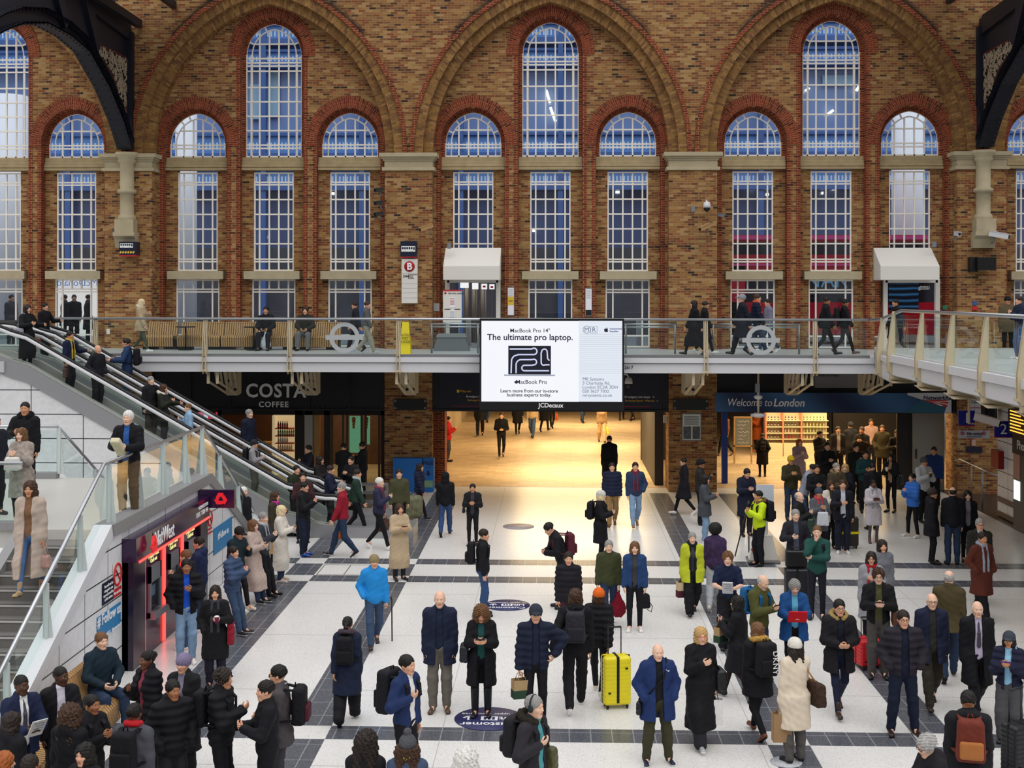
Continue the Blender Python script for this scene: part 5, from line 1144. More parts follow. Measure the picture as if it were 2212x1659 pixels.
# ------------------------------------------------------------------ right hand side: platform signs, tiled wall, booth
RBL = mat('platform_blue', '#1a2390', .4)
for u0, v0, u1, v1, t, y in ((2071, 887, 2106, 921, '1', 36.5), (2149, 910, 2187, 946, '2', 34.6)):
    o0 = thing('platform_sign', 'hanging blue platform sign reading ' + ('one, nearer the big banner' if t == '1' else 'two, nearer the right edge'), 'sign', onY((u0 + u1) / 2, (v0 + v1) / 2, y)); sub(o0, 'panel', prect(u0, v0, u1, v1, y, .06), RBL); sub(o0, 'red_edge', prect(u0, v1 - 2, u1, v1, y - .004, .068), TXR); ptext(o0, t, (u0 + u1) / 2, (v0 + v1) / 2, y - .008, 23, TXW, ax='CENTER'); m = MB()
    for u in (u0 + 1, u1 - 1): p = onY(u, v0, y); m.tube([p, p + Vector((0, 0, ZD - .3 - p.z))], .006, 4)
    sub(o0, 'hanger', m, STEELD)
ROD = lambda o_, u, v, y: sub(o_, 'hanger', MB().tube([onY(u, v, y), (onY(u, v, y).x, y, ZD - .2)], .008, 4), STEELD)
ne = thing('no_entry_sign', 'white No entry sign hanging below platform sign 1', 'sign', onY(2105, 938, 37)); sub(ne, 'panel', prect(2071, 930, 2138, 947, 37, .05), mat('sign_grey', '#c0c3cb', .5)); ptext(ne, 'No entry', 2105, 937, 36.99, 6, TXN, ax='CENTER', bold=.02); ptext(ne, 'Please use the ticket barriers', 2105, 943.5, 36.99, 2, TXN, ax='CENTER'); m = MB()
for u in (2079.5, 2125.5):
    p = onY(u, 936, 36.98); m.tube([(p.x + .045 * math.cos(k * .5236), 36.985, p.z + .045 * math.sin(k * .5236)) for k in range(12)], .009, 5, closed=True); m.bar((p.x - .03, 36.985, p.z + .03), (p.x + .03, 36.985, p.z - .03), .012, .01)
sub(ne, 'prohibition_ring', m, TXR); ROD(ne, 2076, 930, 37.02); ROD(ne, 2132, 930, 37.02)
o0 = prect(2099, 950, 2108, 963, YP - .05, .04).build('warning_plate', mat('plate_pink', '#c9a79a', .5)); tag(o0, 'small no smoking plate on the dark bricks below the No entry sign', 'plate')
o0 = prect(2088, 965, 2122, 978, YP - .05, .04).build('notice_plate', NAVY); tag(o0, 'navy notice plate low on the dark right pier', 'plate')
lm = thing('line_map', 'white Central line map panel behind platform sign 1', 'map', onY(2125, 880, 38.5)); ROD(lm, 2100, 858, 38.52); ROD(lm, 2150, 858, 38.52); sub(lm, 'panel', prect(2097, 858, 2155, 905, 38.5, .05), mat('map_white', '#c4c6cc', .5)); ptext(lm, 'Central line', 2098, 868, 38.49, 6, TXN); sub(lm, 'red_line', prect(2097, 880, 2155, 882, 38.49, .01), TXR)
tv = thing('monitor', 'black box monitor hung in front of the Central line map', 'monitor', onY(2140, 888, 36)); ROD(tv, 2141, 873, 36.2); sub(tv, 'case', prect(2129, 873, 2154, 905, 36, .4), BLACK); sub(tv, 'screen', prect(2132, 876, 2150, 898, 35.98, .02), SCRN)
cctv(2118, 903, 34.8, 'white box camera on a cream drop pole by platform sign 1', ALUW, 60, 14, 1.5, False); m = MB(); p = onY(2093, 850, 34.9); q = onY(2093, 915, 34.9); m.tube([(p.x, 34.9, ZD - .4), (q.x, 34.9, q.z), (onY(2118, 915, 34.9).x, 34.9, q.z)], .035, 8); tag(m.build('drop_pole', CREAM), 'cream drop pole carrying the white box camera by platform sign 1', 'pole')
XW = onY(2155, 1000, 36.4).x
m = MB(); m.box(XW, XW + .3, 16, 36.4, 0, ZD - .3); tag(m.build('wall_right', WPAN), 'white tiled wall along the right edge', 'wall', kind='structure')
m = MB(); m.box(XW - .06, XW, 30, 36.3, .42, .55); m.box(XW - .06, XW, 30, 36.3, .02, .14); tag(m.build('baseboard_right', mat('timber_rail', '#7a6250', .6)), 'timber bumper rails along the white right wall', 'bumper rail', kind='structure')
m = MB(); p = onX(2160, 990, XW - .01); m.box(XW - .16, XW, p.y - .3, p.y + .3, onX(2160, 1010, XW).z, onX(2160, 972, XW).z); tag(m.build('red_cabinet', mat('cabinet_red', '#8c1414', .4)), 'dark red cabinet on the white right wall', 'cabinet')
bo = thing('photo_booth', 'dark photo booth with a lit panel against the right wall', 'booth', (XW - .15, 33, 0)); yb2 = onX(2189, 1000, XW - .3).y; m = MB(); m.box(XW - .3, XW - .001, 31.2, yb2, 0, 2.55); sub(bo, 'cabinet', m, mat('booth_grey', '#57544f', .5)); m = MB(); m.box(XW - .33, XW - .29, 31.2, yb2, 2.0, 2.5); sub(bo, 'header', m, mat('booth_header', '#2a2726', .5)); text('booth_lettering', 'Photos', (XW - .335, yb2 - .35, 2.25), .34, TXW, bo, rot=(math.pi / 2, 0, -math.pi / 2), ax='LEFT')
m = MB(); m.box(XW - .32, XW - .29, yb2 - .5, yb2 - .08, .8, 1.3); sub(bo, 'lit_panel', m, mat('booth_lit', '#d8e6dc', .4, emit=.8, ecol=(.85, 1, .9))); m = MB(); m.box(XW - .32, XW - .29, yb2 - .5, yb2 - .08, 1.35, 2.0); sub(bo, 'price_panel', m, mat('booth_pink', '#b98a78', .5))
rr = thing('steel_handrail', 'steel handrail on posts sloping beside the dark right pier', 'handrail', (onY(2110, 1040, 38).x, 38, 0)); pts = [onY(2062, 994, 39.2), onY(2075, 992, 39), onY(2098, 1003, 38.4), onY(2122, 1014, 37.4), onY(2155, 1028, 36.6)]; m = MB(); m.tube(pts, .025, 8); sub(rr, 'rail', m, STEEL)
for q in (pts[2], pts[3]): m = MB(); m.tube([q, (q.x, q.y, 0)], .025, 8); sub(rr, 'post', m, STEELD)
db = thing('departure_board', 'departure board with orange lines hung under the gallery', 'departure board', (XW - .4, 33, 3.2)); m = MB(); a = onX(2185, 868, XW - .5); b = onX(2212, 915, XW - .5)
m.box(XW - .5, XW - .3, 28, onX(2178, 880, XW - .5).y, 2.55, 3.25); sub(db, 'case', m, BLACK); m = MB(); y_ = onX(2178, 880, XW - .5).y
for i in range(7): m.box(XW - .51, XW - .5, y_ - 1.3 + .2 * (i % 3), y_ - .15, 2.62 + .085 * i, 2.65 + .085 * i)
sub(db, 'lit_line', m, mat('led_orange', '#ff8a1c', .4, emit=1.5, ecol=(1, .42, .05)))
# ------------------------------------------------------------------ floor stickers and plates
STK = mat('sticker_navy', '#2b2c5e', .4); 
def sticker(u, v, r, lab):
    p = onZ(u, v, 0); o0 = thing('floor_sticker', lab, 'floor sticker', (p.x, p.y, .004)); m = MB(); m.lathe([(r, 0), (r, .004)], n=48); m.build('disc', STK, o0); R = (0, 0, math.pi)
    for b_, dy, sz, dx in (('Customer', 0, .165, 0), ('Lift', .0, .16, .22), ('to upper concourse', -.17, .085, 0)):
        text('sticker_lettering', b_, o0.location + Vector((dx * r / .42, dy * r / .42 if b_ != 'Customer' else -.2 * r / .42, .006)), sz * r / .42, TXW, o0, rot=R, ax='CENTER', bold=.015, ex=.0005) if b_ != 'to upper concourse' else text('sticker_lettering', b_, o0.location + Vector((0, .16 * r / .42, .006)), sz * r / .42, TXW, o0, rot=R, ax='CENTER', ex=.0005)
    m = MB(); k = r / .42; m.box(-.1 * k, .1 * k, -.07 * k, .07 * k, .004, .006); q = m.build('lift_pictogram', TXW, o0); m = MB()
    for x in (-.05, 0, .05): m.box((x - .017) * k, (x + .017) * k, -.05 * k, .05 * k, .006, .0065)
    m.build('figures', STK, q); m = MB(); m.bar((-.25 * k, -.06 * k, .005), (-.25 * k, .07 * k, .005), .025 * k, .002); m.bar((-.25 * k, .08 * k, .005), (-.31 * k, .01 * k, .005), .025 * k, .002); m.bar((-.25 * k, .08 * k, .005), (-.19 * k, .01 * k, .005), .025 * k, .002); m.build('arrow', TXW, o0)
    return o0
sticker(1057, 1553, .51, 'large navy Customer Lift floor sticker under the woman in tall boots'); sticker(1095, 1307.5, .46, 'navy Customer Lift floor sticker in front of the man in jeans')
def disc(u, v, r, lab, col):
    p = onZ(u, v, 0); m = MB(); m.lathe([(r, 0), (r, .004)], (p.x, p.y, .004), 32); tag(m.build('floor_sticker', col), lab, 'floor sticker')
disc(1120, 1137.5, .42, 'worn speckled round floor sticker far up the concourse', mat('worn_sticker', '#a79a9c', .5, noise=.6, nscale=25)); disc(1698, 1647, .21, 'worn oval floor sticker by the black boots', mat('worn_white', '#b9bcc0', .5, noise=.5, nscale=25))
a = onZ(701, 1220, 0); b = onZ(775, 1242, 0); m = MB()
for x0_, x1_, y0_, y1_ in ((a.x, a.x + 1.2, a.y, a.y + .02), (a.x, a.x + 1.2, b.y, b.y + .02), (a.x, a.x + .02, b.y, a.y), (a.x + 1.2, a.x + 1.22, b.y, a.y), (a.x + .6, a.x + .62, b.y, a.y)): m.box(x0_, x1_, min(y0_, y1_), max(y0_, y1_), .001, .004)
tag(m.build('floor_hatch', mat('hatch_line', '#6d6250', .6)), 'outline of a floor hatch left of the woman in the quilted coat', 'hatch')
# white information stand with a roundel and a tripod beside the high-visibility steward
st = thing('information_stand', 'white information stand with a red ring emblem behind the steward', 'stand', onZ(1648, 1213, 0)); x, y, _ = st.location
m = MB(); m.box(-.36, .36, -.3, .3, .02, .06); m.build('base', STEELD, st); m = MB(); m.prism([(-.33, .06), (.33, .06), (.2, .62), (-.2, .62)], 'y', -.12, .12); m.build('foot', WHITE, st); m = MB(); m.box(-.09, .11, -.03, .04, .6, 1.3); m.build('column', WHITE, st); m = MB(); m.box(-.16, .24, -.05, .0, 1.2, 1.78); m.build('poster', mat('stand_poster', '#c3c9d2', .5), st)
m = MB(); m.tube([(-.18 + .085 * math.cos(k * .3927), -.125, .3 + .1 * math.sin(k * .3927)) for k in range(16)], .016, 6, closed=True); m.build('roundel_ring', mat('ring_orange', '#d2502a', .5), st); m = MB(); m.box(-.29, -.07, -.135, -.12, .28, .325); m.build('roundel_bar', mat('bar_blue', '#22489c', .5), st)
tp = thing('tripod', 'black camera tripod standing in front of the steward', 'tripod', onZ(1617, 1200, 0))
for a_ in (200, 320, 80): m = MB(); m.tube([(.36 * math.cos(math.radians(a_)), .36 * math.sin(math.radians(a_)), 0), (.03 * math.cos(math.radians(a_)), .03 * math.sin(math.radians(a_)), 1.15)], .016, 6); m.build('leg', BLACK, tp)
m = MB(); m.lathe([(.05, 1.12), (.06, 1.2), (.03, 1.3)], n=10); m.build('head', BLACK, tp)
# ------------------------------------------------------------------ foreground bench with its white bag
fbz = 17.6; fb = bench(-1.5, 1.5, 0, 0, 'curved slatted wooden bench against the stair wall at the lower left', math.pi / 2, step=.075); p = onZ(222, 1600, 0); fb.location = (XS + .65, 16.9, 0)
# ------------------------------------------------------------------ iron ribs and roof at the upper corners
FIL = mat('cast_filigree', '#a08f78', .6)
def rib(xr, lab, sgn):
    """arched plate rib in the plane x = xr, springing from the stone shaft towards the camera"""
    o0 = thing('iron_rib', lab, 'iron rib', (xr, YP - .2, ZSP)); P_ = []
    ref = [(264, 325), (251, 264), (220, 190), (176, 112), (136, 78), (85, 51), (34, 51), (0, 63), (-40, 84)]
    xl_ = PIERS[1]
    for u, v in ref:
        q = onX(u, v, xl_); P_.append((q.y, q.z))
    P_[0] = (YP - .35, ZSP + .1)
    def off(d):
        r = []
        for i, (y, z) in enumerate(P_):
            a = P_[max(i - 1, 0)]; b = P_[min(i + 1, len(P_) - 1)]; t = Vector((b[0] - a[0], b[1] - a[1])).normalized(); n = Vector((-t.y, t.x)) * (1 if t.x < 0 else 1)
            n = Vector((t.y, -t.x)); n = n if n.y > 0 or (abs(n.y) < .2 and n.x > 0) else -n
            r.append((y + n.x * d, z + n.y * d))
        return r
    A = off(.0); B = off(.36); m = MB()
    for i in range(len(A) - 1):
        for xx in (xr - .02, xr + .02): m.quad((xx, *A[i]), (xx, *A[i + 1]), (xx, *B[i + 1]), (xx, *B[i]))
        for q in (A, B):
            m.quad((xr - .24, *q[i]), (xr + .24, *q[i]), (xr + .24, *q[i + 1]), (xr - .24, *q[i + 1]))
            m.quad((xr - .24, q[i][0], q[i][1] + .05), (xr + .24, q[i][0], q[i][1] + .05), (xr + .24, q[i + 1][0], q[i + 1][1] + .05), (xr - .24, q[i + 1][0], q[i + 1][1] + .05))
            for k in range(6):
                t = (k + .5) / 6; yy = q[i][0] + (q[i + 1][0] - q[i][0]) * t; zz = q[i][1] + (q[i + 1][1] - q[i][1]) * t
                for xx in (-.17, .17): m.box(xr + xx - .02, xr + xx + .02, yy - .02, yy + .02, zz - .03, zz + .07)
    sub(o0, 'arch_plate', m, RIBM)
    # vertical standard against the wall, sloping boom and web plate above
    a1 = onX(283, 75, xl_); a0 = onX(190, 20, xl_); ytop = YP - .05
    m = MB(); m.box(xr - .2, xr + .2, YP - .25, YP - .02, ZSP + .1, a1.z); m.bar((xr, YP - .1, a1.z), (xr, a0.y, a0.z + .2), .5, .25, up=(1, 0, 0)); m.bar((xr, a0.y + .6, a0.z - 1.0), (xr, a0.y - 2.2, a0.z + 2.6), .5, .3, up=(1, 0, 0)); m.bar((xr, P_[4][0], P_[4][1] + .3), (xr, P_[4][0] - 3, P_[4][1] + 4), .4, .3, up=(1, 0, 0))
    s0 = onX(187, 82, xl_); s1 = onX(277, 128, xl_)
    m.prism([(s0.y, s0.z), (s1.y + .3, s1.z), (YP - .2, a1.z), (a0.y, a0.z + .2), (a0.y - 2.5, a0.z + 2.6), (a0.y - 7, a0.z + 2.6), *[B[i] for i in (8, 7, 6, 5, 4, 3)]], 'x', xr - .015, xr + .015); sub(o0, 'web_plate', m, RIBM)
    # cast filigree spandrel
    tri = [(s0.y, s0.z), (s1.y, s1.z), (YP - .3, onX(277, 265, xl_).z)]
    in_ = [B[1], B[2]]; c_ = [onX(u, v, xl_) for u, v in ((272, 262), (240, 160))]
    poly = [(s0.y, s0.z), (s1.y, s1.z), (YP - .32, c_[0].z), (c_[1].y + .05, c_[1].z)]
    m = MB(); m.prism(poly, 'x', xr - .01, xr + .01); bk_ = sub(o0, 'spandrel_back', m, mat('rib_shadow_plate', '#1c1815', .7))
    m = MB(); rng = random.Random(3)
    def inside(y, z):
        for T3 in ((0, 1, 3), (1, 2, 3)):
            q3 = [poly[i] for i in T3]; sg3 = [(b[0] - a[0]) * (z - a[1]) - (b[1] - a[1]) * (y - a[0]) > 0 for a, b in zip(q3, q3[1:] + q3[:1])]
            if all(sg3) or not any(sg3): return True
        return False
    ys = [p[0] for p in poly]; zs_ = [p[1] for p in poly]
    for _ in range(900):
        y, z = rng.uniform(min(ys), max(ys)), rng.uniform(min(zs_), max(zs_)); r = rng.uniform(.03, .12); a0_ = rng.uniform(0, 6.3)
        pt = [(y + r * math.cos(a0_ + t * .7), z + r * (1 - t * .08) * math.sin(a0_ + t * .7)) for t in range(6)]
        if all(inside(*q) for q in pt): m.tube([(xr + .03 * sg_, *q) for q in pt for sg_ in (1,)], .018, 4); m.tube([(xr - .03, *q) for q in pt], .018, 4)
    sub(o0, 'filigree', m, FIL); m = MB(); m.tube([(xr, *p) for p in poly], .05, 6, closed=True); sub(o0, 'spandrel_edge', m, mat('rib_maroon', '#4a1d1a', .5))
    return o0
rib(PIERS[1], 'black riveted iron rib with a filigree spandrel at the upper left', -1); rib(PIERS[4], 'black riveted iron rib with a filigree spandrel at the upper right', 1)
text('deck_number', '2617', onY(1349, 794, YE - .075), .12, TXN, ms, bold=.01)
CORR = mat('corrugated_roof', '#8f8d88', .6)
for x0_, x1_, lab in ((-13.6, -9.4, 'left'), (10.2, 14.2, 'right')):
    m = MB(); n = 44; z0_, z1_ = onX(283, 30, PIERS[1]).z, onX(283, 30, PIERS[1]).z + 2.4
    for i in range(n):
        xa, xb = x0_ + (x1_ - x0_) * i / n, x0_ + (x1_ - x0_) * (i + 1) / n; t0, t1 = i / n, (i + 1) / n
        if lab == 'right': za, zb = z0_ + 2.4 * (1 - t0), z0_ + 2.4 * (1 - t1)
        else: za, zb = z0_ + 2.4 * t0, z0_ + 2.4 * t1
        xm, zm = (xa + xb) / 2, (za + zb) / 2 + .05; m.quad((xa, 34.5, za), (xm, 34.5, zm), (xm, YP - 1.2, zm), (xa, YP - 1.2, za)); m.quad((xm, 34.5, zm), (xb, 34.5, zb), (xb, YP - 1.2, zb), (xm, YP - 1.2, zm))
    tag(m.build('ceiling_roof_panel', CORR), 'grey corrugated roof panel at the upper ' + lab, 'roof panel', kind='structure')
    m = MB(); xm = -13.2 if lab == 'left' else 13.3
    m.box(xm - .1, xm + .1, 31, YP - .06, 14.6, 14.85); m.box(xm * .915 - .08, xm * .915 + .08, 33, YP - .06, 15.2, 15.42); tag(m.build('trim_roof_purlin', RIBM), 'dark roof purlins at the upper ' + lab, 'purlin', kind='structure')
# ------------------------------------------------------------------ smooth solid modelling for people, bags and clothes
def v3(*a): return np.array(a, dtype=float)
def nrm(v): return v / (np.linalg.norm(v) + 1e-9)
_E = [(0, 1), (2, 3), (4, 5), (6, 7), (0, 2), (1, 3), (4, 6), (5, 7), (0, 4), (1, 5), (2, 6), (3, 7)]
_C = np.array([(i >> 2 & 1, i >> 1 & 1, i & 1) for i in range(8)])
class Sdf:
    def __init__(s): s.ops = []
    def cap(s, a, b, ra, rb=None, k=.03): s.ops.append(('c', v3(*a), v3(*b), ra, ra if rb is None else rb, k)); return s
    def ell(s, c, r, k=.03, R=None): s.ops.append(('e', v3(*c), v3(*r), R, k)); return s
    def cutell(s, c, r, k=.01, R=None): s.ops.append(('E', v3(*c), v3(*r), R, k)); return s
    def fn(s, f): s.ops.append(('f', f)); return s
    def mesh(s, h):
        lo = v3(9, 9, 9); hi = -lo
        for o in s.ops:
            if o[0] == 'c':
                r = max(o[3], o[4]); lo = np.minimum(lo, np.minimum(o[1], o[2]) - r); hi = np.maximum(hi, np.maximum(o[1], o[2]) + r)
            elif o[0] == 'e':
                r = o[2] if o[3] is None else np.full(3, o[2].max()); lo = np.minimum(lo, o[1] - r); hi = np.maximum(hi, o[1] + r)
        lo -= 2.5 * h; hi += 2.5 * h
        n = np.ceil((hi - lo) / h).astype(int) + 1
        ax = [lo[i] + h * np.arange(n[i]) for i in range(3)]
        ax = [a.astype(np.float32) for a in ax]
        X, Y, Z = ax[0][:, None, None], ax[1][None, :, None], ax[2][None, None, :]
        D = np.full(n, 1.0, dtype=np.float32)
        for o in s.ops:
            if o[0] == 'f': D = o[1](D, X, Y, Z).astype(np.float32); continue
            if o[0] == 'c':
                a, b, ra, rb, k = o[1:]; m = max(ra, rb) + k + 2 * h; l = np.minimum(a, b) - m; u = np.maximum(a, b) + m
            else:
                c, r, R, k = o[1:]; m = (r if R is None else np.full(3, r.max())) + k + 2 * h; l = c - m; u = c + m
            i0 = np.clip(((l - lo) / h).astype(int), 0, n); i1 = np.clip(((u - lo) / h).astype(int) + 2, 0, n)
            sl = tuple(slice(i0[i], i1[i]) for i in range(3))
            x, y, z = X[sl[0]], Y[:, sl[1]], Z[:, :, sl[2]]
            if o[0] == 'c':
                ab = b - a; L = float(ab @ ab) + 1e-12
                t = np.clip(((x - a[0]) * ab[0] + (y - a[1]) * ab[1] + (z - a[2]) * ab[2]) / L, 0, 1)
                d = np.sqrt((x - a[0] - t * ab[0]) ** 2 + (y - a[1] - t * ab[1]) ** 2 + (z - a[2] - t * ab[2]) ** 2) - (ra + (rb - ra) * t)
            else:
                x, y, z = x - c[0], y - c[1], z - c[2]
                if R is not None: x, y, z = x * R[0, 0] + y * R[1, 0] + z * R[2, 0], x * R[0, 1] + y * R[1, 1] + z * R[2, 1], x * R[0, 2] + y * R[1, 2] + z * R[2, 2]
                q = np.sqrt((x / r[0]) ** 2 + (y / r[1]) ** 2 + (z / r[2]) ** 2); q2 = np.sqrt((x / r[0] ** 2) ** 2 + (y / r[1] ** 2) ** 2 + (z / r[2] ** 2) ** 2) + 1e-6
                d = q * (q - 1) / q2
            B = D[sl]
            if o[0] == 'E':
                hh = np.maximum(k - np.abs(B + d), 0) / k; D[sl] = np.maximum(B, -d) + hh * hh * k * .25
            else:
                hh = np.maximum(k - np.abs(B - d), 0) / k; D[sl] = np.minimum(B, d) - hh * hh * k * .25
        return surf(D, lo, h)
def surf(D, lo, h):
    S = D < 0
    cnt = np.zeros([k - 1 for k in D.shape], dtype=np.int8); n0, n1, n2 = cnt.shape
    for c in _C: cnt += S[c[0]:c[0] + n0, c[1]:c[1] + n1, c[2]:c[2] + n2]
    act = (cnt > 0) & (cnt < 8); I = np.argwhere(act)
    if not len(I): return np.zeros((0, 3)), np.zeros((0, 4), dtype=np.int32)
    idx = np.full(cnt.shape, -1, dtype=np.int32); idx[act] = np.arange(len(I))
    val = np.stack([D[I[:, 0] + c[0], I[:, 1] + c[1], I[:, 2] + c[2]] for c in _C], 1)
    acc = np.zeros((len(I), 3)); num = np.zeros(len(I))
    for a, b in _E:
        da, db = val[:, a], val[:, b]; m = (da < 0) != (db < 0)
        t = np.where(m, da / np.where(m, da - db, 1), 0)[:, None]
        acc += np.where(m[:, None], _C[a] + t * (_C[b] - _C[a]), 0); num += m
    V = lo + (I + acc / num[:, None]) * h
    Q = []
    for axn in range(3):
        o1, o2 = (axn + 1) % 3, (axn + 2) % 3
        A = [slice(None)] * 3; B = [slice(None)] * 3; A[axn] = slice(0, -1); B[axn] = slice(1, None)
        df = S[tuple(A)] != S[tuple(B)]
        E_ = np.argwhere(df); ok = (E_[:, o1] > 0) & (E_[:, o2] > 0) & (E_[:, o1] < D.shape[o1] - 1) & (E_[:, o2] < D.shape[o2] - 1); E_ = E_[ok]
        ins = S[E_[:, 0], E_[:, 1], E_[:, 2]]
        def at(d1, d2):
            q = E_.copy(); q[:, o1] += d1; q[:, o2] += d2; return idx[q[:, 0], q[:, 1], q[:, 2]]
        q = np.stack([at(-1, -1), at(0, -1), at(0, 0), at(-1, 0)], 1); q[~ins] = q[~ins][:, ::-1]; Q.append(q)
    return V, np.concatenate(Q).astype(np.int32)
def mkobj(name, parts, parent=None):
    """parts: list of (verts, quads, material, matid-per-face or None); joined into one mesh object"""
    Vs, Qs, Ms, mats = [], [], [], []; o = 0
    for V, Q, m, mid in parts:
        ms = m if isinstance(m, (list, tuple)) else [m]; base = []
        for q in ms:
            if q not in mats: mats.append(q)
            base.append(mats.index(q))
        Vs.append(V); Qs.append(Q + o); Ms.append(np.array(base)[mid] if mid is not None else np.full(len(Q), base[0])); o += len(V)
    V = np.concatenate(Vs).astype(np.float32); Q = np.concatenate(Qs).astype(np.int32); M = np.concatenate(Ms).astype(np.int32)
    me = bpy.data.meshes.new(name); me.vertices.add(len(V)); me.vertices.foreach_set('co', V.ravel())
    me.loops.add(Q.size); me.loops.foreach_set('vertex_index', Q.ravel())
    me.polygons.add(len(Q)); me.polygons.foreach_set('loop_start', np.arange(0, Q.size, 4, dtype=np.int32)); me.polygons.foreach_set('loop_total', np.full(len(Q), 4, dtype=np.int32))
    for m in mats: me.materials.append(m)
    me.polygons.foreach_set('material_index', M); me.polygons.foreach_set('use_smooth', np.ones(len(Q), dtype=bool)); me.update(calc_edges=True)
    ob = bpy.data.objects.new(name, me); COL.objects.link(ob)
    if parent: ob.parent = parent
    return ob
def rotx(a): c, s = math.cos(a), math.sin(a); return np.array([[1, 0, 0], [0, c, -s], [0, s, c]])
def roty(a): c, s = math.cos(a), math.sin(a); return np.array([[c, 0, s], [0, 1, 0], [-s, 0, c]])
def rotz(a): c, s = math.cos(a), math.sin(a); return np.array([[c, -s, 0], [s, c, 0], [0, 0, 1]])
CACHE = {}
def noise3(x, y, z, f, ph=0): return np.sin(f * x + 1.3 * f * z + ph) * np.sin(.9 * f * y - .7 * f * z + 2 + ph) + .5 * np.sin(2.1 * f * x - 1.7 * f * y + 1.1 * f * z + ph)
def ballq(c, r, n=8, m=6):
    V = []; Q = []
    for i in range(m + 1):
        for j in range(n):
            a, b = math.pi * i / m, 2 * math.pi * j / n; V.append((c[0] + r * math.sin(a) * math.cos(b), c[1] + r * math.sin(a) * math.sin(b), c[2] + r * math.cos(a)))
    for i in range(m):
        for j in range(n): Q.append((i * n + j, (i + 1) * n + j, (i + 1) * n + (j + 1) % n, i * n + (j + 1) % n))
    return np.array(V), np.array(Q)
def head_mesh(sex, h):
    k = ('head', sex, h)
    if k in CACHE: return CACHE[k]
    f = sex == 'f'; S = Sdf()
    S.ell((0, -.014, .030), (.074, .094, .087)); S.ell((0, .016, -.030), (.060 if f else .064, .070, .093), .04); S.cap((-.012, .060, -.096), (.012, .060, -.096), .020 if f else .024, k=.03)
    S.cap((0, -.02, -.08), (0, -.035, -.20), .047 if f else .056, .052 if f else .062, .03)
    S.cap((-.034, .072, .024), (.034, .072, .024), .011, k=.02); S.cap((0, .082, .008), (0, .100, -.024), .008, .0125, .012); S.cap((-.011, .088, -.026), (.011, .088, -.026), .009, k=.01)
    for sg in (-1, 1):
        S.ell((sg * .036, .062, -.022), (.022, .020, .020), .03); S.ell((sg * .076, -.008, -.004), (.010, .021, .031), .01); S.cutell((sg * .031, .094, .005), (.017, .014, .010), .012)
    S.cap((-.020, .078, -.055), (.020, .078, -.055), .009, k=.014); S.cap((-.017, .078, -.064), (.017, .078, -.064), .009, k=.012)
    V, Q = S.mesh(h); c = V[Q].mean(1); mid = np.zeros(len(Q), dtype=int)
    mid[(np.abs(c[:, 0]) < .024) & (c[:, 2] < -.049) & (c[:, 2] > -.071) & (c[:, 1] > .079)] = 3
    P_ = [(V, Q, mid)]
    for sg in (-1, 1):
        v, q = ballq((sg * .031, .0735, .005), .0112); P_.append((v, q, np.full(len(q), 1))); v, q = ballq((sg * .031, .0795, .005), .0068, 8, 5); P_.append((v, q, np.full(len(q), 2)))
        b = Sdf().cap((sg * .016, .086, .022), (sg * .046, .077, .024), .0045, .0035); v, q = b.mesh(.004); P_.append((v, q, np.full(len(q), 2)))
    o = 0; Vs = []; Qs = []; Ms = []
    for v, q, m in P_: Vs.append(v); Qs.append(q + o); Ms.append(m); o += len(v)
    CACHE[k] = (np.concatenate(Vs), np.concatenate(Qs), np.concatenate(Ms)); return CACHE[k]
def hand_mesh(curl, h):
    k = ('hand', curl, h)
    if k in CACHE: return CACHE[k]
    S = Sdf(); S.cap((0, 0, -.03), (0, 0, .02), .026, .026, .02); 
    for x in (-.027, -.009, .009, .026): S.cap((x * .6, 0, .02), (x, 0, .085), .015, .0125, .015)
    for x, L, r in ((.029, .070, .0092), (.0095, .078, .0095), (-.010, .072, .0090), (-.029, .056, .0082)):
        p = v3(x, 0, .088); a = .15 + .25 * curl
        for i, f in enumerate((.45, .32, .25)):
            q = p + v3(x * .06, math.sin(a), math.cos(a)) * L * f; S.cap(p, q, r * (1 - .08 * i), r * (1 - .08 * (i + 1)), .004); p = q; a += .55 * curl + .08
    p = v3(.024, .006, .028); q = p + v3(.032, .012, .030); S.cap(p, q, .0135, .0105, .012); S.cap(q, q + v3(.010 - .012 * curl, .006 + .014 * curl, .030), .0105, .0085, .004)
    CACHE[k] = S.mesh(h); return CACHE[k]
def shoe_mesh(kind, h):
    k = ('shoe', kind, h)
    if k in CACHE: return CACHE[k]
    S = Sdf(); S.cap((0, -.055, .042), (0, -.02, .045), .036, .036, .03); S.cap((0, -.03, .035), (.0, .13, .030), .034, .032, .03); S.cap((-.012, .125, .026), (.012, .14, .026), .028, .028, .02); S.cap((0, -.03, .05), (0, -.035, .10 if kind != 'boot' else .20), .040, .042, .02); S.cap((0, -.0, .06), (0, .07, .042), .03, .03, .02)
    S.fn(lambda D, x, y, z: np.maximum(D, -z))
    V, Q = S.mesh(h); c = V[Q].mean(1); mid = (c[:, 2] < (.026 if kind == 'trainer' else .016)).astype(int)
    CACHE[k] = (V, Q, mid); return CACHE[k]
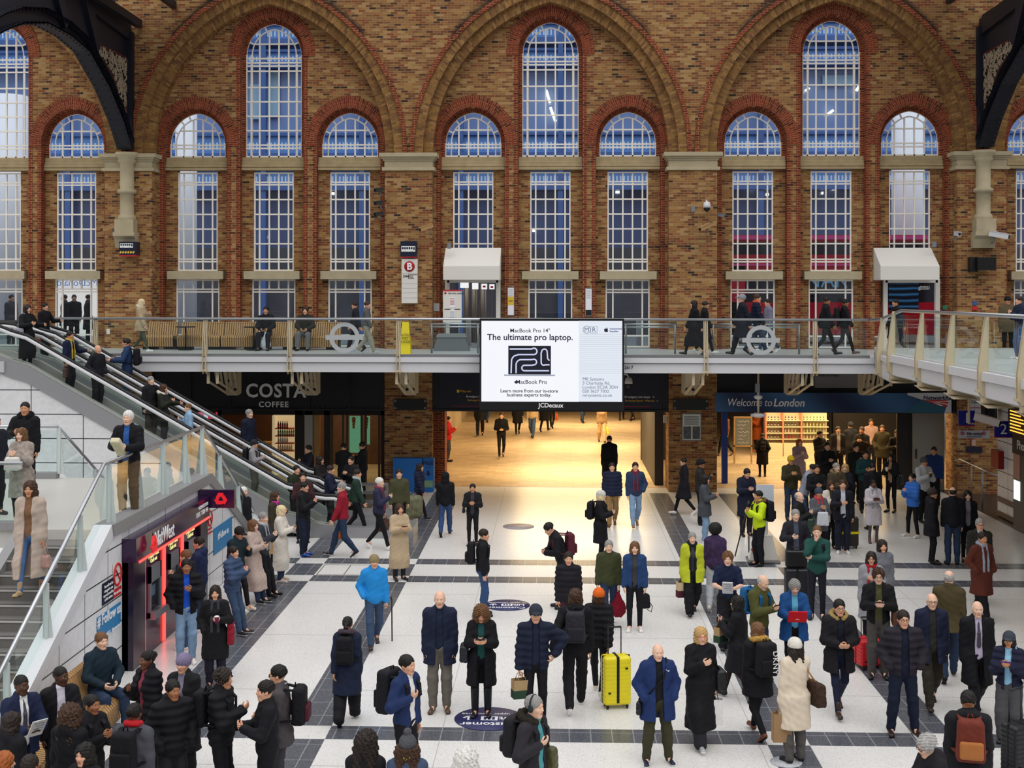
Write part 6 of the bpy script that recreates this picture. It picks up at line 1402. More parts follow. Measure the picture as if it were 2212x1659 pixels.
def hair_mesh(style, h, under=False):
    k = ('hair', style, h, under)
    if k in CACHE: return CACHE[k]
    S = Sdf(); t = {'crop': .006, 'short': .012, 'messy': .024}.get(style, .014)
    def face(d=.0, z=-.03): S.cutell((0, .138, z + .004), (.069 + d, .099, .100), .012)
    amp, fr = {'messy': (.012, 85), 'curly': (.014, 90), 'afro': (.008, 130), 'long': (.007, 70), 'bob': (.007, 75), 'fur': (.012, 140)}.get(style, (.005, 120))
    if style in ('crop', 'short', 'messy'):
        S.ell((0, -.016, .034), (.075 + t, .095 + t, .088 + t)); face(); S.fn(lambda D, x, y, z: np.maximum(D, -(z + .055 + .55 * np.minimum(y - .02, 0) + .5 * np.maximum(y, 0) * 0)))
    elif style == 'ring':
        S.ell((0, -.016, .02), (.080, .099, .085)); face(.01, -.0); S.cutell((0, .02, .09), (.085, .11, .075), .01); S.fn(lambda D, x, y, z: np.maximum(D, -(z + .06)))
    elif style in ('bob', 'long', 'curly'):
        g_ = .02 if style != 'curly' else .045
        S.ell((0, -.02, .030), (.078 + g_, .098 + g_, .092 + g_ * .7)); S.ell((0, -.025, -.06), (.088 + g_, .080 + g_, .10), .04)
        if style == 'long': S.cap((-.05, -.075, -.08), (-.06, -.10, -.29), .052, .04, .04); S.cap((.05, -.075, -.08), (.06, -.10, -.29), .052, .04, .04)
        if style == 'curly': S.cap((-.06, -.06, -.08), (-.075, -.09, -.27), .07, .06, .04); S.cap((.06, -.06, -.08), (.075, -.09, -.27), .07, .06, .04)
        S.cutell((0, .150, -.055), (.060, .108, .125), .02)
    elif style == 'pony':
        S.ell((0, -.016, .032), (.084, .104, .096)); face(); S.fn(lambda D, x, y, z: np.maximum(D, -(z + .06 + .5 * np.minimum(y, 0)))); S.cap((0, -.115, .02), (0, -.15, -.03), .03, .034, .02); S.cap((0, -.15, -.03), (0, -.145, -.16), .034, .018, .02)
    elif style == 'bun':
        S.ell((0, -.016, .032), (.084, .104, .096)); face(); S.fn(lambda D, x, y, z: np.maximum(D, -(z + .06 + .5 * np.minimum(y, 0)))); S.ell((0, -.11, .05), (.045, .04, .045), .01)
    elif style == 'afro': S.ell((0, -.03, .05), (.135, .135, .13)); face(.0, -.045)
    elif style in ('beanie', 'bobble', 'cap'):
        S.ell((0, -.016, .040), (.097, .117, .106)); S.fn(lambda D, x, y, z: np.maximum(D, -(z - .022 - .35 * (y - .02) * (y > .02) + .25 * (y + .02) * (y < -.02) * -1 + .045)))
        if style != 'cap': S.cap((-.05, .0, .03), (.05, .0, .03), .001); 
        if style == 'bobble': S.ell((0, -.02, .165), (.045, .045, .045), .01)
        if style == 'cap': S.ell((0, .125, .040), (.066, .075, .012), .012)
    elif style == 'hood':
        S.ell((0, -.03, .025), (.112, .125, .135)); S.ell((0, -.05, -.11), (.12, .10, .09), .05); S.cutell((0, .10, -.015), (.075, .16, .112), .012); amp = .004; fr = 60
    elif style == 'headphones':
        for i in range(10):
            a0, a1 = math.pi * i / 10, math.pi * (i + 1) / 10; S.cap((.094 * math.cos(a0), -.01, .035 + .095 * math.sin(a0)), (.094 * math.cos(a1), -.01, .035 + .095 * math.sin(a1)), .010, k=.005)
        for sg in (-1, 1): S.ell((sg * .092, -.005, 0), (.02, .036, .042), .01)
        amp = 0
    elif style == 'glasses':
        for sg in (-1, 1):
            for i in range(10): a0, a1 = .6283 * i, .6283 * (i + 1); S.cap((sg * .033 + .022 * math.cos(a0), .097, .003 + .017 * math.sin(a0)), (sg * .033 + .022 * math.cos(a1), .097, .003 + .017 * math.sin(a1)), .0032, k=.001)
            S.cap((sg * .056, .094, .006), (sg * .080, .0, .008), .003, k=.001)
        S.cap((-.011, .1, .006), (.011, .1, .006), .003, k=.001); amp = 0; h = .004
    if amp: S.fn(lambda D, x, y, z: D + np.float32(amp) * noise3(x, y, z, fr))
    if under: S.fn(lambda D, x, y, z: np.maximum(D, z - .012 + 0 * x))
    CACHE[k] = S.mesh(h); return CACHE[k]
def xf(V, R, c, s=1.0): return V * s @ R.T + c
def clothmat(c, kind='cloth'):
    n = 'cloth_%s_%s' % (kind, c.strip('#'))
    if n in MATS: return MATS[n]
    if kind == 'fur': return mat(n, c, .9, spec=.1, noise=.5, nscale=60)
    if kind == 'check': return mat(n, c, .8, spec=.2, noise=.8, nscale=14)
    if kind == 'denim': return mat(n, c, .8, spec=.15, noise=.25, nscale=12)
    if kind == 'shiny': return mat(n, c, .38, spec=.4, noise=.1, nscale=10)
    return mat(n, c, .75, spec=.2, noise=.12, nscale=15)
SKIN = ['#e3b79c', '#d9a384', '#c58c68', '#a06a48', '#6e4630', '#50331f']
SKM = [mat('skin_%d' % i, c, .5, spec=.35) for i, c in enumerate(SKIN)]
LIP = [mat('lips_%d' % i, c, .5) for i, c in enumerate(['#c07868', '#b56d5c', '#a05a48', '#84493a', '#5e342a', '#45261c'])]
EYEW = mat('eye_white', '#e6e2dc', .3); EYED = mat('eye_dark', '#1f1712', .3)
HAIRC = dict(black='#15120f', dark='#241a14', brown='#40291a', lbrown='#6b4a2e', blonde='#b8935c', pale='#d9c69c', grey='#8c8a87', white='#d6d3ce', silver='#a9a7a4', ginger='#9a5426')
CC = dict(black='#15151a', navy='#1a2238', dkgrey='#3a3a40', grey='#6f7278', lgrey='#a6a9ae', white='#e6e4e2', cream='#dccfb8', beige='#c2ae93', tan='#a98d66', brown='#5a4334', dkbrown='#382a22', olive='#4d4d2e', green='#2c4434', teal='#1d4a48', blue='#2a5fae', bright='#2b8fd8', royal='#2a52a8', denim='#3a4c66', ltdenim='#7d97b4', dkdenim='#2a3850', red='#a3202a', maroon='#4d1f2b', rust='#6b2f22', orange='#d9641e', pink='#c98fa0', lilac='#8c7f96', lime='#c3cf2a', yellow='#e3d31f', khaki='#8c7d5c', stone='#bdb6a8', purple='#5c3a86', charcoal='#26272c', sky='#8fc0dc', mauve='#b09aa4')
def cc(c): return CC.get(c, c)
def ik(a, b, l1, l2, pole):
    d = b - a; L = np.linalg.norm(d); L2 = min(max(L, abs(l1 - l2) + .01), (l1 + l2) * .998); d = d / (L + 1e-9); b = a + d * L2
    x = (l1 * l1 - l2 * l2 + L2 * L2) / (2 * L2); y = math.sqrt(max(l1 * l1 - x * x, 0)); p = pole - d * (pole @ d); return a + d * x + nrm(p) * y, b
ARMS = dict(down=((.035, .03, -.54), (.3, -1, 0), .5), fwd=((.03, .20, -.50), (.3, -1, 0), .5), back=((.03, -.17, -.51), (.4, -1, 0), .5), pocket=((.035, .12, -.42), (.6, -1, 0), .6), phone=((-.11, .29, -.20), (.7, -.3, -1), .8),
    one=((-.09, .28, -.14), (.6, -.3, -1), .8), cup=((-.04, .30, -.20), (.7, -.3, -1), .9), cross=((-.24, .20, -.24), (.8, .2, -.8), .7), strap=((-.05, .15, -.16), (.8, -.2, -1), 1.0), hip=((.10, .02, -.36), (1, -.5, .1), .8), ear=((-.03, .10, .10), (.8, .4, -1), .9), mouth=((-.13, .17, .04), (.6, .5, -1), .8),
    carry=((.06, .04, -.55), (.3, -1, 0), 1.1), pull=((.14, -.22, -.46), (.4, -1, 0), 1.1), lap=((-.06, .26, -.36), (.8, -.6, -.2), .5), rail=((.14, .34, -.22), (.6, -.4, -1), .8), read=((-.06, .33, -.26), (.6, -.2, -1), .7), wide=((.16, .22, -.20), (1, -.4, -.3), .8), clasp=((-.12, .24, -.30), (.7, -.4, -.8), .7))
TOPS = dict(tee=(.012, None, 't_shirt'), shirt=(.015, None, 'shirt'), sweater=(.020, None, 'sweater'), hoodie=(.028, None, 'hoodie'), jacket=(.027, None, 'jacket'), puffer=(.038, None, 'puffer_jacket'), blazer=(.026, .80, 'blazer'), mid=(.029, .70, 'coat'), parka=(.036, .66, 'parka'), coat=(.029, .50, 'coat'), long=(.030, .28, 'long_coat'), vest=(.03, None, 'vest'), dress=(.014, .56, 'dress'))
def pick(v, opts): return min(opts, key=lambda o: abs(o - v))
class Per:
    def __init__(s, u, vt, vf, ang, label, top, legs, shoes, hair, sk=0, sex='m', arms='down down', pose='stand', z0=0.0, Y=None, h=None, lean=0, hp=0, hy=0, b=1.0, open=None, collar=True, hood=False, fur=None, scarf=None, tie=None, bag=(), group=None, wide=None, obj='person', seat=.50, trim=None):
        if vf is not None: p = onZ(u, vf, z0); h = h or (onY(u, vt, p.y).z - z0 if vt else (1.74 if sex == 'm' else 1.65))
        elif Y is not None:
            p = onY(u, vt or 700, Y); h = h or min(max(p.z - z0, 1.5), 1.86)
        else:
            h = h or (1.72 if sex == 'm' else 1.63); p = onZ(u, vt, z0 + h)
        if pose == 'sit' and vf is None and Y is None: pass
        p = Vector((p.x, p.y, z0)); s.h = h; k = h / 1.75; s.k = k; s.p = p; s.ang = ang; s.label = label; s.sex = sex; f = sex == 'f'; s.f = f
        px = p.y / F; hv = min(max(1.9 * px, .0125), .027); hh = pick(1.0 * px, (.0075, .010, .013)); hd = pick(.8 * px, (.006, .008, .011)); s.hv = hv
        L = lean; t = v3(0, math.sin(L), math.cos(L)); s.t = t; fw = v3(0, math.cos(L), -math.sin(L)); Rl = rotx(-L)
        hz = .93 * k
        if pose == 'sit': hz = seat + .08
        if pose.startswith('walk'): hz = .912 * k
        H = v3(0, -.02 if L > .2 else 0, hz); s.H = H
        SHc = H + t * .50 * k; NB = H + t * .555 * k; C = H + t * .36 * k; W = H + t * .17 * k; s.C = C; s.NB = NB
        sw = (.148 if f else .170) * k * (1 + (b - 1) * .5); s.sw = sw
        # legs
        hipx = .088 * k; J = {}
        for i, sg in enumerate((-1, 1)):
            A = v3(sg * .10 * k, .01 * sg, .085 * k); pitch = 0; yaw = -sg * .16
            if pose == 'apart': A[0] = sg * .17 * k
            if pose.startswith('walk'):
                st = 1 if (sg > 0) == (pose != 'walkl') else -1
                A = v3(sg * .075 * k, (.27 if st > 0 else -.31) * k, (.085 if st > 0 else .16) * k); pitch = 0.12 if st > 0 else -.65; yaw = -sg * .06
            if pose == 'sit': A = v3(sg * .15 * k, .44 * k, .085 * k)
            if pose == 'leanback': A = v3(sg * .10 * k, .22 * k, .085 * k)
            hj = H + v3(sg * hipx, 0, -.02); kn, A = ik(hj, A, .418 * k, .412 * k, v3(sg * .15, 1, 0)); J[sg] = (hj, kn, A, pitch, yaw)
        s.J = J
        # arms
        AR = {}
        for sg, nm in zip((1, -1), (arms.split() * 2)[:2]):
            tg, pole, curl = ARMS[nm]; sh = SHc + v3(sg * sw, 0, 0) + t * (-.01); T_ = v3(sg * tg[0], tg[1], tg[2]) * k; T_ = Rl @ T_ if tg[1] > .1 else T_
            el, wr = ik(sh, sh + T_, .285 * k, .255 * k, v3(sg * pole[0], pole[1], pole[2])); AR[sg] = (sh, el, wr, curl, nm)
        s.AR = AR; fe = v3(1, 1, 1)
        wx = (1.0 if not f else .93) * b
        def torso(S, g, kk=.06):
            S.ell(H + t * .02 * k, v3(.158 * b + g, .112 * b + g, .13 + g) * k, kk, Rl); S.ell(W, v3((.128 if f else .142) * b + g, .100 * b + g, .17 + g) * k, kk, Rl)
            S.ell(C, v3(.162 * wx + g, .112 * b + g, .19 + g) * k, kk, Rl); [S.cap(NB + v3(q_ * .045 * k, 0, -.025 * k), SHc + v3(q_ * sw * .93, 0, -.022 * k), (.050 + g * .8) * k, (.050 + g * .75) * k, kk * k) for q_ in (-1, 1)]
            if f: S.ell(C + fw * .075 * k + t * .0, v3(.105 + g, .058 + g, .07) * k, .05, Rl)
            S.cap(SHc + t * .01, NB + t * .03 * k, (.062 + g * .8) * k, (.056 + g * .4) * k, .05)
        def arm(S, sg, g, cut=1.0):
            sh, el, wr, _, _ = AR[sg]; S.cap(sh, el, (.050 + g) * k, (.043 + g) * k, .05); e2 = el + (wr - el) * cut; S.cap(el, e2, (.044 + g) * k, (.034 + g * .9) * k, .03)
        # body: one continuous skin mesh with head and hands
        S = Sdf(); torso(S, -.012)
        for sg in (-1, 1):
            arm(S, sg, -.004); hj, kn, A, _, _ = J[sg]; S.cap(hj, kn, .066 * k, .046 * k, .05); S.cap(kn, A, .046 * k, .034 * k, .03); S.cap(A, A + v3(0, .10, -.04) * k, .034 * k, .025 * k, .03)
        V, Q = S.mesh(max(hv, .019)); skm = [SKM[sk], EYEW, EYED, LIP[sk]]; parts = [(V, Q, skm, np.zeros(len(Q), dtype=int))]
        HR = rotz(hy) @ rotx(-(hp + L * .5)); HC_ = NB + HR @ (v3(0, .03, .142) * k); s.HC = HC_; s.HR = HR
        v, q, m = head_mesh(sex, hh); parts.append((xf(v, HR, HC_, k), q, skm, m)); s.hand = {}
        for sg in (1, -1):
            sh, el, wr, curl, nm = AR[sg]; d = nrm(wr - el); hint = v3(0, .6, .8); X_ = nrm(hint - d * (hint @ d)); Nn = np.cross(X_, d) * (1 if sg > 0 else -1)
            if nm in ('phone', 'one', 'read', 'cup'): 
                d2 = nrm(d + v3(-sg * .5, .1, .15)); d = d2; hint = v3(sg * .2, .1, 1); X_ = nrm(hint - d * (hint @ d)); Nn = np.cross(X_, d) * (1 if sg > 0 else -1)
            M_ = np.stack([X_, Nn, d], 1); v, q = hand_mesh(curl, hd); v = v * k @ M_.T + wr; 
            if np.linalg.det(M_) < 0: q = q[:, ::-1]
            if nm != 'pocket': parts.append((v, q, SKM[sk], None))
            s.hand[sg] = wr + d * .075 * k + Nn * .02 * k
        o = mkobj(obj, parts); s.o = o; o.location = p; o.rotation_euler = (0, 0, math.radians(ang) + math.pi); tag(o, label, 'person', group)
        s.M = Matrix.Translation(p) @ Matrix.Rotation(math.radians(ang) + math.pi, 4, 'Z')
        # trousers / skirt
        lk, lc = legs.split(); lm = clothmat(cc(lc), 'denim' if 'denim' in lc else ('check' if lk == 'check' else 'cloth'))
        if lk != 'none':
            S = Sdf(); wd = {'slim': .004, 'jeans': .014, 'wide': .045, 'check': .02, 'tights': -.006, 'skirt': .0}.get(lk, .018)
            S.ell(H + v3(0, 0, .01), v3(.168 * b, .122 * b, .13) * k, .05)
            for sg in (-1, 1):
                hj, kn, A, _, _ = J[sg]; S.cap(hj, kn, (.083 * b + wd * .7) * k, (.058 + wd) * k, .04); S.cap(kn, A + v3(0, 0, .0), (.056 + wd) * k, (.042 + wd * 1.15) * k, .03)
                if lk != 'slim' and lk != 'tights': S.cap(kn, kn + (A - kn) * .5 + v3(0, -.012, 0), (.056 + wd) * k, (.055 + wd) * k, .03)
            top_ = H[2] + .11 * k; am = .0035 if lk not in ('slim', 'tights') else .0015; ph = p.x * 7
            S.fn(lambda D, x, y, z: D + np.float32(am) * noise3(x * .6, y * .6, z, 34, ph)); S.fn(lambda D, x, y, z: np.maximum(D, z - top_ - 0 * x))
            if pose != 'sit': S.fn(lambda D, x, y, z: np.maximum(D, .045 * k - z + 0 * x))
            V, Q = S.mesh(hv); mkobj('tights' if lk == 'tights' else 'trousers', [(V, Q, lm, None)], o)
        # shoes
        kd, sc_ = shoes.split(); sm_ = clothmat(cc(sc_), 'shiny'); so_ = clothmat(cc('white' if kd == 'trainer' else 'black'), 'cloth')
        for sg in (-1, 1):
            hj, kn, A, pitch, yaw = J[sg]; v, q, m = shoe_mesh(kd, pick(px, (.008, .012))); R = rotz(yaw) @ rotx(pitch); ps = [(xf(v - v3(0, -.035, .085), R, A, k), q, [sm_, so_], m)]
            if kd == 'tallboot': S2 = Sdf(); S2.cap(A, A + (kn - A) * .86, .056 * k, .068 * k); v2, q2 = S2.mesh(.014); ps.append((v2, q2, sm_, None))
            mkobj('boot' if 'boot' in kd else 'shoe', ps, o)
        # upper garment
        tk, tc = top.split()[:2]; kind = 'denim' if 'denim' in tc else ('check' if top.endswith('check') else 'cloth'); g, hem, nm = TOPS[tk]; tm = clothmat(cc(tc), kind); s.g = g
        def garment(g, hem, name, m, sleeves=1.0, front=None, col=True, puff=False, hood_=False):
            S = Sdf(); torso(S, g)
            for sg in (-1, 1):
                if sleeves: 
                    if sleeves < 1: sh, el, wr, _, _ = AR[sg]; S.cap(sh, sh + (el - sh) * .75, (.056 + g) * k, (.052 + g) * k, .05)
                    else: arm(S, sg, g, .97)
            hz_ = hem * k if hem else H[2] - .09 * k
            if hem and pose != 'sit':
                for sg in (-1, 1):
                    hj, kn, A, _, _ = J[sg]; S.cap(hj, kn, (.095 * b + g) * k, (.078 + g) * k, .08)
                    if hem < .45: S.cap(kn, kn + (A - kn) * .55, (.085 + g) * k, (.085 + g) * k, .1)
                z1 = H[2] + .02; sy = max(abs(J[1][1][1] - J[-1][1][1]) * .5, 0)
                def cone(D, x, y, z):
                    q = np.clip((z1 - z) / (z1 - hz_), 0, 1.2); ax_ = (.160 * b + g + .045 * q) * k; ay = (.118 * b + g + (.03 + sy * .6) * q) * k; d = (np.sqrt((x / ax_) ** 2 + (y / ay) ** 2) - 1) * ay
                    d = np.maximum(d, z - z1); hh_ = np.maximum(.06 - np.abs(D - d), 0) / .06; return np.minimum(D, d) - hh_ * hh_ * .015
                S.fn(cone)
            elif hem:
                for sg in (-1, 1): hj, kn, A, _, _ = J[sg]; S.cap(hj, kn, (.095 + g) * k, (.07 + g) * k, .06)
            if hood_: S.ell(NB - fw * .085 * k + t * .0, v3(.115, .06, .085) * k, .04); S.cap(NB + v3(-.08, -.02, .02) * k, NB + v3(-.05, .05, -.03) * k, .03 * k, k=.03); S.cap(NB + v3(.08, -.02, .02) * k, NB + v3(.05, .05, -.03) * k, .03 * k, k=.03)
            elif col:
                r = .070 * k; c = NB + t * .028 * k + fw * .004
                for i in range(10):
                    a0, a1 = .6283 * i, .6283 * (i + 1); dz = lambda a: -.018 * math.sin(a) * k
                    S.cap(c + v3(r * math.cos(a0), r * math.sin(a0), dz(a0)), c + v3(r * math.cos(a1), r * math.sin(a1), dz(a1)), .018 * k, k=.012)
            ph = p.x * 5 + p.y
            if puff: S.fn(lambda D, x, y, z: D + np.float32(.0085) * np.cos(z * (62 / k)) - .003)
            am = .004 if not puff else .002
            S.fn(lambda D, x, y, z: D + np.float32(am) * noise3(x, y, z, 30, ph))
            if hem and pose != 'sit' or not hem: S.fn(lambda D, x, y, z: np.maximum(D, (hz_ - z) + 0 * x) if pose != 'sit' else D)
            if front: 
                cy, cz = C[1], C[2]; S.fn(lambda D, x, y, z: np.where((y > (z - H[2]) * math.tan(L) * .9), np.maximum(D, front * (1 + .35 * (H[2] + .3 - z)) - np.abs(x)), D))
            V, Q = S.mesh(hv); return mkobj(name, [(V, Q, m, None)], o)
        if open:
            oc = open if isinstance(open, str) else 'white'; garment(.010, None, 'shirt' if tk != 'blazer' else 'shirt', clothmat(cc(oc)), 0, None, True)
        if tk != 'none': s.top = garment(g, hem, nm, tm, .5 if tk == 'tee' else (0 if tk == 'vest' else 1.0), (.052 * k if open else None), collar, tk == 'puffer', hood)
        if trim: 
            S = Sdf(); S.ell(C + v3(0, 0, -.06), v3(.175, .135, .02) * k * 1.12, .01); V, Q = S.mesh(hv); mkobj('reflective_band', [(V, Q, clothmat(cc(trim)), None)], o)
        if fur:
            S = Sdf(); c = NB + t * .02 - fw * .025 * k; r = .105 * k
            for i in range(12):
                a0, a1 = .5236 * i, .5236 * (i + 1); dz = lambda a: -.035 * math.sin(a) * k
                if math.sin((a0 + a1) / 2) > .86: continue
                S.cap(c + v3(r * math.cos(a0), r * math.sin(a0), dz(a0)), c + v3(r * math.cos(a1), r * math.sin(a1), dz(a1)), .042 * k, k=.02)
            S.fn(lambda D, x, y, z: D + np.float32(.009) * noise3(x, y, z, 120)); V, Q = S.mesh(min(hv, .013)); mkobj('fur_trim', [(V, Q, clothmat(cc(fur), 'fur'), None)], o)
        if scarf:
            S = Sdf(); c = NB + t * .035 * k; r = .075 * k
            for i in range(10): a0, a1 = .6283 * i, .6283 * (i + 1); S.cap(c + v3(r * math.cos(a0), r * math.sin(a0), -.02 * math.sin(a0)), c + v3(r * math.cos(a1), r * math.sin(a1), -.02 * math.sin(a1)), .036 * k, k=.02)
            for sx_ in (-.05, .05): q0 = c + v3(sx_, .085, -.03) * k; q1 = C + fw * (.115 + g) * k + v3(sx_, 0, -.1 * k); S.cap(q0, q1, .026 * k, .026 * k, .02); S.cap(q1, q1 + v3(0, .0, -.2) * k, .026 * k, .028 * k, .02)
            S.fn(lambda D, x, y, z: D + np.float32(.003) * noise3(x, y, z, 60)); V, Q = S.mesh(hv); mkobj('scarf', [(V, Q, clothmat(cc(scarf), 'check' if scarf in ('red', 'lgrey') else 'cloth'), None)], o)
        if tie:
            S = Sdf(); q0 = NB + fw * .075 * k - t * .03 * k; q1 = C + fw * (.128) * k; q2 = W + fw * .125 * k; S.cap(q0, q1, .016 * k, .024 * k, .01); S.cap(q1, q2, .024 * k, .03 * k, .01); V, Q = S.mesh(.011); mkobj('tie', [(V, Q, mat('striped_tie', '#3a3a44', .5, noise=.9, nscale=45), None)], o)
        # hair and hats
        for it in hair.split(','):
            if it == 'bald': continue
            st, hc = it.split(); 
            if st in ('beanie', 'bobble', 'cap', 'hood', 'headphones', 'glasses'): m = clothmat(cc(hc)); nm2 = {'bobble': 'bobble_hat'}.get(st, st)
            else: m = mat('hair_' + hc, HAIRC.get(hc, cc(hc)), .55, spec=.3, noise=.35, nscale=70); nm2 = 'hair'
            v, q = hair_mesh(st, pick(hh, (.0075, .010, .013)), nm2 == 'hair' and any(t_ in hair for t_ in ('beanie', 'cap ', 'bobble'))); mkobj(nm2, [(xf(v, HR, HC_, k), q, m, None)], o)
        for bg in bag: BAGS[bg[0]](s, *bg[1:])
    def w(s, q): return s.M @ Vector(tuple(q))
# ------------------------------------------------------------------ bags and things people hold (each stands alone)
def rbox(w, d, h, r, c=(0, 0, 0), vox=.014, top=0, nz=0):
    S = Sdf(); S.ell(c, (w / 2 + .01, d / 2 + .01, h / 2 + .01)); b = (w / 2 - r, d / 2 - r, h / 2 - r)
    def f(D, x, y, z):
        zz = z - c[2]; kx = 1 - top * np.clip((zz + h / 2) / h, 0, 1); qx, qy, qz = np.abs(x - c[0]) / kx - b[0], np.abs(y - c[1]) / (1 - top * .6 * np.clip((zz + h / 2) / h, 0, 1)) - b[1], np.abs(zz) - b[2]
        d = np.sqrt(np.maximum(qx, 0) ** 2 + np.maximum(qy, 0) ** 2 + np.maximum(qz, 0) ** 2) + np.minimum(np.maximum(qx, np.maximum(qy, qz)), 0) - r
        return d + (np.float32(nz) * noise3(x, y, z, 45) if nz else 0)
    S.fn(f); return S.mesh(vox)
def root(P, name, label, cat, q, rz=0):
    o = thing(name, label, cat, P.w(q), math.radians(P.ang) + math.pi + rz); o.scale = (P.k,) * 3; return o
def strap(o, pts, m, r=.014, n='strap'):
    mb = MB(); pts = [Vector(tuple(p)) for p in pts]; mb.tube(pts, r, 6); return mb.build(n, m, o)
def loc(P, q, base): return (np.array(q) - np.array(base)) / P.k
def b_backpack(P, col, label, size=1.0, accent=None, drop=0):
    w, d, h = .30 * size, .17 * size, .44 * size; base = P.C + v3(0, -(.125 + P.g + d / 2) * P.k, -.02 - drop); base = base - v3(0, math.sin(math.asin(max(min(P.t[1], .9), -.9))) * .05, 0)
    o = root(P, 'backpack', label, 'backpack', base); m = clothmat(cc(col)); m2 = clothmat(cc(accent)) if accent else m
    V, Q = rbox(w, d, h, .06, vox=max(.013, P.hv * .9), top=.14, nz=.003); mkobj('body', [(V, Q, m, None)], o); V, Q = rbox(w * .78, .06, h * .42, .025, (0, -d / 2 - .012, -h * .18), vox=.013); mkobj('pocket', [(V, Q, m2, None)], o)
    for sg in (-1, 1):
        sx = sg * P.sw * .62; g = P.g
        pts = [base + v3(sx * .8, .06, .19) * 1, P.NB + v3(sx, -.07, -.03) + v3(0, -g, g), P.NB + v3(sx * 1.05, .02, -.028) + v3(0, 0, g * 1.1), P.C + v3(sx * 1.1, .105 + g, .09) , P.C + v3(sx * 1.35, .10 + g * .9, -.05), P.C + v3(sg * (.155 + g), .0, -.17), base + v3(sg * w * .42, .06, -.16)]
        mb = MB(); q = [Vector(tuple(loc(P, p, base))) for p in pts]
        for a, b in zip(q[:-1], q[1:]): mb.bar(a, b, .055, .016, up=(0, 1, .3) if abs((b - a).y) < abs((b - a).z) else (0, 0, 1))
        mb.build('strap', m, o)
    strap(o, [(-.03, .05, h / 2 - .01), (-.02, .05, h / 2 + .04), (.02, .05, h / 2 + .04), (.03, .05, h / 2 - .01)], m, .009, 'top_handle')
def hang(P, side): return P.hand[side]
def b_paper(P, side, col, label, w=.26, d=.13, h=.34, band=None, cat='bag', name='paper_bag', hl=.10):
    q = hang(P, side); o = root(P, name, label, cat, q, .3 * side); m = clothmat(cc(col)); mb = MB(); z1 = -hl; z0 = z1 - h; t = .004
    for x0, x1, y0, y1 in ((-w / 2, w / 2, -d / 2, -d / 2 + t), (-w / 2, w / 2, d / 2 - t, d / 2), (-w / 2, -w / 2 + t, -d / 2, d / 2), (w / 2 - t, w / 2, -d / 2, d / 2)): mb.box(x0, x1, y0, y1, z0, z1)
    mb.box(-w / 2, w / 2, -d / 2, d / 2, z0, z0 + t); mb.build('body', m, o, bevel=.004)
    if band: mb = MB(); mb.box(-w / 2 - .003, w / 2 + .003, -d / 2 - .003, d / 2 + .003, z0 + .0, z0 + h * .45); mb.build('printed_band', clothmat(cc(band)), o)
    for y in (-d / 2, d / 2): strap(o, [(-w * .25, y, z1 - .02), (-w * .15, y * .4, -.02), (0, 0, .0), (w * .15, y * .4, -.02), (w * .25, y, z1 - .02)], clothmat(cc('tan' if col != 'white' else 'grey')), .005, 'handle')
def b_hand(P, side, col, label, w=.32, d=.13, h=.24, hl=.16, name='handbag', kind=None, flap=False):
    q = hang(P, side); o = root(P, name, label, 'bag', q, .25 * side); m = clothmat(cc(col), 'check' if kind == 'check' else 'shiny'); V, Q = rbox(w, d, h, .035, (0, 0, -hl - h / 2), vox=.013, top=.18, nz=.003); mkobj('body', [(V, Q, m, None)], o)
    for y in (-.03, .03): strap(o, [(-w * .28, y, -hl - .02), (-w * .2, y, -hl * .3), (0, y * .3, .01), (w * .2, y, -hl * .3), (w * .28, y, -hl - .02)], m, .008, 'handle')
    mb = MB(); mb.box(-.02, .02, -d / 2 - .008, -d / 2 + .01, -hl - h * .4, -hl - h * .4 + .02); mb.build('clasp', mat('brass_clasp', '#b8975a', .3, metal=.8), o)
def b_shoulder(P, side, col, label, w=.34, d=.14, h=.26, z=.0, y=0, cross=False, kind=None, strapcol=None, name='shoulder_bag'):
    q = P.H + v3(side * (.20 + P.g + d * .3) * P.k, y, .06 * P.k + z); o = root(P, name, label, 'bag', q, math.pi / 2 if not cross else math.pi / 2 - .4 * side); m = clothmat(cc(col), kind or 'shiny'); V, Q = rbox(w, d, h, .04, (0, 0, 0), vox=.013, top=.12, nz=.004); mkobj('body', [(V, Q, m, None)], o)
    rz = o.rotation_euler.z - (math.radians(P.ang) + math.pi); R = rotz(-rz)
    s0 = -side if cross else side; sx = s0 * P.sw * .7; g = P.g + .01
    top = P.NB + v3(sx, 0, g + .0); fr = P.C + v3(s0 * .05, .13 + g, .0); bk = P.C + v3(s0 * .05, -.13 - g, 0)
    for A_, mid in (((0, .06, .0), fr), ((0, -.06, 0), bk)):
        pts = [q + v3(0, A_[1], h * .42), mid if cross else P.C + v3(side * P.sw * 1.05, A_[1] * 1.6, .0), top + v3(0, A_[1] * .6, -.015), top]
        strap(o, [R @ loc(P, p_, q) for p_ in pts], clothmat(cc(strapcol or col)), .012)
def b_phone(P, side, label, mid=True, col='black', big=False):
    q = (P.hand[1] + P.hand[-1]) / 2 + v3(0, .02, .02) if mid else P.hand[side] + v3(0, .0, .03); o = root(P, 'phone', label, 'phone', q); mb = MB(); w, h = (.04, .08) if not big else (.09, .13); mb.box(-w, w, -.006, .006, -h, h) if not mid else mb.box(-h, h, -.006, .006, -w, w); ob = mb.build('case', clothmat(cc(col), 'shiny'), o, bevel=.006); mb = MB(); mb.box(-w * .9, w * .9, -.008, -.0065, -h * .93, h * .93) if not mid else mb.box(-h * .93, h * .93, -.008, -.0065, -w * .9, w * .9); ob2 = mb.build('screen', mat('phone_screen', '#27303c', .1, emit=.05), o); o.rotation_euler = (math.radians(-40), 0, o.rotation_euler.z)
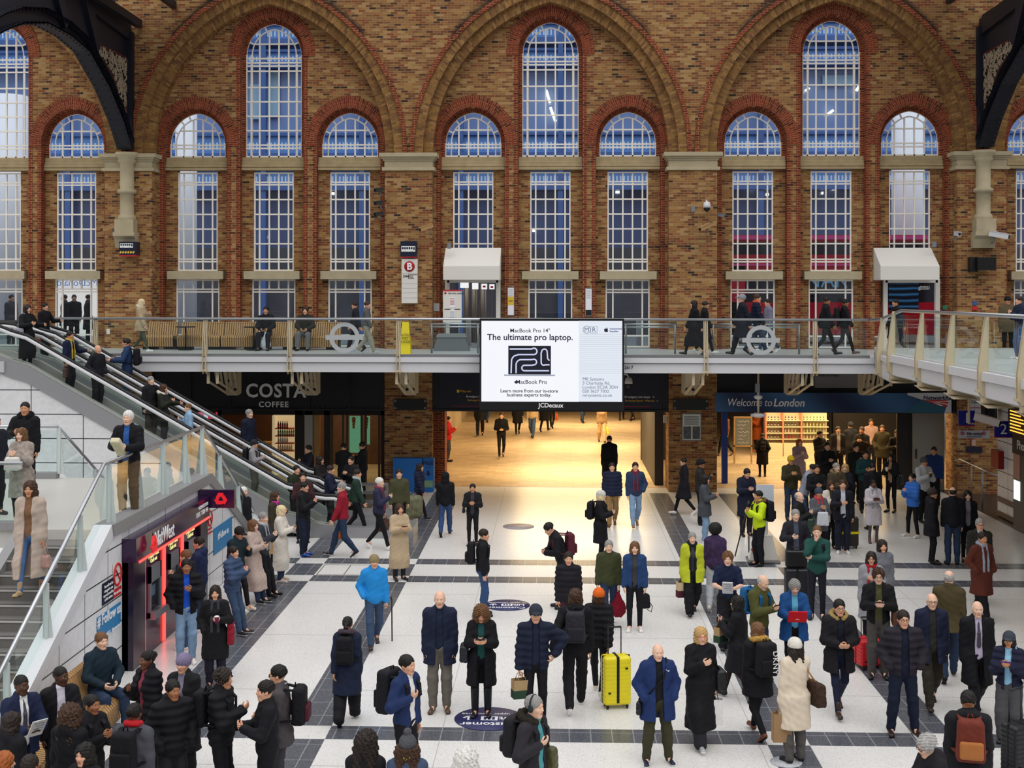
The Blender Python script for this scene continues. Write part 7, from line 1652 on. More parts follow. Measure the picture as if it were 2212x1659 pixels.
def b_sheet(P, side, col, label, w=.22, h=.30, name='leaflet', mid=False, cat=None, d=.006, tilt=-35):
    q = (P.hand[1] + P.hand[-1]) / 2 + v3(0, .05, .02) if mid else P.hand[side] + v3(0, .04, -.02); o = root(P, name, label, cat or name.replace('_', ' '), q); V, Q = rbox(w, max(d, .012), h, .005 if d < .03 else .02, vox=.008 if d < .03 else .014, nz=.002 if d > .03 else 0); mkobj('body', [(V, Q, clothmat(cc(col)), None)], o); o.rotation_euler = (math.radians(tilt), 0, o.rotation_euler.z)
    mb = MB()
    for i in range(4): mb.box(-w * .35, w * .3 - .03 * (i % 2), max(d, .012) / 2, max(d, .012) / 2 + .002, h * .3 - i * h * .16, h * .33 - i * h * .16)
    if name in ('leaflet', 'newspaper', 'paper'): mb.build('printed_lines', clothmat(cc('grey')), o)
def b_cup(P, side, col, label):
    o = root(P, 'coffee_cup', label, 'cup', P.hand[side] + v3(0, .02, .0)); mb = MB(); mb.lathe([(.028, -.06), (.04, .05)], n=14); mb.build('cup', clothmat(cc(col)), o); mb = MB(); mb.lathe([(.043, .05), (.043, .06), (.036, .066)], n=14); mb.build('lid', clothmat(cc('white')), o)
def b_case(P, side, col, label, w=.42, d=.26, h=.62, pos=None, strapc=None, rz=0, tall=1.0, on=None):
    q = v3(P.hand[side][0], P.hand[side][1], 0) if pos is None else v3(*pos); suitcase(P.w(q), math.radians(P.ang) + math.pi + rz, col, label, w, d, h, strapc, tall)
def suitcase(p, rz, col, label, w=.42, d=.26, h=.62, strapc=None, tall=1.0):
    o = thing('suitcase', label, 'suitcase', (p[0], p[1], p[2]), rz); m = clothmat(cc(col), 'shiny'); S = Sdf(); S.ell((0, 0, h / 2 + .06), (w / 2 + .01, d / 2 + .01, h / 2 + .01)); r = .05; b = (w / 2 - r, d / 2 - r, h / 2 - r)
    def f(D, x, y, z):
        qx, qy, qz = np.abs(x) - b[0], np.abs(y) - b[1], np.abs(z - h / 2 - .06) - b[2]; dd = np.sqrt(np.maximum(qx, 0) ** 2 + np.maximum(qy, 0) ** 2 + np.maximum(qz, 0) ** 2) + np.minimum(np.maximum(qx, np.maximum(qy, qz)), 0) - r
        return dd + np.float32(.004) * (np.sin(z * 105) > .3) * (np.abs(z - h / 2 - .06) < h * .42)
    S.fn(f); V, Q = S.mesh(.0095); mkobj('shell', [(V, Q, m, None)], o); mb = MB(); mb.box(-w / 2 - .004, w / 2 + .004, -.012, .012, .08, h + .06); mb.box(-.02, .02, -d / 2 - .004, d / 2 + .004, .1, h + .064); mb.build('zip_band', BLACK, o)
    for x in (-1, 1):
        for y in (-1, 1): mb = MB(); mb.lathe([(.028, -.012), (.028, .012)], (x * (w / 2 - .06), y * (d / 2 - .05), .028), 10, axis='x'); mb.box(x * (w / 2 - .06) - .02, x * (w / 2 - .06) + .02, y * (d / 2 - .05) - .015, y * (d / 2 - .05) + .015, .03, .08); mb.build('wheel', BLACK, o)
    mb = MB(); z1 = h + .06; z2 = z1 + .40 * tall
    for x in (-.1, .1): mb.tube([(x, d * .3, z1 - .02), (x, d * .3, z2)], .009, 6)
    mb.tube([(-.1, d * .3, z2), (.1, d * .3, z2)], .014, 6); mb.build('pull_handle', DARK, o)
    mb = MB(); mb.bar((-w / 2 + .06, -d / 2 - .005, h * .35), (-w / 2 + .1, -d / 2 - .005, h * .35), .012, .02); mb.bar((w / 2 - .1, -d / 2 - .005, h * .85), (w / 2 - .06, -d / 2 - .005, h * .85), .012, .02); mb.build('latch', BLACK, o)
    if strapc: mb = MB(); mb.box(-w / 2 - .006, w / 2 + .006, -d / 2 - .006, d / 2 + .006, h * .52, h * .52 + .06); mb.build('luggage_strap', clothmat(cc(strapc)), o)
    return o
def b_plastic(P, side, col, label):
    q = hang(P, side); o = root(P, 'carrier_bag', label, 'bag', q); S = Sdf(); S.ell((0, 0, -.42), (.16, .09, .19), .05); S.cap((0, 0, -.25), (0, 0, -.08), .08, .025, .05); S.fn(lambda D, x, y, z: D + np.float32(.008) * noise3(x, y, z, 50)); V, Q = S.mesh(.013); mkobj('body', [(V, Q, clothmat(cc(col)), None)], o); strap(o, [(-.03, 0, -.1), (-.02, 0, 0), (.02, 0, 0), (.03, 0, -.1)], clothmat(cc(col)), .008, 'handle')
def b_minipack(P, side, col, label):
    q = hang(P, side); o = root(P, 'backpack', label, 'backpack', q); m = clothmat(cc(col)); V, Q = rbox(.24, .12, .30, .06, (0, 0, -.21), vox=.012, top=.2, nz=.003); mkobj('body', [(V, Q, m, None)], o); V, Q = rbox(.19, .05, .12, .02, (0, -.07, -.27), vox=.012); mkobj('pocket', [(V, Q, m, None)], o)
    strap(o, [(-.02, 0, -.07), (-.015, 0, 0), (.015, 0, 0), (.02, 0, -.07)], m, .008, 'top_handle')
    for sg in (-1, 1): strap(o, [(sg * .05, .05, -.15), (sg * .15, .04, -.3), (sg * .13, .03, -.42), (sg * .05, .05, -.36)], m, .009)
BAGS = dict(pack=b_backpack, paper=b_paper, hand=b_hand, shoulder=b_shoulder, phone=b_phone, sheet=b_sheet, cup=b_cup, case=b_case, plastic=b_plastic, minipack=b_minipack)
# ------------------------------------------------------------------ people: nearest rows first
p = Per
p(750,1330,1562,178,'woman seen from behind in navy parka with purple-grey fur hood and ponytail','coat navy','wide black','boot black','pony black',2,'f','down back','walk',fur='#4a3f48',bag=[('pack','black','black backpack on the woman in the navy parka with fur hood')])
p(605,1437,None,-88,'man in brown-grey blazer with glasses, hands together, facing left by the lower edge','blazer #4a4446','trousers #38363a','shoe black','short black,glasses black',1,'m','clasp clasp',open='white',bag=[('pack','black','black backpack with red shoulder strap on the man in the grey blazer',1.05,'maroon')])
p(478,1445,None,85,'youth with curly dark hair in black puffer facing right, with backpack','puffer #16161b','trousers black','shoe black','messy dark',2,'m','one pocket',collar=True,bag=[('pack','black','black backpack on the curly-haired youth in the black puffer')])
p(578,1470,None,-70,'person in black jacket half hidden behind the man in grey blazer','jacket black','trousers black','shoe black','short black',1,'m','phone phone',h=1.70)
p(876,1415,None,60,'young man in blue zip jacket with a very large backpack on his back','jacket #1f2f57','trousers black','shoe black','short black',1,'m','strap down',open='white',h=1.72,bag=[('pack','#1a1b20','huge black rounded backpack on the young man in blue jacket',1.25)])
p(950,1275,1535,2,'bald man in knee-length navy coat and grey trousers facing the camera','mid #1b2238','trousers #6b655d','shoe brown','bald',0,'m','down down','stand',open='navy')
p(1040,1305,1545,0,'curly-haired woman in black coat and tall boots looking at her phone','coat black','slim black','tallboot black','curly lbrown',1,'f','phone phone',open='teal',hp=.35,bag=[('shoulder',1,'#1c2026','black leather handbag on the arm of the woman in tall boots'),('phone',1,'phone held by the curly-haired woman in tall boots')])
p(1157,1307,1572,2,'man in navy quilted jacket and dark cap, one hand on hip','puffer #1a2033','slim black','trainer black','cap #2e3440',1,'m','carry hip',collar=True,open='navy',bag=[('paper',1,'tan','green and brown paper bag held by the man in the dark cap',.24,.15,.26,'green'),])
p(1150,1502,None,62,'man with headphones in charcoal fleece over a teal shirt striding right at the lower edge','jacket #2b292e','jeans dkdenim','shoe black','short grey,headphones #2c3033',0,'m','strap down',open='#4f9aa0',fur='#2c2a22',h=1.76,bag=[('pack','#222226','charcoal backpack on the man with headphones',1.0),('shoulder',-1,'olive','olive shoulder bag at the hip of the man with headphones')])
p(1243,1270,1535,178,'tall person seen from behind in black hoodie with grey backpack and brown hair','hoodie #131317','trousers black','trainer black','bob brown',0,'m','down pull','walk',hood=True,bag=[('pack','#2d2d33','dark grey backpack on the tall person in black hoodie',1.0,'#26262c')])
p(1293,1270,1503,172,'person with bright orange beanie and black leggings walking away pulling the yellow case','puffer black','slim black','trainer cream','beanie orange,bob brown',0,'f','back down','walkl')
suitcase(onZ(1331,1532,0)+Vector((0,.1,0)),math.radians(12),'yellow','bright yellow suitcase with black band on the white floor',.42,.27,.72,None,1.0)
p(1420,1390,1648,8,'bald man in blue sports jacket and olive trousers with a strap across his chest','parka #1d2f5c','trousers #3a3826','trainer navy','bald',0,'m','pocket pocket','apart',open='black',hood=True,b=1.12,bag=[('shoulder',1,'black','small black cross-body pouch on the bald man in blue sports jacket',.22,.09,.20,-.15,0,True)])
p(1513,1352,1610,10,'woman in long black coat with blonde bob and amber sunglasses','long black','wide charcoal','trainer lgrey','bob blonde,glasses orange',0,'f','one carry','walk',bag=[('paper',-1,'white','white paper carrier bag beside the woman in long black coat',.24,.12,.36),('shoulder',-1,'black','large black leather shoulder bag of the woman with amber sunglasses',.36,.16,.30)])
p(1595,1312,1512,-115,'dark-haired woman in short black dress coat and tights holding up a phone','coat black','tights #2d211d','shoe black','bob black',1,'f','one one','walk',h=1.60,bag=[('phone',1,'white phone held up by the dark-haired woman in short black coat',False,'white'),('paper',-1,'tan','brown and green shopping bag on the arm of the dark-haired woman',.26,.12,.26,'green'),('shoulder',1,'olive','small olive and black holdall by the woman in tights',.30,.18,.22,-.35)])
p(1637,1343,1592,-160,'woman in black parka with tawny fur hood and lettered backpack','parka #141418','slim black','boot #6a3826','long lbrown',0,'f','one down','walk',fur='#b08a45',bag=[('pack','#17171b','black DKNY lettered backpack on the woman with tawny fur hood',1.15)])
p(1718,1380,1647,-158,'woman in cream wool coat and white beanie carrying a monogram bag','coat #d8c9b4','trousers #55524f','boot black','beanie #d9d4c8,long dark',0,'f','one carry','stand',bag=[('paper',-1,'#9a7b58','crumpled brown paper bag held by the woman in cream coat',.26,.14,.40),('shoulder',1,'#3a2a20','brown monogram shoulder bag with tan strap on the woman in cream coat',.42,.17,.32,-.02,-.05,False,'check','#b08050')])
p(1812,1292,1540,2,'man striding forward in open black parka with fur hood over a navy jumper','parka #1a181c','slim navy','boot dkbrown','short black,glasses black',1,'m','clasp clasp','walk',open='#161a28',fur='#9c8450')
p(1950,1318,1585,0,'man in dark puffer and navy jumper standing with hands in pockets','puffer #26232b','trousers #161d30','shoe #2a1614','short dark,glasses black',1,'m','pocket pocket','apart',open='#141a2c',b=1.1)
p(2012,1278,1526,-5,'elderly bald man with glasses in navy overcoat and brown trousers','mid #1b2036','trousers #2f2a22','shoe #2a1614','ring white,glasses black',0,'m','down down','walk',open='#2a2a28')
p(2050,1230,1470,165,'white-haired man seen from behind in olive tweed jacket and jeans','blazer #4a4028','jeans dkdenim','shoe black','ring silver',0,'m','down carry','walk',bag=[('hand',-1,'#7a5a3c','patterned brown bag carried by the man in olive tweed',.36,.14,.32,.06)])
p(2110,1295,1545,-4,'elderly man in black overcoat with lilac shirt and striped tie','coat #121317','trousers black','shoe black','ring white',0,'m','down down','walk',open='#b9acc4',tie=1)
p(2180,1365,1603,-28,'woman in navy quilted jacket and dark cap with a purple phone','puffer #1e2036','wide #4a4a4c','shoe black','cap #3c424a,bob dark',2,'f','one one','stand',open='sky',bag=[('phone',1,'purple phone case held by the woman in navy quilted jacket',True,'purple'),('shoulder',-1,'#8fb4c8','pale blue pouch at the hip of the woman in navy quilted jacket',.24,.07,.2)])
p(2092,1490,None,168,'person seen from behind in black coat with rust-coloured hiking backpack','parka #18181c','trousers black','shoe black','short black',3,'m','down down','walk',hood=True,bag=[('pack','#6b2f24','rust and orange hiking backpack at the lower right',1.1,'#a86a3a')])
p(2014,1585,None,-75,'grey-haired woman with glasses in black coat looking down at the lower right edge','parka #1d1a1e','trousers black','shoe black','messy silver,glasses black',0,'f','one one',hp=.3,hood=True)
suitcase(onZ(2203,1690,0),math.radians(25),'black','black suitcase at the right edge of the picture',.42,.28,.70)
p(790,1583,None,175,'woman with long dark curly hair seen from behind at the lower edge','jacket black','trousers black','shoe black','curly dark',2,'f','down down')
p(880,1590,None,178,'woman in grey bobble hat with long brown hair at the lower edge','jacket #3f4d66','jeans denim','shoe black','bobble #4c4d52,curly brown',0,'f','down down',scarf='yellow')
p(1006,1620,None,170,'woman with short white curly hair at the lower edge','jacket #5a5260','trousers black','shoe black','curly white',0,'f','down down')
# lower left group
p(44,1458,None,50,'school pupil in navy blazer and white shirt reading a sheet at the far left','blazer #1c2440','trousers black','shoe black','crop black',5,'m','read read',open='white',tie=1,h=1.68,bag=[('sheet',1,'white','white sheet of paper read by the pupil in navy blazer',.2,.28,'paper',True)])
p(128,1440,None,35,'school pupil in black coat with white collar, head turned left','jacket #16161b','trousers black','shoe black','crop black',5,'m','down one',open='#c8c4d0',h=1.66,hy=.5)
p(322,1405,None,-40,'girl in black padded coat with braids standing by the bench','puffer #16171c','trousers black','shoe black','bun black',4,'f','one down',open='#8a3a48',h=1.66)
p(398,1413,None,-12,'woman in lilac beanie and black coat by the bench','coat #1a1a1f','trousers black','shoe black','beanie #7d7390',1,'f','down down',open='#7a7486',h=1.66)
p(372,1468,None,40,'youth with black hair in black puffer facing away from the cash machines','puffer #141418','trousers #232328','shoe black','short black',3,'m','pocket pocket',h=1.68,hood=True)
p(288,1520,None,172,'pupil in grey blazer with black backpack and red collar seen from behind','blazer #4a4a52','trousers black','shoe black','bun black',4,'m','down down',h=1.66,scarf='#b02028',bag=[('pack','#15151a','black backpack with a water bottle on the pupil in grey blazer',1.05)])
p(150,1525,None,165,'girl with very long curly brown hair in black coat seen from behind','parka #141317','trousers black','shoe black','curly brown',2,'f','down down',h=1.62,hood=True)
p(196,1500,None,60,'girl in black jacket with dark backpack beside the white paper bag','jacket #17171b','trousers black','shoe black','bun black',3,'f','one one',h=1.62,bag=[('pack','#1b1b20','black backpack on the girl beside the white paper bag')])
p(22,1540,None,150,'girl in speckled black coat seen from behind at the far left','parka #15151a','trousers black','shoe black','long dark',2,'f','down down',h=1.62,hood=True)
p(186,1605,None,-20,'girl with long black hair whose face looks up at the lower left edge','jacket black','trousers black','shoe black','long black',1,'f','down down',h=1.60)
p(62,1632,None,170,'person with dark hair at the bottom left corner','jacket black','trousers black','shoe black','short dark',3,'m','down down',h=1.62)
p(4,1625,None,120,'person with ginger hair cut off at the bottom left corner','jacket black','trousers black','shoe black','long ginger',0,'f','down down',h=1.62)
sit_ = dict(z0=0.0, seat=.44)
p(218,None,None,48,'man in dark teal jacket sitting on the curved bench','jacket #182834','jeans dkdenim','shoe black','short lbrown',0,'m','lap lap','sit',Y=18.15,h=1.74,**sit_)
pb = onZ(222,1640,0); tb = thing('paper_bag','white printed paper bag lying on the bench','bag',(XS+.62,16.55,.56)); V,Q = rbox(.34,.22,.2,.06,vox=.012,nz=.008); mkobj('body',[(V,Q,clothmat('#d8d6d2'),None)],tb)
# cash machine queue and the waiting row
p(402,1235,1432,20,'man in black puffer and pale jeans with blue top by the cash machine','puffer #131317','jeans ltdenim','trainer white','short black',3,'m','pocket one',open='#1c4fc0',h=1.74)
p(465,1265,1482,12,'woman in black parka with a purple cup and polka dot tote bag','coat #141417','trousers #1e1c2a','shoe black','bob dark',1,'f','pocket cup','stand',scarf='dkgrey',bag=[('cup',-1,'#6a1f48','purple coffee cup held by the woman in black parka'),('shoulder',-1,'#8a1f2f','red tote bag with coloured dots on the woman in black parka',.34,.12,.38,-.06,0,False,'check')])
p(432,1160,None,-95,'person in navy hoodie using the farthest cash machine','hoodie #202a4a','jeans dkdenim','trainer white','short dark',1,'m','one one',hood=True,h=1.72)
p(404,1188,None,-100,'person with fair hair in dark hooded jacket using the middle cash machine','jacket #1d1d24','jeans denim','trainer white','short lbrown',0,'m','one one',hood=True,h=1.72)
p(512,1132,1318,60,'teenager in dark teal top with puffer tied at the waist and white trainers','jacket #1b2c33','slim black','trainer cream','cap #23211f',2,'m','carry one','leanback',hp=.3,h=1.64,bag=[('minipack',1,'#53b3ad','mint green backpack held by the teenager in white trainers')])
p(502,1180,None,75,'person in navy puffer leaning by the wall behind the teenager in white trainers','puffer #3c4d6b','jeans denim','trainer black','short dark',1,'m','one one','leanback',h=1.6)
p(545,1110,1302,70,'woman in pale pink coat looking at a phone in the waiting row','long #b8a49a','jeans dkdenim','trainer black','bob lbrown',0,'f','phone phone','leanback',h=1.66,bag=[('phone',1,'phone of the woman in pale pink coat')])
p(566,1100,1288,75,'grey-haired man in dark jacket waiting behind the woman in pale pink coat','jacket #33363e','trousers black','shoe black','short grey',0,'m','one one','leanback',scarf='lgrey',h=1.72)
p(606,1092,1256,85,'blonde woman in long white trench coat looking at her phone','long #cfc8bd','jeans dkdenim','trainer #c9b3a6','bob pale',0,'f','phone phone','stand',bag=[('phone',1,'phone of the blonde woman in white trench coat')])
p(592,1062,None,80,'woman with magenta scarf behind the blonde woman in white coat','coat #3a3328','trousers black','shoe black','long brown',1,'f','carry one',scarf='#c83aa0',h=1.66,bag=[('paper',1,'#b0895a','brown paper bag carried by the woman with magenta scarf',.26,.14,.40)])
p(655,1042,1200,80,'person in black jacket and blue shoes by the escalator foot','jacket #18181d','trousers #1d2436','shoe royal','short black',1,'m','one one','stand',h=1.74)
p(525,1050,None,60,'white-haired man in dark coat near the foot of the rear stairs','jacket #1c1d22','trousers black','shoe black','short white',0,'m','down down','walk',h=1.70)
# left middle walkers
p(808,1197,1397,12,'man in bright blue jacket, mustard beanie and jeans walking with a stick','jacket #2487cf','jeans denim','boot dkbrown','beanie khaki',1,'m','pocket carry','walk',hood=True)
o_ = thing('walking_stick','thin black walking stick beside the man in bright blue jacket','stick',onZ(847,1385,0)); m = MB(); m.tube([(0,0,0),(-.02,.1,.75)],.012,6); m.build('shaft',BLACK,o_); m = MB(); m.tube([(-.02,.1,.74),(-.02,.02,.78),(-.02,-.02,.76)],.014,6); m.build('handle',BLACK,o_)
p(862,1088,1252,28,'woman in long beige quilted coat and black boots looking at her phone','long #b7a284','skirt #2a2440','tallboot black','bob brown',1,'f','phone phone','stand',bag=[('phone',1,'phone of the woman in beige quilted coat')])
p(740,1040,1203,-85,'grey-haired man in crimson jacket and jeans walking left','jacket #8e1a2b','jeans dkdenim','trainer black','short grey',0,'m','carry fwd','walk',bag=[('hand',1,'#b05a1c','tan leather holdall carried behind the man in crimson jacket',.42,.2,.28,.10)])
p(818,1030,1187,80,'white-haired man in navy jacket and white trainers walking right','jacket #2a2c44','slim black','trainer white','short white',0,'m','one carry','walk',scarf='#7a3a4c',bag=[('hand',-1,'#4a2a26','dark brown bag of the white-haired man walking right',.38,.18,.28,.10)])
p(770,1012,None,95,'person in dark green jacket with pale hood walking right','jacket #24382e','slim black','trainer white','short dark',1,'m','fwd back','walk',scarf='#9fb0ae',h=1.72)
p(712,1018,1150,90,'person in navy jacket and black trousers standing at the escalator foot','jacket #191f36','trousers black','shoe black','short dark',1,'m','one one','stand',h=1.74)
p(862,1012,None,10,'man in olive jacket walking towards the camera beside a striped bag','jacket #45452e','trousers black','shoe black','short dark',1,'m','down carry','walk',h=1.74)
b_ = thing('striped_bag','round bag with yellow and grey stripes behind the quilted coat','bag',onZ(893,1135,0)+Vector((0,0,.5))); V,Q = rbox(.5,.28,.62,.12,vox=.02); mkobj('body',[(V,Q,mat('striped_bag_cloth','#6a6a50',.7,noise=.9,nscale=9),None)],b_); strap(b_,[(-.1,0,.28),(0,0,.4),(.1,0,.28)],BLACK,.012,'handle')
p(906,1000,1122,70,'woman in navy padded coat striding right past the newspaper stand','puffer #1c2138','slim black','trainer black','long dark',1,'f','fwd back','walk',hood=True)
p(962,1020,1158,175,'person in black hooded top and blue jeans walking away','hoodie #121216','jeans #2f4670','shoe black','hood #121216',4,'m','down down','walk')
p(1021,1045,1178,0,'man in black jacket with camera pouch looking at his phone','jacket #17171b','slim black','shoe black','short black',2,'m','phone phone','stand',open='dkgrey',bag=[('shoulder',1,'black','small camera pouch on the man in the middle of the concourse',.18,.09,.15)])
p(1043,1143,None,92,'man in black jacket and jeans with a backpack facing right','jacket #16161a','jeans #2f4a72','shoe black','short dark',1,'m','down down','stand',h=1.66,bag=[('pack','#17171b','black backpack on the man in jeans facing right')])
p(1215,1120,None,-75,'man bending forward with striped sleeves and maroon backpack','jacket #15151b','trousers #1b1c26','shoe black','short black',1,'m','phone phone','stand',lean=.35,hp=.4,h=1.76,bag=[('pack','#54202c','maroon backpack on the man bending forward')])
p(1297,1060,None,75,'woman in white bobble hat and black coat looking at her phone','coat #141418','slim black','shoe black','beanie #c9c5bf,bob pale',0,'f','phone phone',h=1.66,bag=[('pack','#18181d','black backpack on the woman in white hat')])
p(1322,998,1137,-2,'man in navy padded jacket and tan trousers','puffer #1a2138','trousers #8a6c42','shoe brown','short dark',1,'m','down down','walk')
p(1372,997,1138,2,'man in slate blue jacket and pale jeans','jacket #2c3a56','jeans ltdenim','shoe #8a6a4c','short dark',1,'m','down pocket','walk',scarf='#7a2430')
p(1315,1165,1352,0,'man in olive jacket and dark jeans walking beside the woman in denim','jacket #3c4026','jeans dkdenim','trainer navy','short grey',0,'m','carry down','walk',bag=[('plastic',-1,'#7d1228','crimson carrier bag between the man in olive and the woman in denim')])
p(1371,1170,1362,-3,'woman in denim jacket, grey top and black leggings with white trainers','jacket #243f6a denim','slim black','trainer white','bob lbrown',0,'f','carry carry','stand',open='dkgrey',bag=[('minipack',-1,'black','small black backpack dangling from the hand of the woman in denim')])
p(1228,1192,None,2,'woman in dark puffer coat with maroon sleeves behind the black hoodie','puffer #1c1a20','trousers #3a1f2a','shoe black','short dark',1,'f','down down','stand',h=1.66)
p(1316,942,1062,178,'person in long black coat walking into the passage','coat #121215','trousers black','shoe black','short dark',1,'m','down down','stand',h=1.75)
# hall behind the arches
p(1083,890,989,3,'man in black tracksuit walking alone out of the lit passage','jacket #17171b','slim black','trainer brown','short brown',0,'m','clasp clasp','walk')
p(967,930,997,80,'person in red jacket with phone at the left edge of the passage','puffer #b01c20','slim dkgrey','shoe black','short dark',1,'f','one one','stand',h=1.66)
hall = [(1037,942,'trousers black','mid black','person in black coat deep in the passage, leftmost in front of the screen shadow'),(1052,912,'jeans dkdenim','jacket dkgrey','person far back in the passage left of the man in tracksuit'),(1118,938,'slim black','coat black','person in black coat in the passage right of the man in tracksuit'),
 (1150,946,'jeans denim','jacket #a08a6a','person in tan jacket and jeans in the passage'),(1176,932,'slim black','coat black','person in dark coat just right of the tan jacket in the passage'),(1192,925,'slim black','jacket maroon','person with an orange bag far down the passage'),(1258,914,'jeans dkdenim','jacket navy','person in jeans far back in the middle of the passage'),(1300,956,'trousers #b59a72','jacket #8a6f50','person in cream trousers with a yellow bag walking in the passage'),(1343,908,'slim black','coat black','person far back right in the passage'),(1366,909,'slim black','jacket black','rightmost person far back in the passage')]
for i,(u,vf,lg,tp_,lb) in enumerate(hall):
    q = p(u,None,vf,(-3,170,5,-10,160,172,20,8,175,-30)[i],lb,tp_,lg,'shoe black',('short black','short dark','short brown','short lbrown','short black','bob dark','short dark','bob brown','short black','short dark')[i],i % 3,'f' if i in (5,7) else 'm','down down','walk' if i % 2 == 0 else 'walkl')
    if i == 7: b_hand(q,-1,'#d8d04a','yellow shopping bag in the passage',.3,.12,.32,.1)
    if i == 5: b_hand(q,1,'#d9641e','orange bag far down the passage',.3,.12,.3,.1)
# right hand crowd
p(1495,1148,1326,0,'woman in long yellow-green coat with black scarf','mid #b4bc2a','wide black','shoe black','short grey',0,'f','carry down','walk',open='dkgrey',scarf='#1a1b24',b=1.12,bag=[('paper',1,'#c9b48e','beige and maroon paper bag held by the woman in yellow-green coat',.26,.14,.32,'maroon'),('hand',1,'black','small black bag of the woman in yellow-green coat',.22,.1,.22,.12)])
p(1545,1132,None,165,'person with a large afro in floral purple top seen from behind','jacket #3c2c4c check','trousers lgrey','trainer cream','afro black',4,'f','down down','walk',h=1.68,bag=[('hand',1,'black','black bag at the side of the person with the afro',.26,.12,.24,.12)])
p(1572,1190,1398,-8,'young man in navy t-shirt handing out leaflets','tee #16203c','wide black','shoe black','messy lbrown',0,'m','read read','walk',bag=[('sheet',1,'#c9c9cc','bundle of leaflets held by the young man in navy t-shirt',.2,.3,'leaflet',True,None,.03)])
p(1640,1238,None,45,'bald man in olive jacket with blue straps looking at his phone','jacket #4c4c26','jeans dkdenim','shoe black','ring silver',0,'m','phone phone',hp=.35,h=1.72,bag=[('pack','#1f5a8c','blue backpack on the bald man in olive jacket'),('phone',1,'phone of the bald man in olive jacket')])
p(1715,1250,None,-2,'grey-haired woman in blue jacket holding a red folder','mid #1c4a82','slim black','shoe black','messy grey',0,'f','read read','stand',open='#5aa0c0',hp=.3,h=1.62,b=1.1,bag=[('sheet',1,'#d01824','bright red folder held by the woman in blue jacket',.32,.26,'folder',True,None,.02)])
p(1897,1228,1463,-10,'man with glasses in black jacket and lanyard looking at a phone','jacket #141417','trousers #4a4744','shoe black','messy brown,glasses black',0,'m','phone phone','stand',open='olive',bag=[('phone',1,'phone of the man with the lanyard'),('shoulder',-1,'#5a3424','brown leather bag of the man with the lanyard',.34,.12,.26)])
suit = onZ(1880,1440,0); suitcase(suit,.3,'#c41420','red wheeled case behind the man with the lanyard',.55,.40,.42,None,.8)
p(1882,1192,None,-12,'woman with glasses in red and white scarf behind the man with the lanyard','coat #8f9096','slim black','shoe black','long dark,glasses black',1,'f','down one','stand',scarf='red',h=1.64)
p(1905,1166,None,5,'woman with dark hair behind the red and white scarf','coat #6d6f76','slim black','shoe black','bob dark',1,'f','down down','stand',h=1.64)
p(1765,1135,1336,-12,'man in dark green sweater eating with one arm folded','sweater #1f4a44','slim #1c1c26','boot black','crop lbrown',0,'m','mouth cross','stand',bag=[('pack','black','black backpack hanging behind the man in dark green sweater',.9)])
p(1718,1100,None,0,'man in dark open jacket and grey t-shirt resting a briefcase on a suitcase','jacket #23232b','jeans dkdenim','shoe black','short grey',0,'m','cup pocket','stand',open='#4a505e',h=1.76)
sc_p = onZ(1720,1300,0); suitcase(sc_p,0,'#1d1e26','dark suitcase under the briefcase of the man in grey t-shirt',.46,.28,.62,None,.5)
bc = thing('briefcase','black briefcase standing on the dark suitcase','briefcase',sc_p+Vector((0,0,.70))); V,Q = rbox(.44,.15,.34,.04,(0,0,.17),vox=.013); mkobj('body',[(V,Q,clothmat('#131316','shiny'),None)],bc); strap(bc,[(-.09,0,.33),(-.07,0,.40),(.07,0,.40),(.09,0,.33)],BLACK,.012,'handle')
p(1640,1060,1222,-70,'steward in yellow high-visibility vest with fur hood and black backpack','jacket #c4dc20','trousers black','shoe black','short black',2,'m','one one','stand',fur='#6a5238',trim='lgrey',bag=[('pack','#1c1d24','black backpack over the yellow high-visibility vest',1.1)])
p(1611,1010,1157,15,'man in navy coat looking at his phone in front of the information stand','coat #1a1e30','trousers #20202a','boot black','short black',1,'m','phone phone','stand',hp=.35)
p(1478,988,1112,-80,'person in long dark coat and white trainers striding left','coat #1d1c24','slim black','trainer white','short dark',1,'f','down down','walk')
p(1522,1026,None,70,'person in grey jacket and pale jeans checking a phone','mid #45474d','jeans ltdenim','trainer white','bob black',1,'f','phone phone','stand',h=1.68)
p(1512,992,None,80,'person in dark cap behind the person in grey jacket','jacket #2a2826','trousers black','shoe black','cap #17171a',3,'m','one one','stand',h=1.76)
p(1647,936,1030,176,'person in black knee-length coat with backpack standing in the shop entrance','coat #141316','slim black','shoe black','short black',2,'f','pocket pocket','stand',bag=[('pack','#201c1a','dark backpack on the person in the shop entrance',.8)])
p(1636,None,976,-70,'woman in rust coat looking at the drinks shelves','coat #9c4a1e','slim maroon','shoe orange','bob brown',1,'f','one one','stand',h=1.65)
p(1566,None,985,-60,'person in orange jacket at the left edge of the right shop','jacket #6a3f28','slim black','shoe brown','short dark',2,'m','down down','walk',h=1.7)
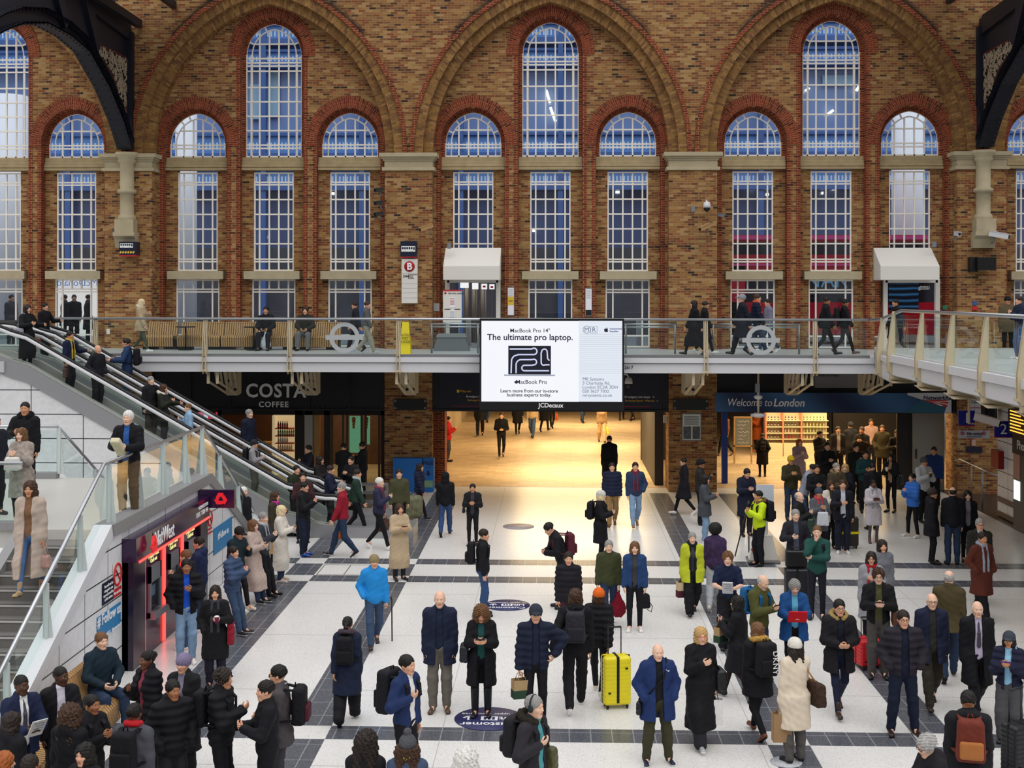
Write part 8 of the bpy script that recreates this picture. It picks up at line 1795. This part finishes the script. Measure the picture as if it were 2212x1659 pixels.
crowd = [(1726,948,'coat #a08890','slim #5a4450','bob ginger',0,'f','one one',12,'woman in dusty pink coat at the front of the right shop'),(1708,985,'jacket #38341f','jeans dkdenim','cap #c4a020',2,'m','one one',8,'person in yellow and red cap in the right crowd'),
 (1738,998,'hoodie #8d93a0','jeans denim','short black',1,'m','one one',70,'man in pale grey hoodie stooping over his phone'),(1764,1003,'jacket #141519','slim black','short black',2,'m','phone phone',0,'person in black looking at a phone beside the grey hoodie'),
 (1810,921,'blazer #231f20','trousers black','short black',1,'m','down down',0,'man in open dark jacket and pale shirt at the shop end'),(1786,955,'jacket #16171c','trousers black','short black',1,'m','phone phone',10,'man in black anorak beside the man in pale shirt'),
 (1862,922,'jacket #1f1815','trousers black','short brown',2,'m','one one',-30,'man with reddish face in black jacket near the shop end'),(1882,905,'sweater #b08e86','trousers black','short brown',2,'m','down down',-10,'person in pinkish top at the back of the right crowd'),
 (1906,918,'parka #38321e','trousers black','short brown',2,'m','pocket pocket',-20,'man in olive parka at the back of the right crowd'),(1938,928,'coat #17140f','trousers black','short brown',2,'m','phone phone',-15,'tall man in black coat by the grey door'),
 (1869,973,'jacket #1b3d42','trousers black','short dark',2,'m','phone phone',0,'person in dark teal jacket in the right crowd'),(1926,980,'jacket #1c1c20','slim #141216','bob dark',2,'f','one one',-40,'woman in tan top and black jacket carrying a drink'),
 (1806,1000,'parka #4a4232','trousers #26221e','short grey',0,'m','phone phone',20,'older man with fur-collared coat in the right crowd'),(1826,1002,'jacket #1d1d28','trousers black','bob blonde',0,'f','one one',-20,'fair woman in navy beside the fur-collared man'),
 (1724,1062,'jacket #1d1d20','trousers black','ring grey',0,'m','one one',60,'grey-haired man with a dark green bag facing right'),(1768,1054,'mid #56585e','trousers black','beanie #3a4454',2,'f','one one',10,'person in grey coat and red scarf with white bag'),
 (1794,1038,'mid #cfc7b8','trousers black','bob brown',1,'f','one one',10,'woman in white coat beside the man with the dark case'),(1820,1036,'blazer #1c1c24','trousers #1e2232','short brown',1,'m','phone carry',-5,'man in dark suit holding the case with the yellow strap'),
 (1995,988,'hoodie #b9bcc0','trousers black','beanie #4a4a4c',2,'m','one one',20,'person in pale grey hoodie holding a green bottle'),(2018,965,'puffer #1c3468','trousers black','short black',2,'m','down down',-30,'person in navy and blue by the dark right pier'),
 (1848,958,'jacket #1a1c18','trousers black','short dark',1,'m','down one',15,'person in black green jacket in the middle of the right crowd'),(1770,930,'jacket #2a2623','trousers black','short dark',1,'m','one one',30,'person in brown jacket at the snack shelves'),(1838,912,'jacket #202024','trousers black','cap #2c2c30',1,'m','down one',190,'person in dark cap at the snack shelves'),(1885,1000,'jacket #17171b','trousers black','short black',1,'m','down down',190,'person in black seen between the teal jacket and the white coat')]
for i,(u,vt,tp_,lg,hr,sk_,sx_,ar,an,lb) in enumerate(crowd):
    kw = {}
    if i == 4: kw = dict(open='#b8a898')
    if i == 11: kw = dict(open='#a08468')
    if i == 15: kw = dict(scarf='#c4404c')
    if i in (16,): kw = dict(open='#3a3630')
    if i == 17: kw = dict(open='#c8ccd8')
    if i == 12: kw = dict(fur='#7a6a48')
    if i == 2: kw = dict(lean=.25,hp=.4)
    q = p(u,vt,None,an,lb,tp_,lg,'shoe black' if i != 17 else 'trainer white',hr,sk_,sx_,ar,'stand',h=(1.66 if sx_ == 'f' else 1.76) if i not in (9,) else 1.8,**kw)
    if i == 14: b_hand(q,1,'#23392c','dark green bag of the grey-haired man facing right',.4,.16,.34,.12)
    if i == 15: b_hand(q,-1,'#c9cdd4','white carrier bag of the person in red scarf',.3,.14,.34,.1)
    if i == 11: b_cup(q,1,'white','white cup carried by the woman in tan top'); b_shoulder(q,-1,'black','black shoulder bag of the woman in tan top')
    if i == 18: b_cup(q,1,'green','green bottle cup of the person in pale grey hoodie')
suitcase(onZ(1832,1184,0),.1,'#2a2521','dark brown suitcase with a yellow strap',.46,.28,.70,'yellow',.2)
p(1886,1036,1172,2,'woman in pale coat with long grey fringed scarf looking at her phone','coat #c3bcc2','tights #5a5658','boot #6a5048','bun black',4,'f','phone phone','stand',scarf='lgrey',bag=[('phone',1,'phone of the woman with fringed scarf')])
p(1972,1030,1160,-60,'person in bright blue padded jacket and white trainers','puffer #3a72c8','slim black','trainer white','short black',1,'f','one one','apart',h=1.62)
p(2012,1055,1217,80,'person in black padded coat facing right towards the couple','parka #17171c','slim black','shoe black','beanie #3a3230',2,'m','down down','stand',hood=True)
p(2058,1052,1220,175,'balding man in dark jacket and jeans seen from behind','jacket #15161c','jeans dkdenim','shoe black','ring dark',0,'m','down down','stand')
p(2090,1060,None,-10,'woman in black facing the balding man in jeans','mid #131317','slim black','shoe black','bob dark',0,'f','down down','stand',open='#7a7480',h=1.64)
p(2116,1118,None,-6,'man in dark jacket and white shirt behind the woman in rust coat','blazer #24241f','trousers black','shoe black','short grey,glasses black',1,'m','down down','walk',open='#b9bccb',h=1.72)
p(2120,1157,1335,20,'young person in rust corduroy coat looking right','coat #55281d','trousers black','shoe black','short dark',2,'m','pocket pocket','walk',scarf='#8d93a0',h=1.66)
# stairs and landing
def stz(y): return ZL * min(max((y - Y0) / (Y1 - Y0), 0), 1)
p(66,None,1283,4,'woman in long beige coat, brown top and jeans coming down the steps','long #b3a295','slim #4a6a98','boot tan','long brown',2,'f','down carry','walk',z0=1.72,h=1.70,open='#7a5a40',bag=[('hand',-1,'#a8847a','blush leather handbag of the woman on the steps',.30,.12,.20,.18),('phone',-1,'phone in the hand of the woman on the steps',False,'#b08a88')])
p(48,None,None,-8,'woman in leopard print coat at the top of the steps','coat #9a8f86 check','slim black','shoe black','bob lbrown',0,'f','one one','stand',z0=ZL,Y=20.75,h=1.58,bag=[('hand',1,'#d8d4ce','white fluffy bag held by the woman in leopard print',.3,.2,.24,.05)])
p(55,None,None,10,'man in black coat with a beard at the back of the landing','jacket #15161a','trousers black','shoe black','crop black',2,'m','cup down','stand',z0=ZL,Y=23.2,h=1.80,hood=True,fur='#17181c')
p(-12,None,None,60,'person in dark coat cut off at the left edge of the landing','jacket #1c1f28','trousers black','shoe black','short dark',1,'m','down down','stand',z0=ZL,Y=21.6,h=1.70)
p(278,887,1112,-4,'white-haired man in black jacket holding a parcel on the landing','jacket #131318','trousers #5e4c38','shoe #b8b2a8','short white',0,'m','read read','stand',z0=ZL,open='#2f5a9c',b=1.08,bag=[('sheet',1,'#cfc8a8','pale green wrapped parcel held by the white-haired man',.16,.42,'parcel',True,None,.10,-50)])
# escalators
def E(u,vt,un,*a,**k):
    y = (EA[un][0] + EA[un][1]) / 2; x = onY(u,700,y).x; z = min(max(railz(x) - HR - .05, .12), ZD); return p(u,vt,None,*a,z0=z,Y=y,**k)
E(58,662,0,60,'woman in long black padded coat with grey handbag at the top of the escalator','long #15161a','slim black','boot black','bob dark',1,'f','cup rail','stand',h=1.66,bag=[('shoulder',1,'#9a9ca4','grey leather handbag of the woman at the top of the escalator',.36,.14,.26)])
E(150,716,0,75,'man in navy jacket with yellow collar and brown bag on the nearer escalator','jacket #171e38','trousers black','shoe black','short black',2,'m','carry rail','stand',scarf='#b09a3a',bag=[('hand',1,'#4a2f24','brown bag of the man with yellow collar',.3,.12,.28,.08)])
E(210,745,0,60,'bald man in dark jacket standing on the nearer escalator','jacket #1a1b22','trousers black','shoe black','bald',1,'m','pocket pocket','stand')
E(325,813,0,50,'grey-haired man in black coat on the nearer escalator','mid #17171b','trousers #3a352e','shoe black','short grey',0,'m','carry down','stand',bag=[('hand',-1,'#5a7a8c','flowered shopping bag of the grey-haired man on the escalator',.3,.12,.34,.1,'tote_bag','check')])
E(352,848,0,80,'woman in dark green parka on the nearer escalator','mid #24261f','slim black','shoe black','bob brown',1,'f','one rail','stand',fur='#cfc8bc',h=1.62)
E(408,895,0,-60,'person in pale blue top low on the nearer escalator','shirt #8fb0d0','trousers #6b5a3a','shoe black','short lbrown',0,'m','one down','stand',h=1.5)
E(548,950,0,85,'man in pale grey jacket and cap near the foot of the escalator','jacket #8c888c','trousers #55534c','shoe black','cap #24242a',1,'m','phone phone','stand',bag=[('pack','black','black backpack on the man in pale grey jacket')])
E(96,655,1,70,'person in black at the top of the farther escalator','jacket #15151a','trousers black','shoe black','short black',1,'m','down rail','stand')
E(275,722,1,-80,'man in blue jacket with black backpack on the farther escalator','jacket #22375a','jeans dkdenim','shoe black','short dark',1,'m','rail rail','stand',bag=[('pack','#1a1820','black backpack on the man in blue jacket on the farther escalator')])
E(537,884,1,60,'grey-haired man in navy on the farther escalator','jacket #171c30','trousers black','shoe black','short grey',0,'m','down down','stand')
for u,vt,an,lb,tp_ in ((668,962,-60,'person in dark jacket walking from the coffee shop','jacket #1a1c28'),(690,985,70,'woman with dark hair by the escalator rail','coat #1d1a1c'),(640,1005,40,'person in dark green by the escalator foot','jacket #232a1c'),(742,958,170,'person in black at the coffee shop door','jacket #17171b'),(784,955,-100,'person in black leaning by the coffee shop door','jacket #141418'),(655,1020,10,'person in maroon behind the steel rails','jacket #3a2024'),(760,985,-30,'person in black coat passing the coffee shop door','coat #19191d')):
    p(u,vt,None,an,lb,tp_,'trousers black','shoe black','short black' if 'woman' not in lb else 'bob dark',1,'f' if 'woman' in lb else 'm','one one','stand',h=1.74)
# upper walkway
p(305,645,None,80,'blonde woman in beige coat and olive leggings walking right on the upper walkway','mid #b49e80','slim #4c5444','trainer white','long pale',0,'f','fwd one','walk',z0=ZD,Y=37.2,hood=True,fur='#cfc3ae')
p(575,None,None,0,'man in black sitting on the walkway bench with a white bag','jacket #17181c','trousers #1a1a20','shoe black','short black',2,'m','lap lap','sit',z0=ZD,Y=39.0,h=1.74,seat=.44,bag=[('plastic',-1,'#c9d4dc','white plastic bag beside the man in black on the walkway bench')])
p(660,None,None,0,'man in dark jacket and grey trousers sitting on the walkway bench','jacket #2a2a24','trousers #6b6a6c','shoe black','messy brown',1,'m','lap lap','sit',z0=ZD,Y=39.0,h=1.74,seat=.44)
p(792,650,None,85,'person in pale trousers striding right past the walkway roundel','jacket #5a5a58','trousers #9a9484','trainer lgrey','short brown',1,'m','fwd back','walk',z0=ZD,Y=36.9)
p(768,655,None,-85,'person in dark jacket walking left behind the walkway roundel','jacket #23242c','trousers black','shoe black','short dark',1,'m','fwd back','walk',z0=ZD,Y=38.3)
p(1500,648,None,-80,'person in long black coat walking left on the upper walkway','long #141316','slim black','shoe black','bob dark',1,'f','fwd back','walk',z0=ZD,Y=36.6)
p(1522,650,None,85,'person in black with white trainers walking right on the upper walkway','coat #17161a','slim black','trainer white','short dark',2,'m','fwd back','walk',z0=ZD,Y=37.2)
p(1604,635,None,-85,'man in dark coat and grey cap by the right roundel','coat #1b1e2a','trousers black','shoe black','cap #8a8d92',1,'m','fwd back','walk',z0=ZD,Y=36.6)
p(1634,634,None,80,'man in navy puffer with orange collar by the right roundel','puffer #171d33','jeans dkdenim','shoe black','short brown',1,'m','fwd back','walk',z0=ZD,Y=37.4,scarf='#d8502a')
p(1660,645,None,-80,'person in lilac grey top behind the right roundel','jacket #77788c','jeans denim','trainer white','short dark',1,'m','down down','walk',z0=ZD,Y=38.6)
p(1784,640,None,85,'man in black suit walking right on the upper walkway','blazer #15161b','slim black','shoe black','short black',3,'m','fwd back','walk',z0=ZD,Y=36.8)
p(1824,645,None,88,'man in black with backpack walking right on the upper walkway','jacket #16161a','slim black','shoe brown','short black',3,'m','fwd back','walk',z0=ZD,Y=37.3,bag=[('pack','#1a1a1f','black backpack on the man walking right on the upper walkway')])
p(1936,645,None,-80,'person in black coat hurrying left past the right doorway','coat #15151a','slim black','trainer lgrey','short black',2,'m','fwd back','walk',z0=ZD,Y=37.5)
p(2176,655,None,0,'person in black cap and khaki coat on the right gallery','mid #5a4e38','slim black','shoe black','cap #17171b',2,'m','down down','stand',z0=ZD,Y=36.5,h=1.68)
p(2203,640,776,-80,'person in navy top and blue jeans with white trainers on the right gallery','jacket #1a2238','jeans #3c5a86','trainer white','short dark',1,'m','one one','stand',z0=ZG)
for u,y,an,lb,tp_ in ((24,43.5,60,'person in grey coat outside the far left window','coat #4a4c52'),(160,44.5,20,'person in black outside the second window','jacket #16171c'),(140,44.0,-60,'person in dark hood outside the second window','parka #1c1d22'),(190,45,120,'person in dark coat outside the second window, rightmost','coat #1d1e24')):
    p(u,None,None,an,lb,tp_,'trousers black','shoe black','short dark',1,'m','down down','stand',z0=4.4,Y=y,h=1.74)
# lettering on the tall backpack and a few marks on clothes
for o_ in [x for x in COL.objects if 'DKNY' in str(x.get('label', ''))]:
    t = text('pack_lettering', 'DKNY', (0, 0, 0), .12, TXW, None, rot=(0, 0, 0), ax='CENTER', space=1.1); t.parent = o_; t.location = (.07, -.145, -.02); t.rotation_euler = (math.pi / 2, math.pi / 2, 0)
    o_['label'] = 'black backpack with white letters down its side on the woman with tawny fur hood'
for o_ in [x for x in COL.objects if 'bald man in blue sports jacket and olive' in str(x.get('label', ''))]:
    m = MB(); m.prism([(-.12, 1.27), (-.105, 1.262), (-.07, 1.285), (-.105, 1.255)], 'y', .165, .185); m.build('jacket_mark', TXW, o_)
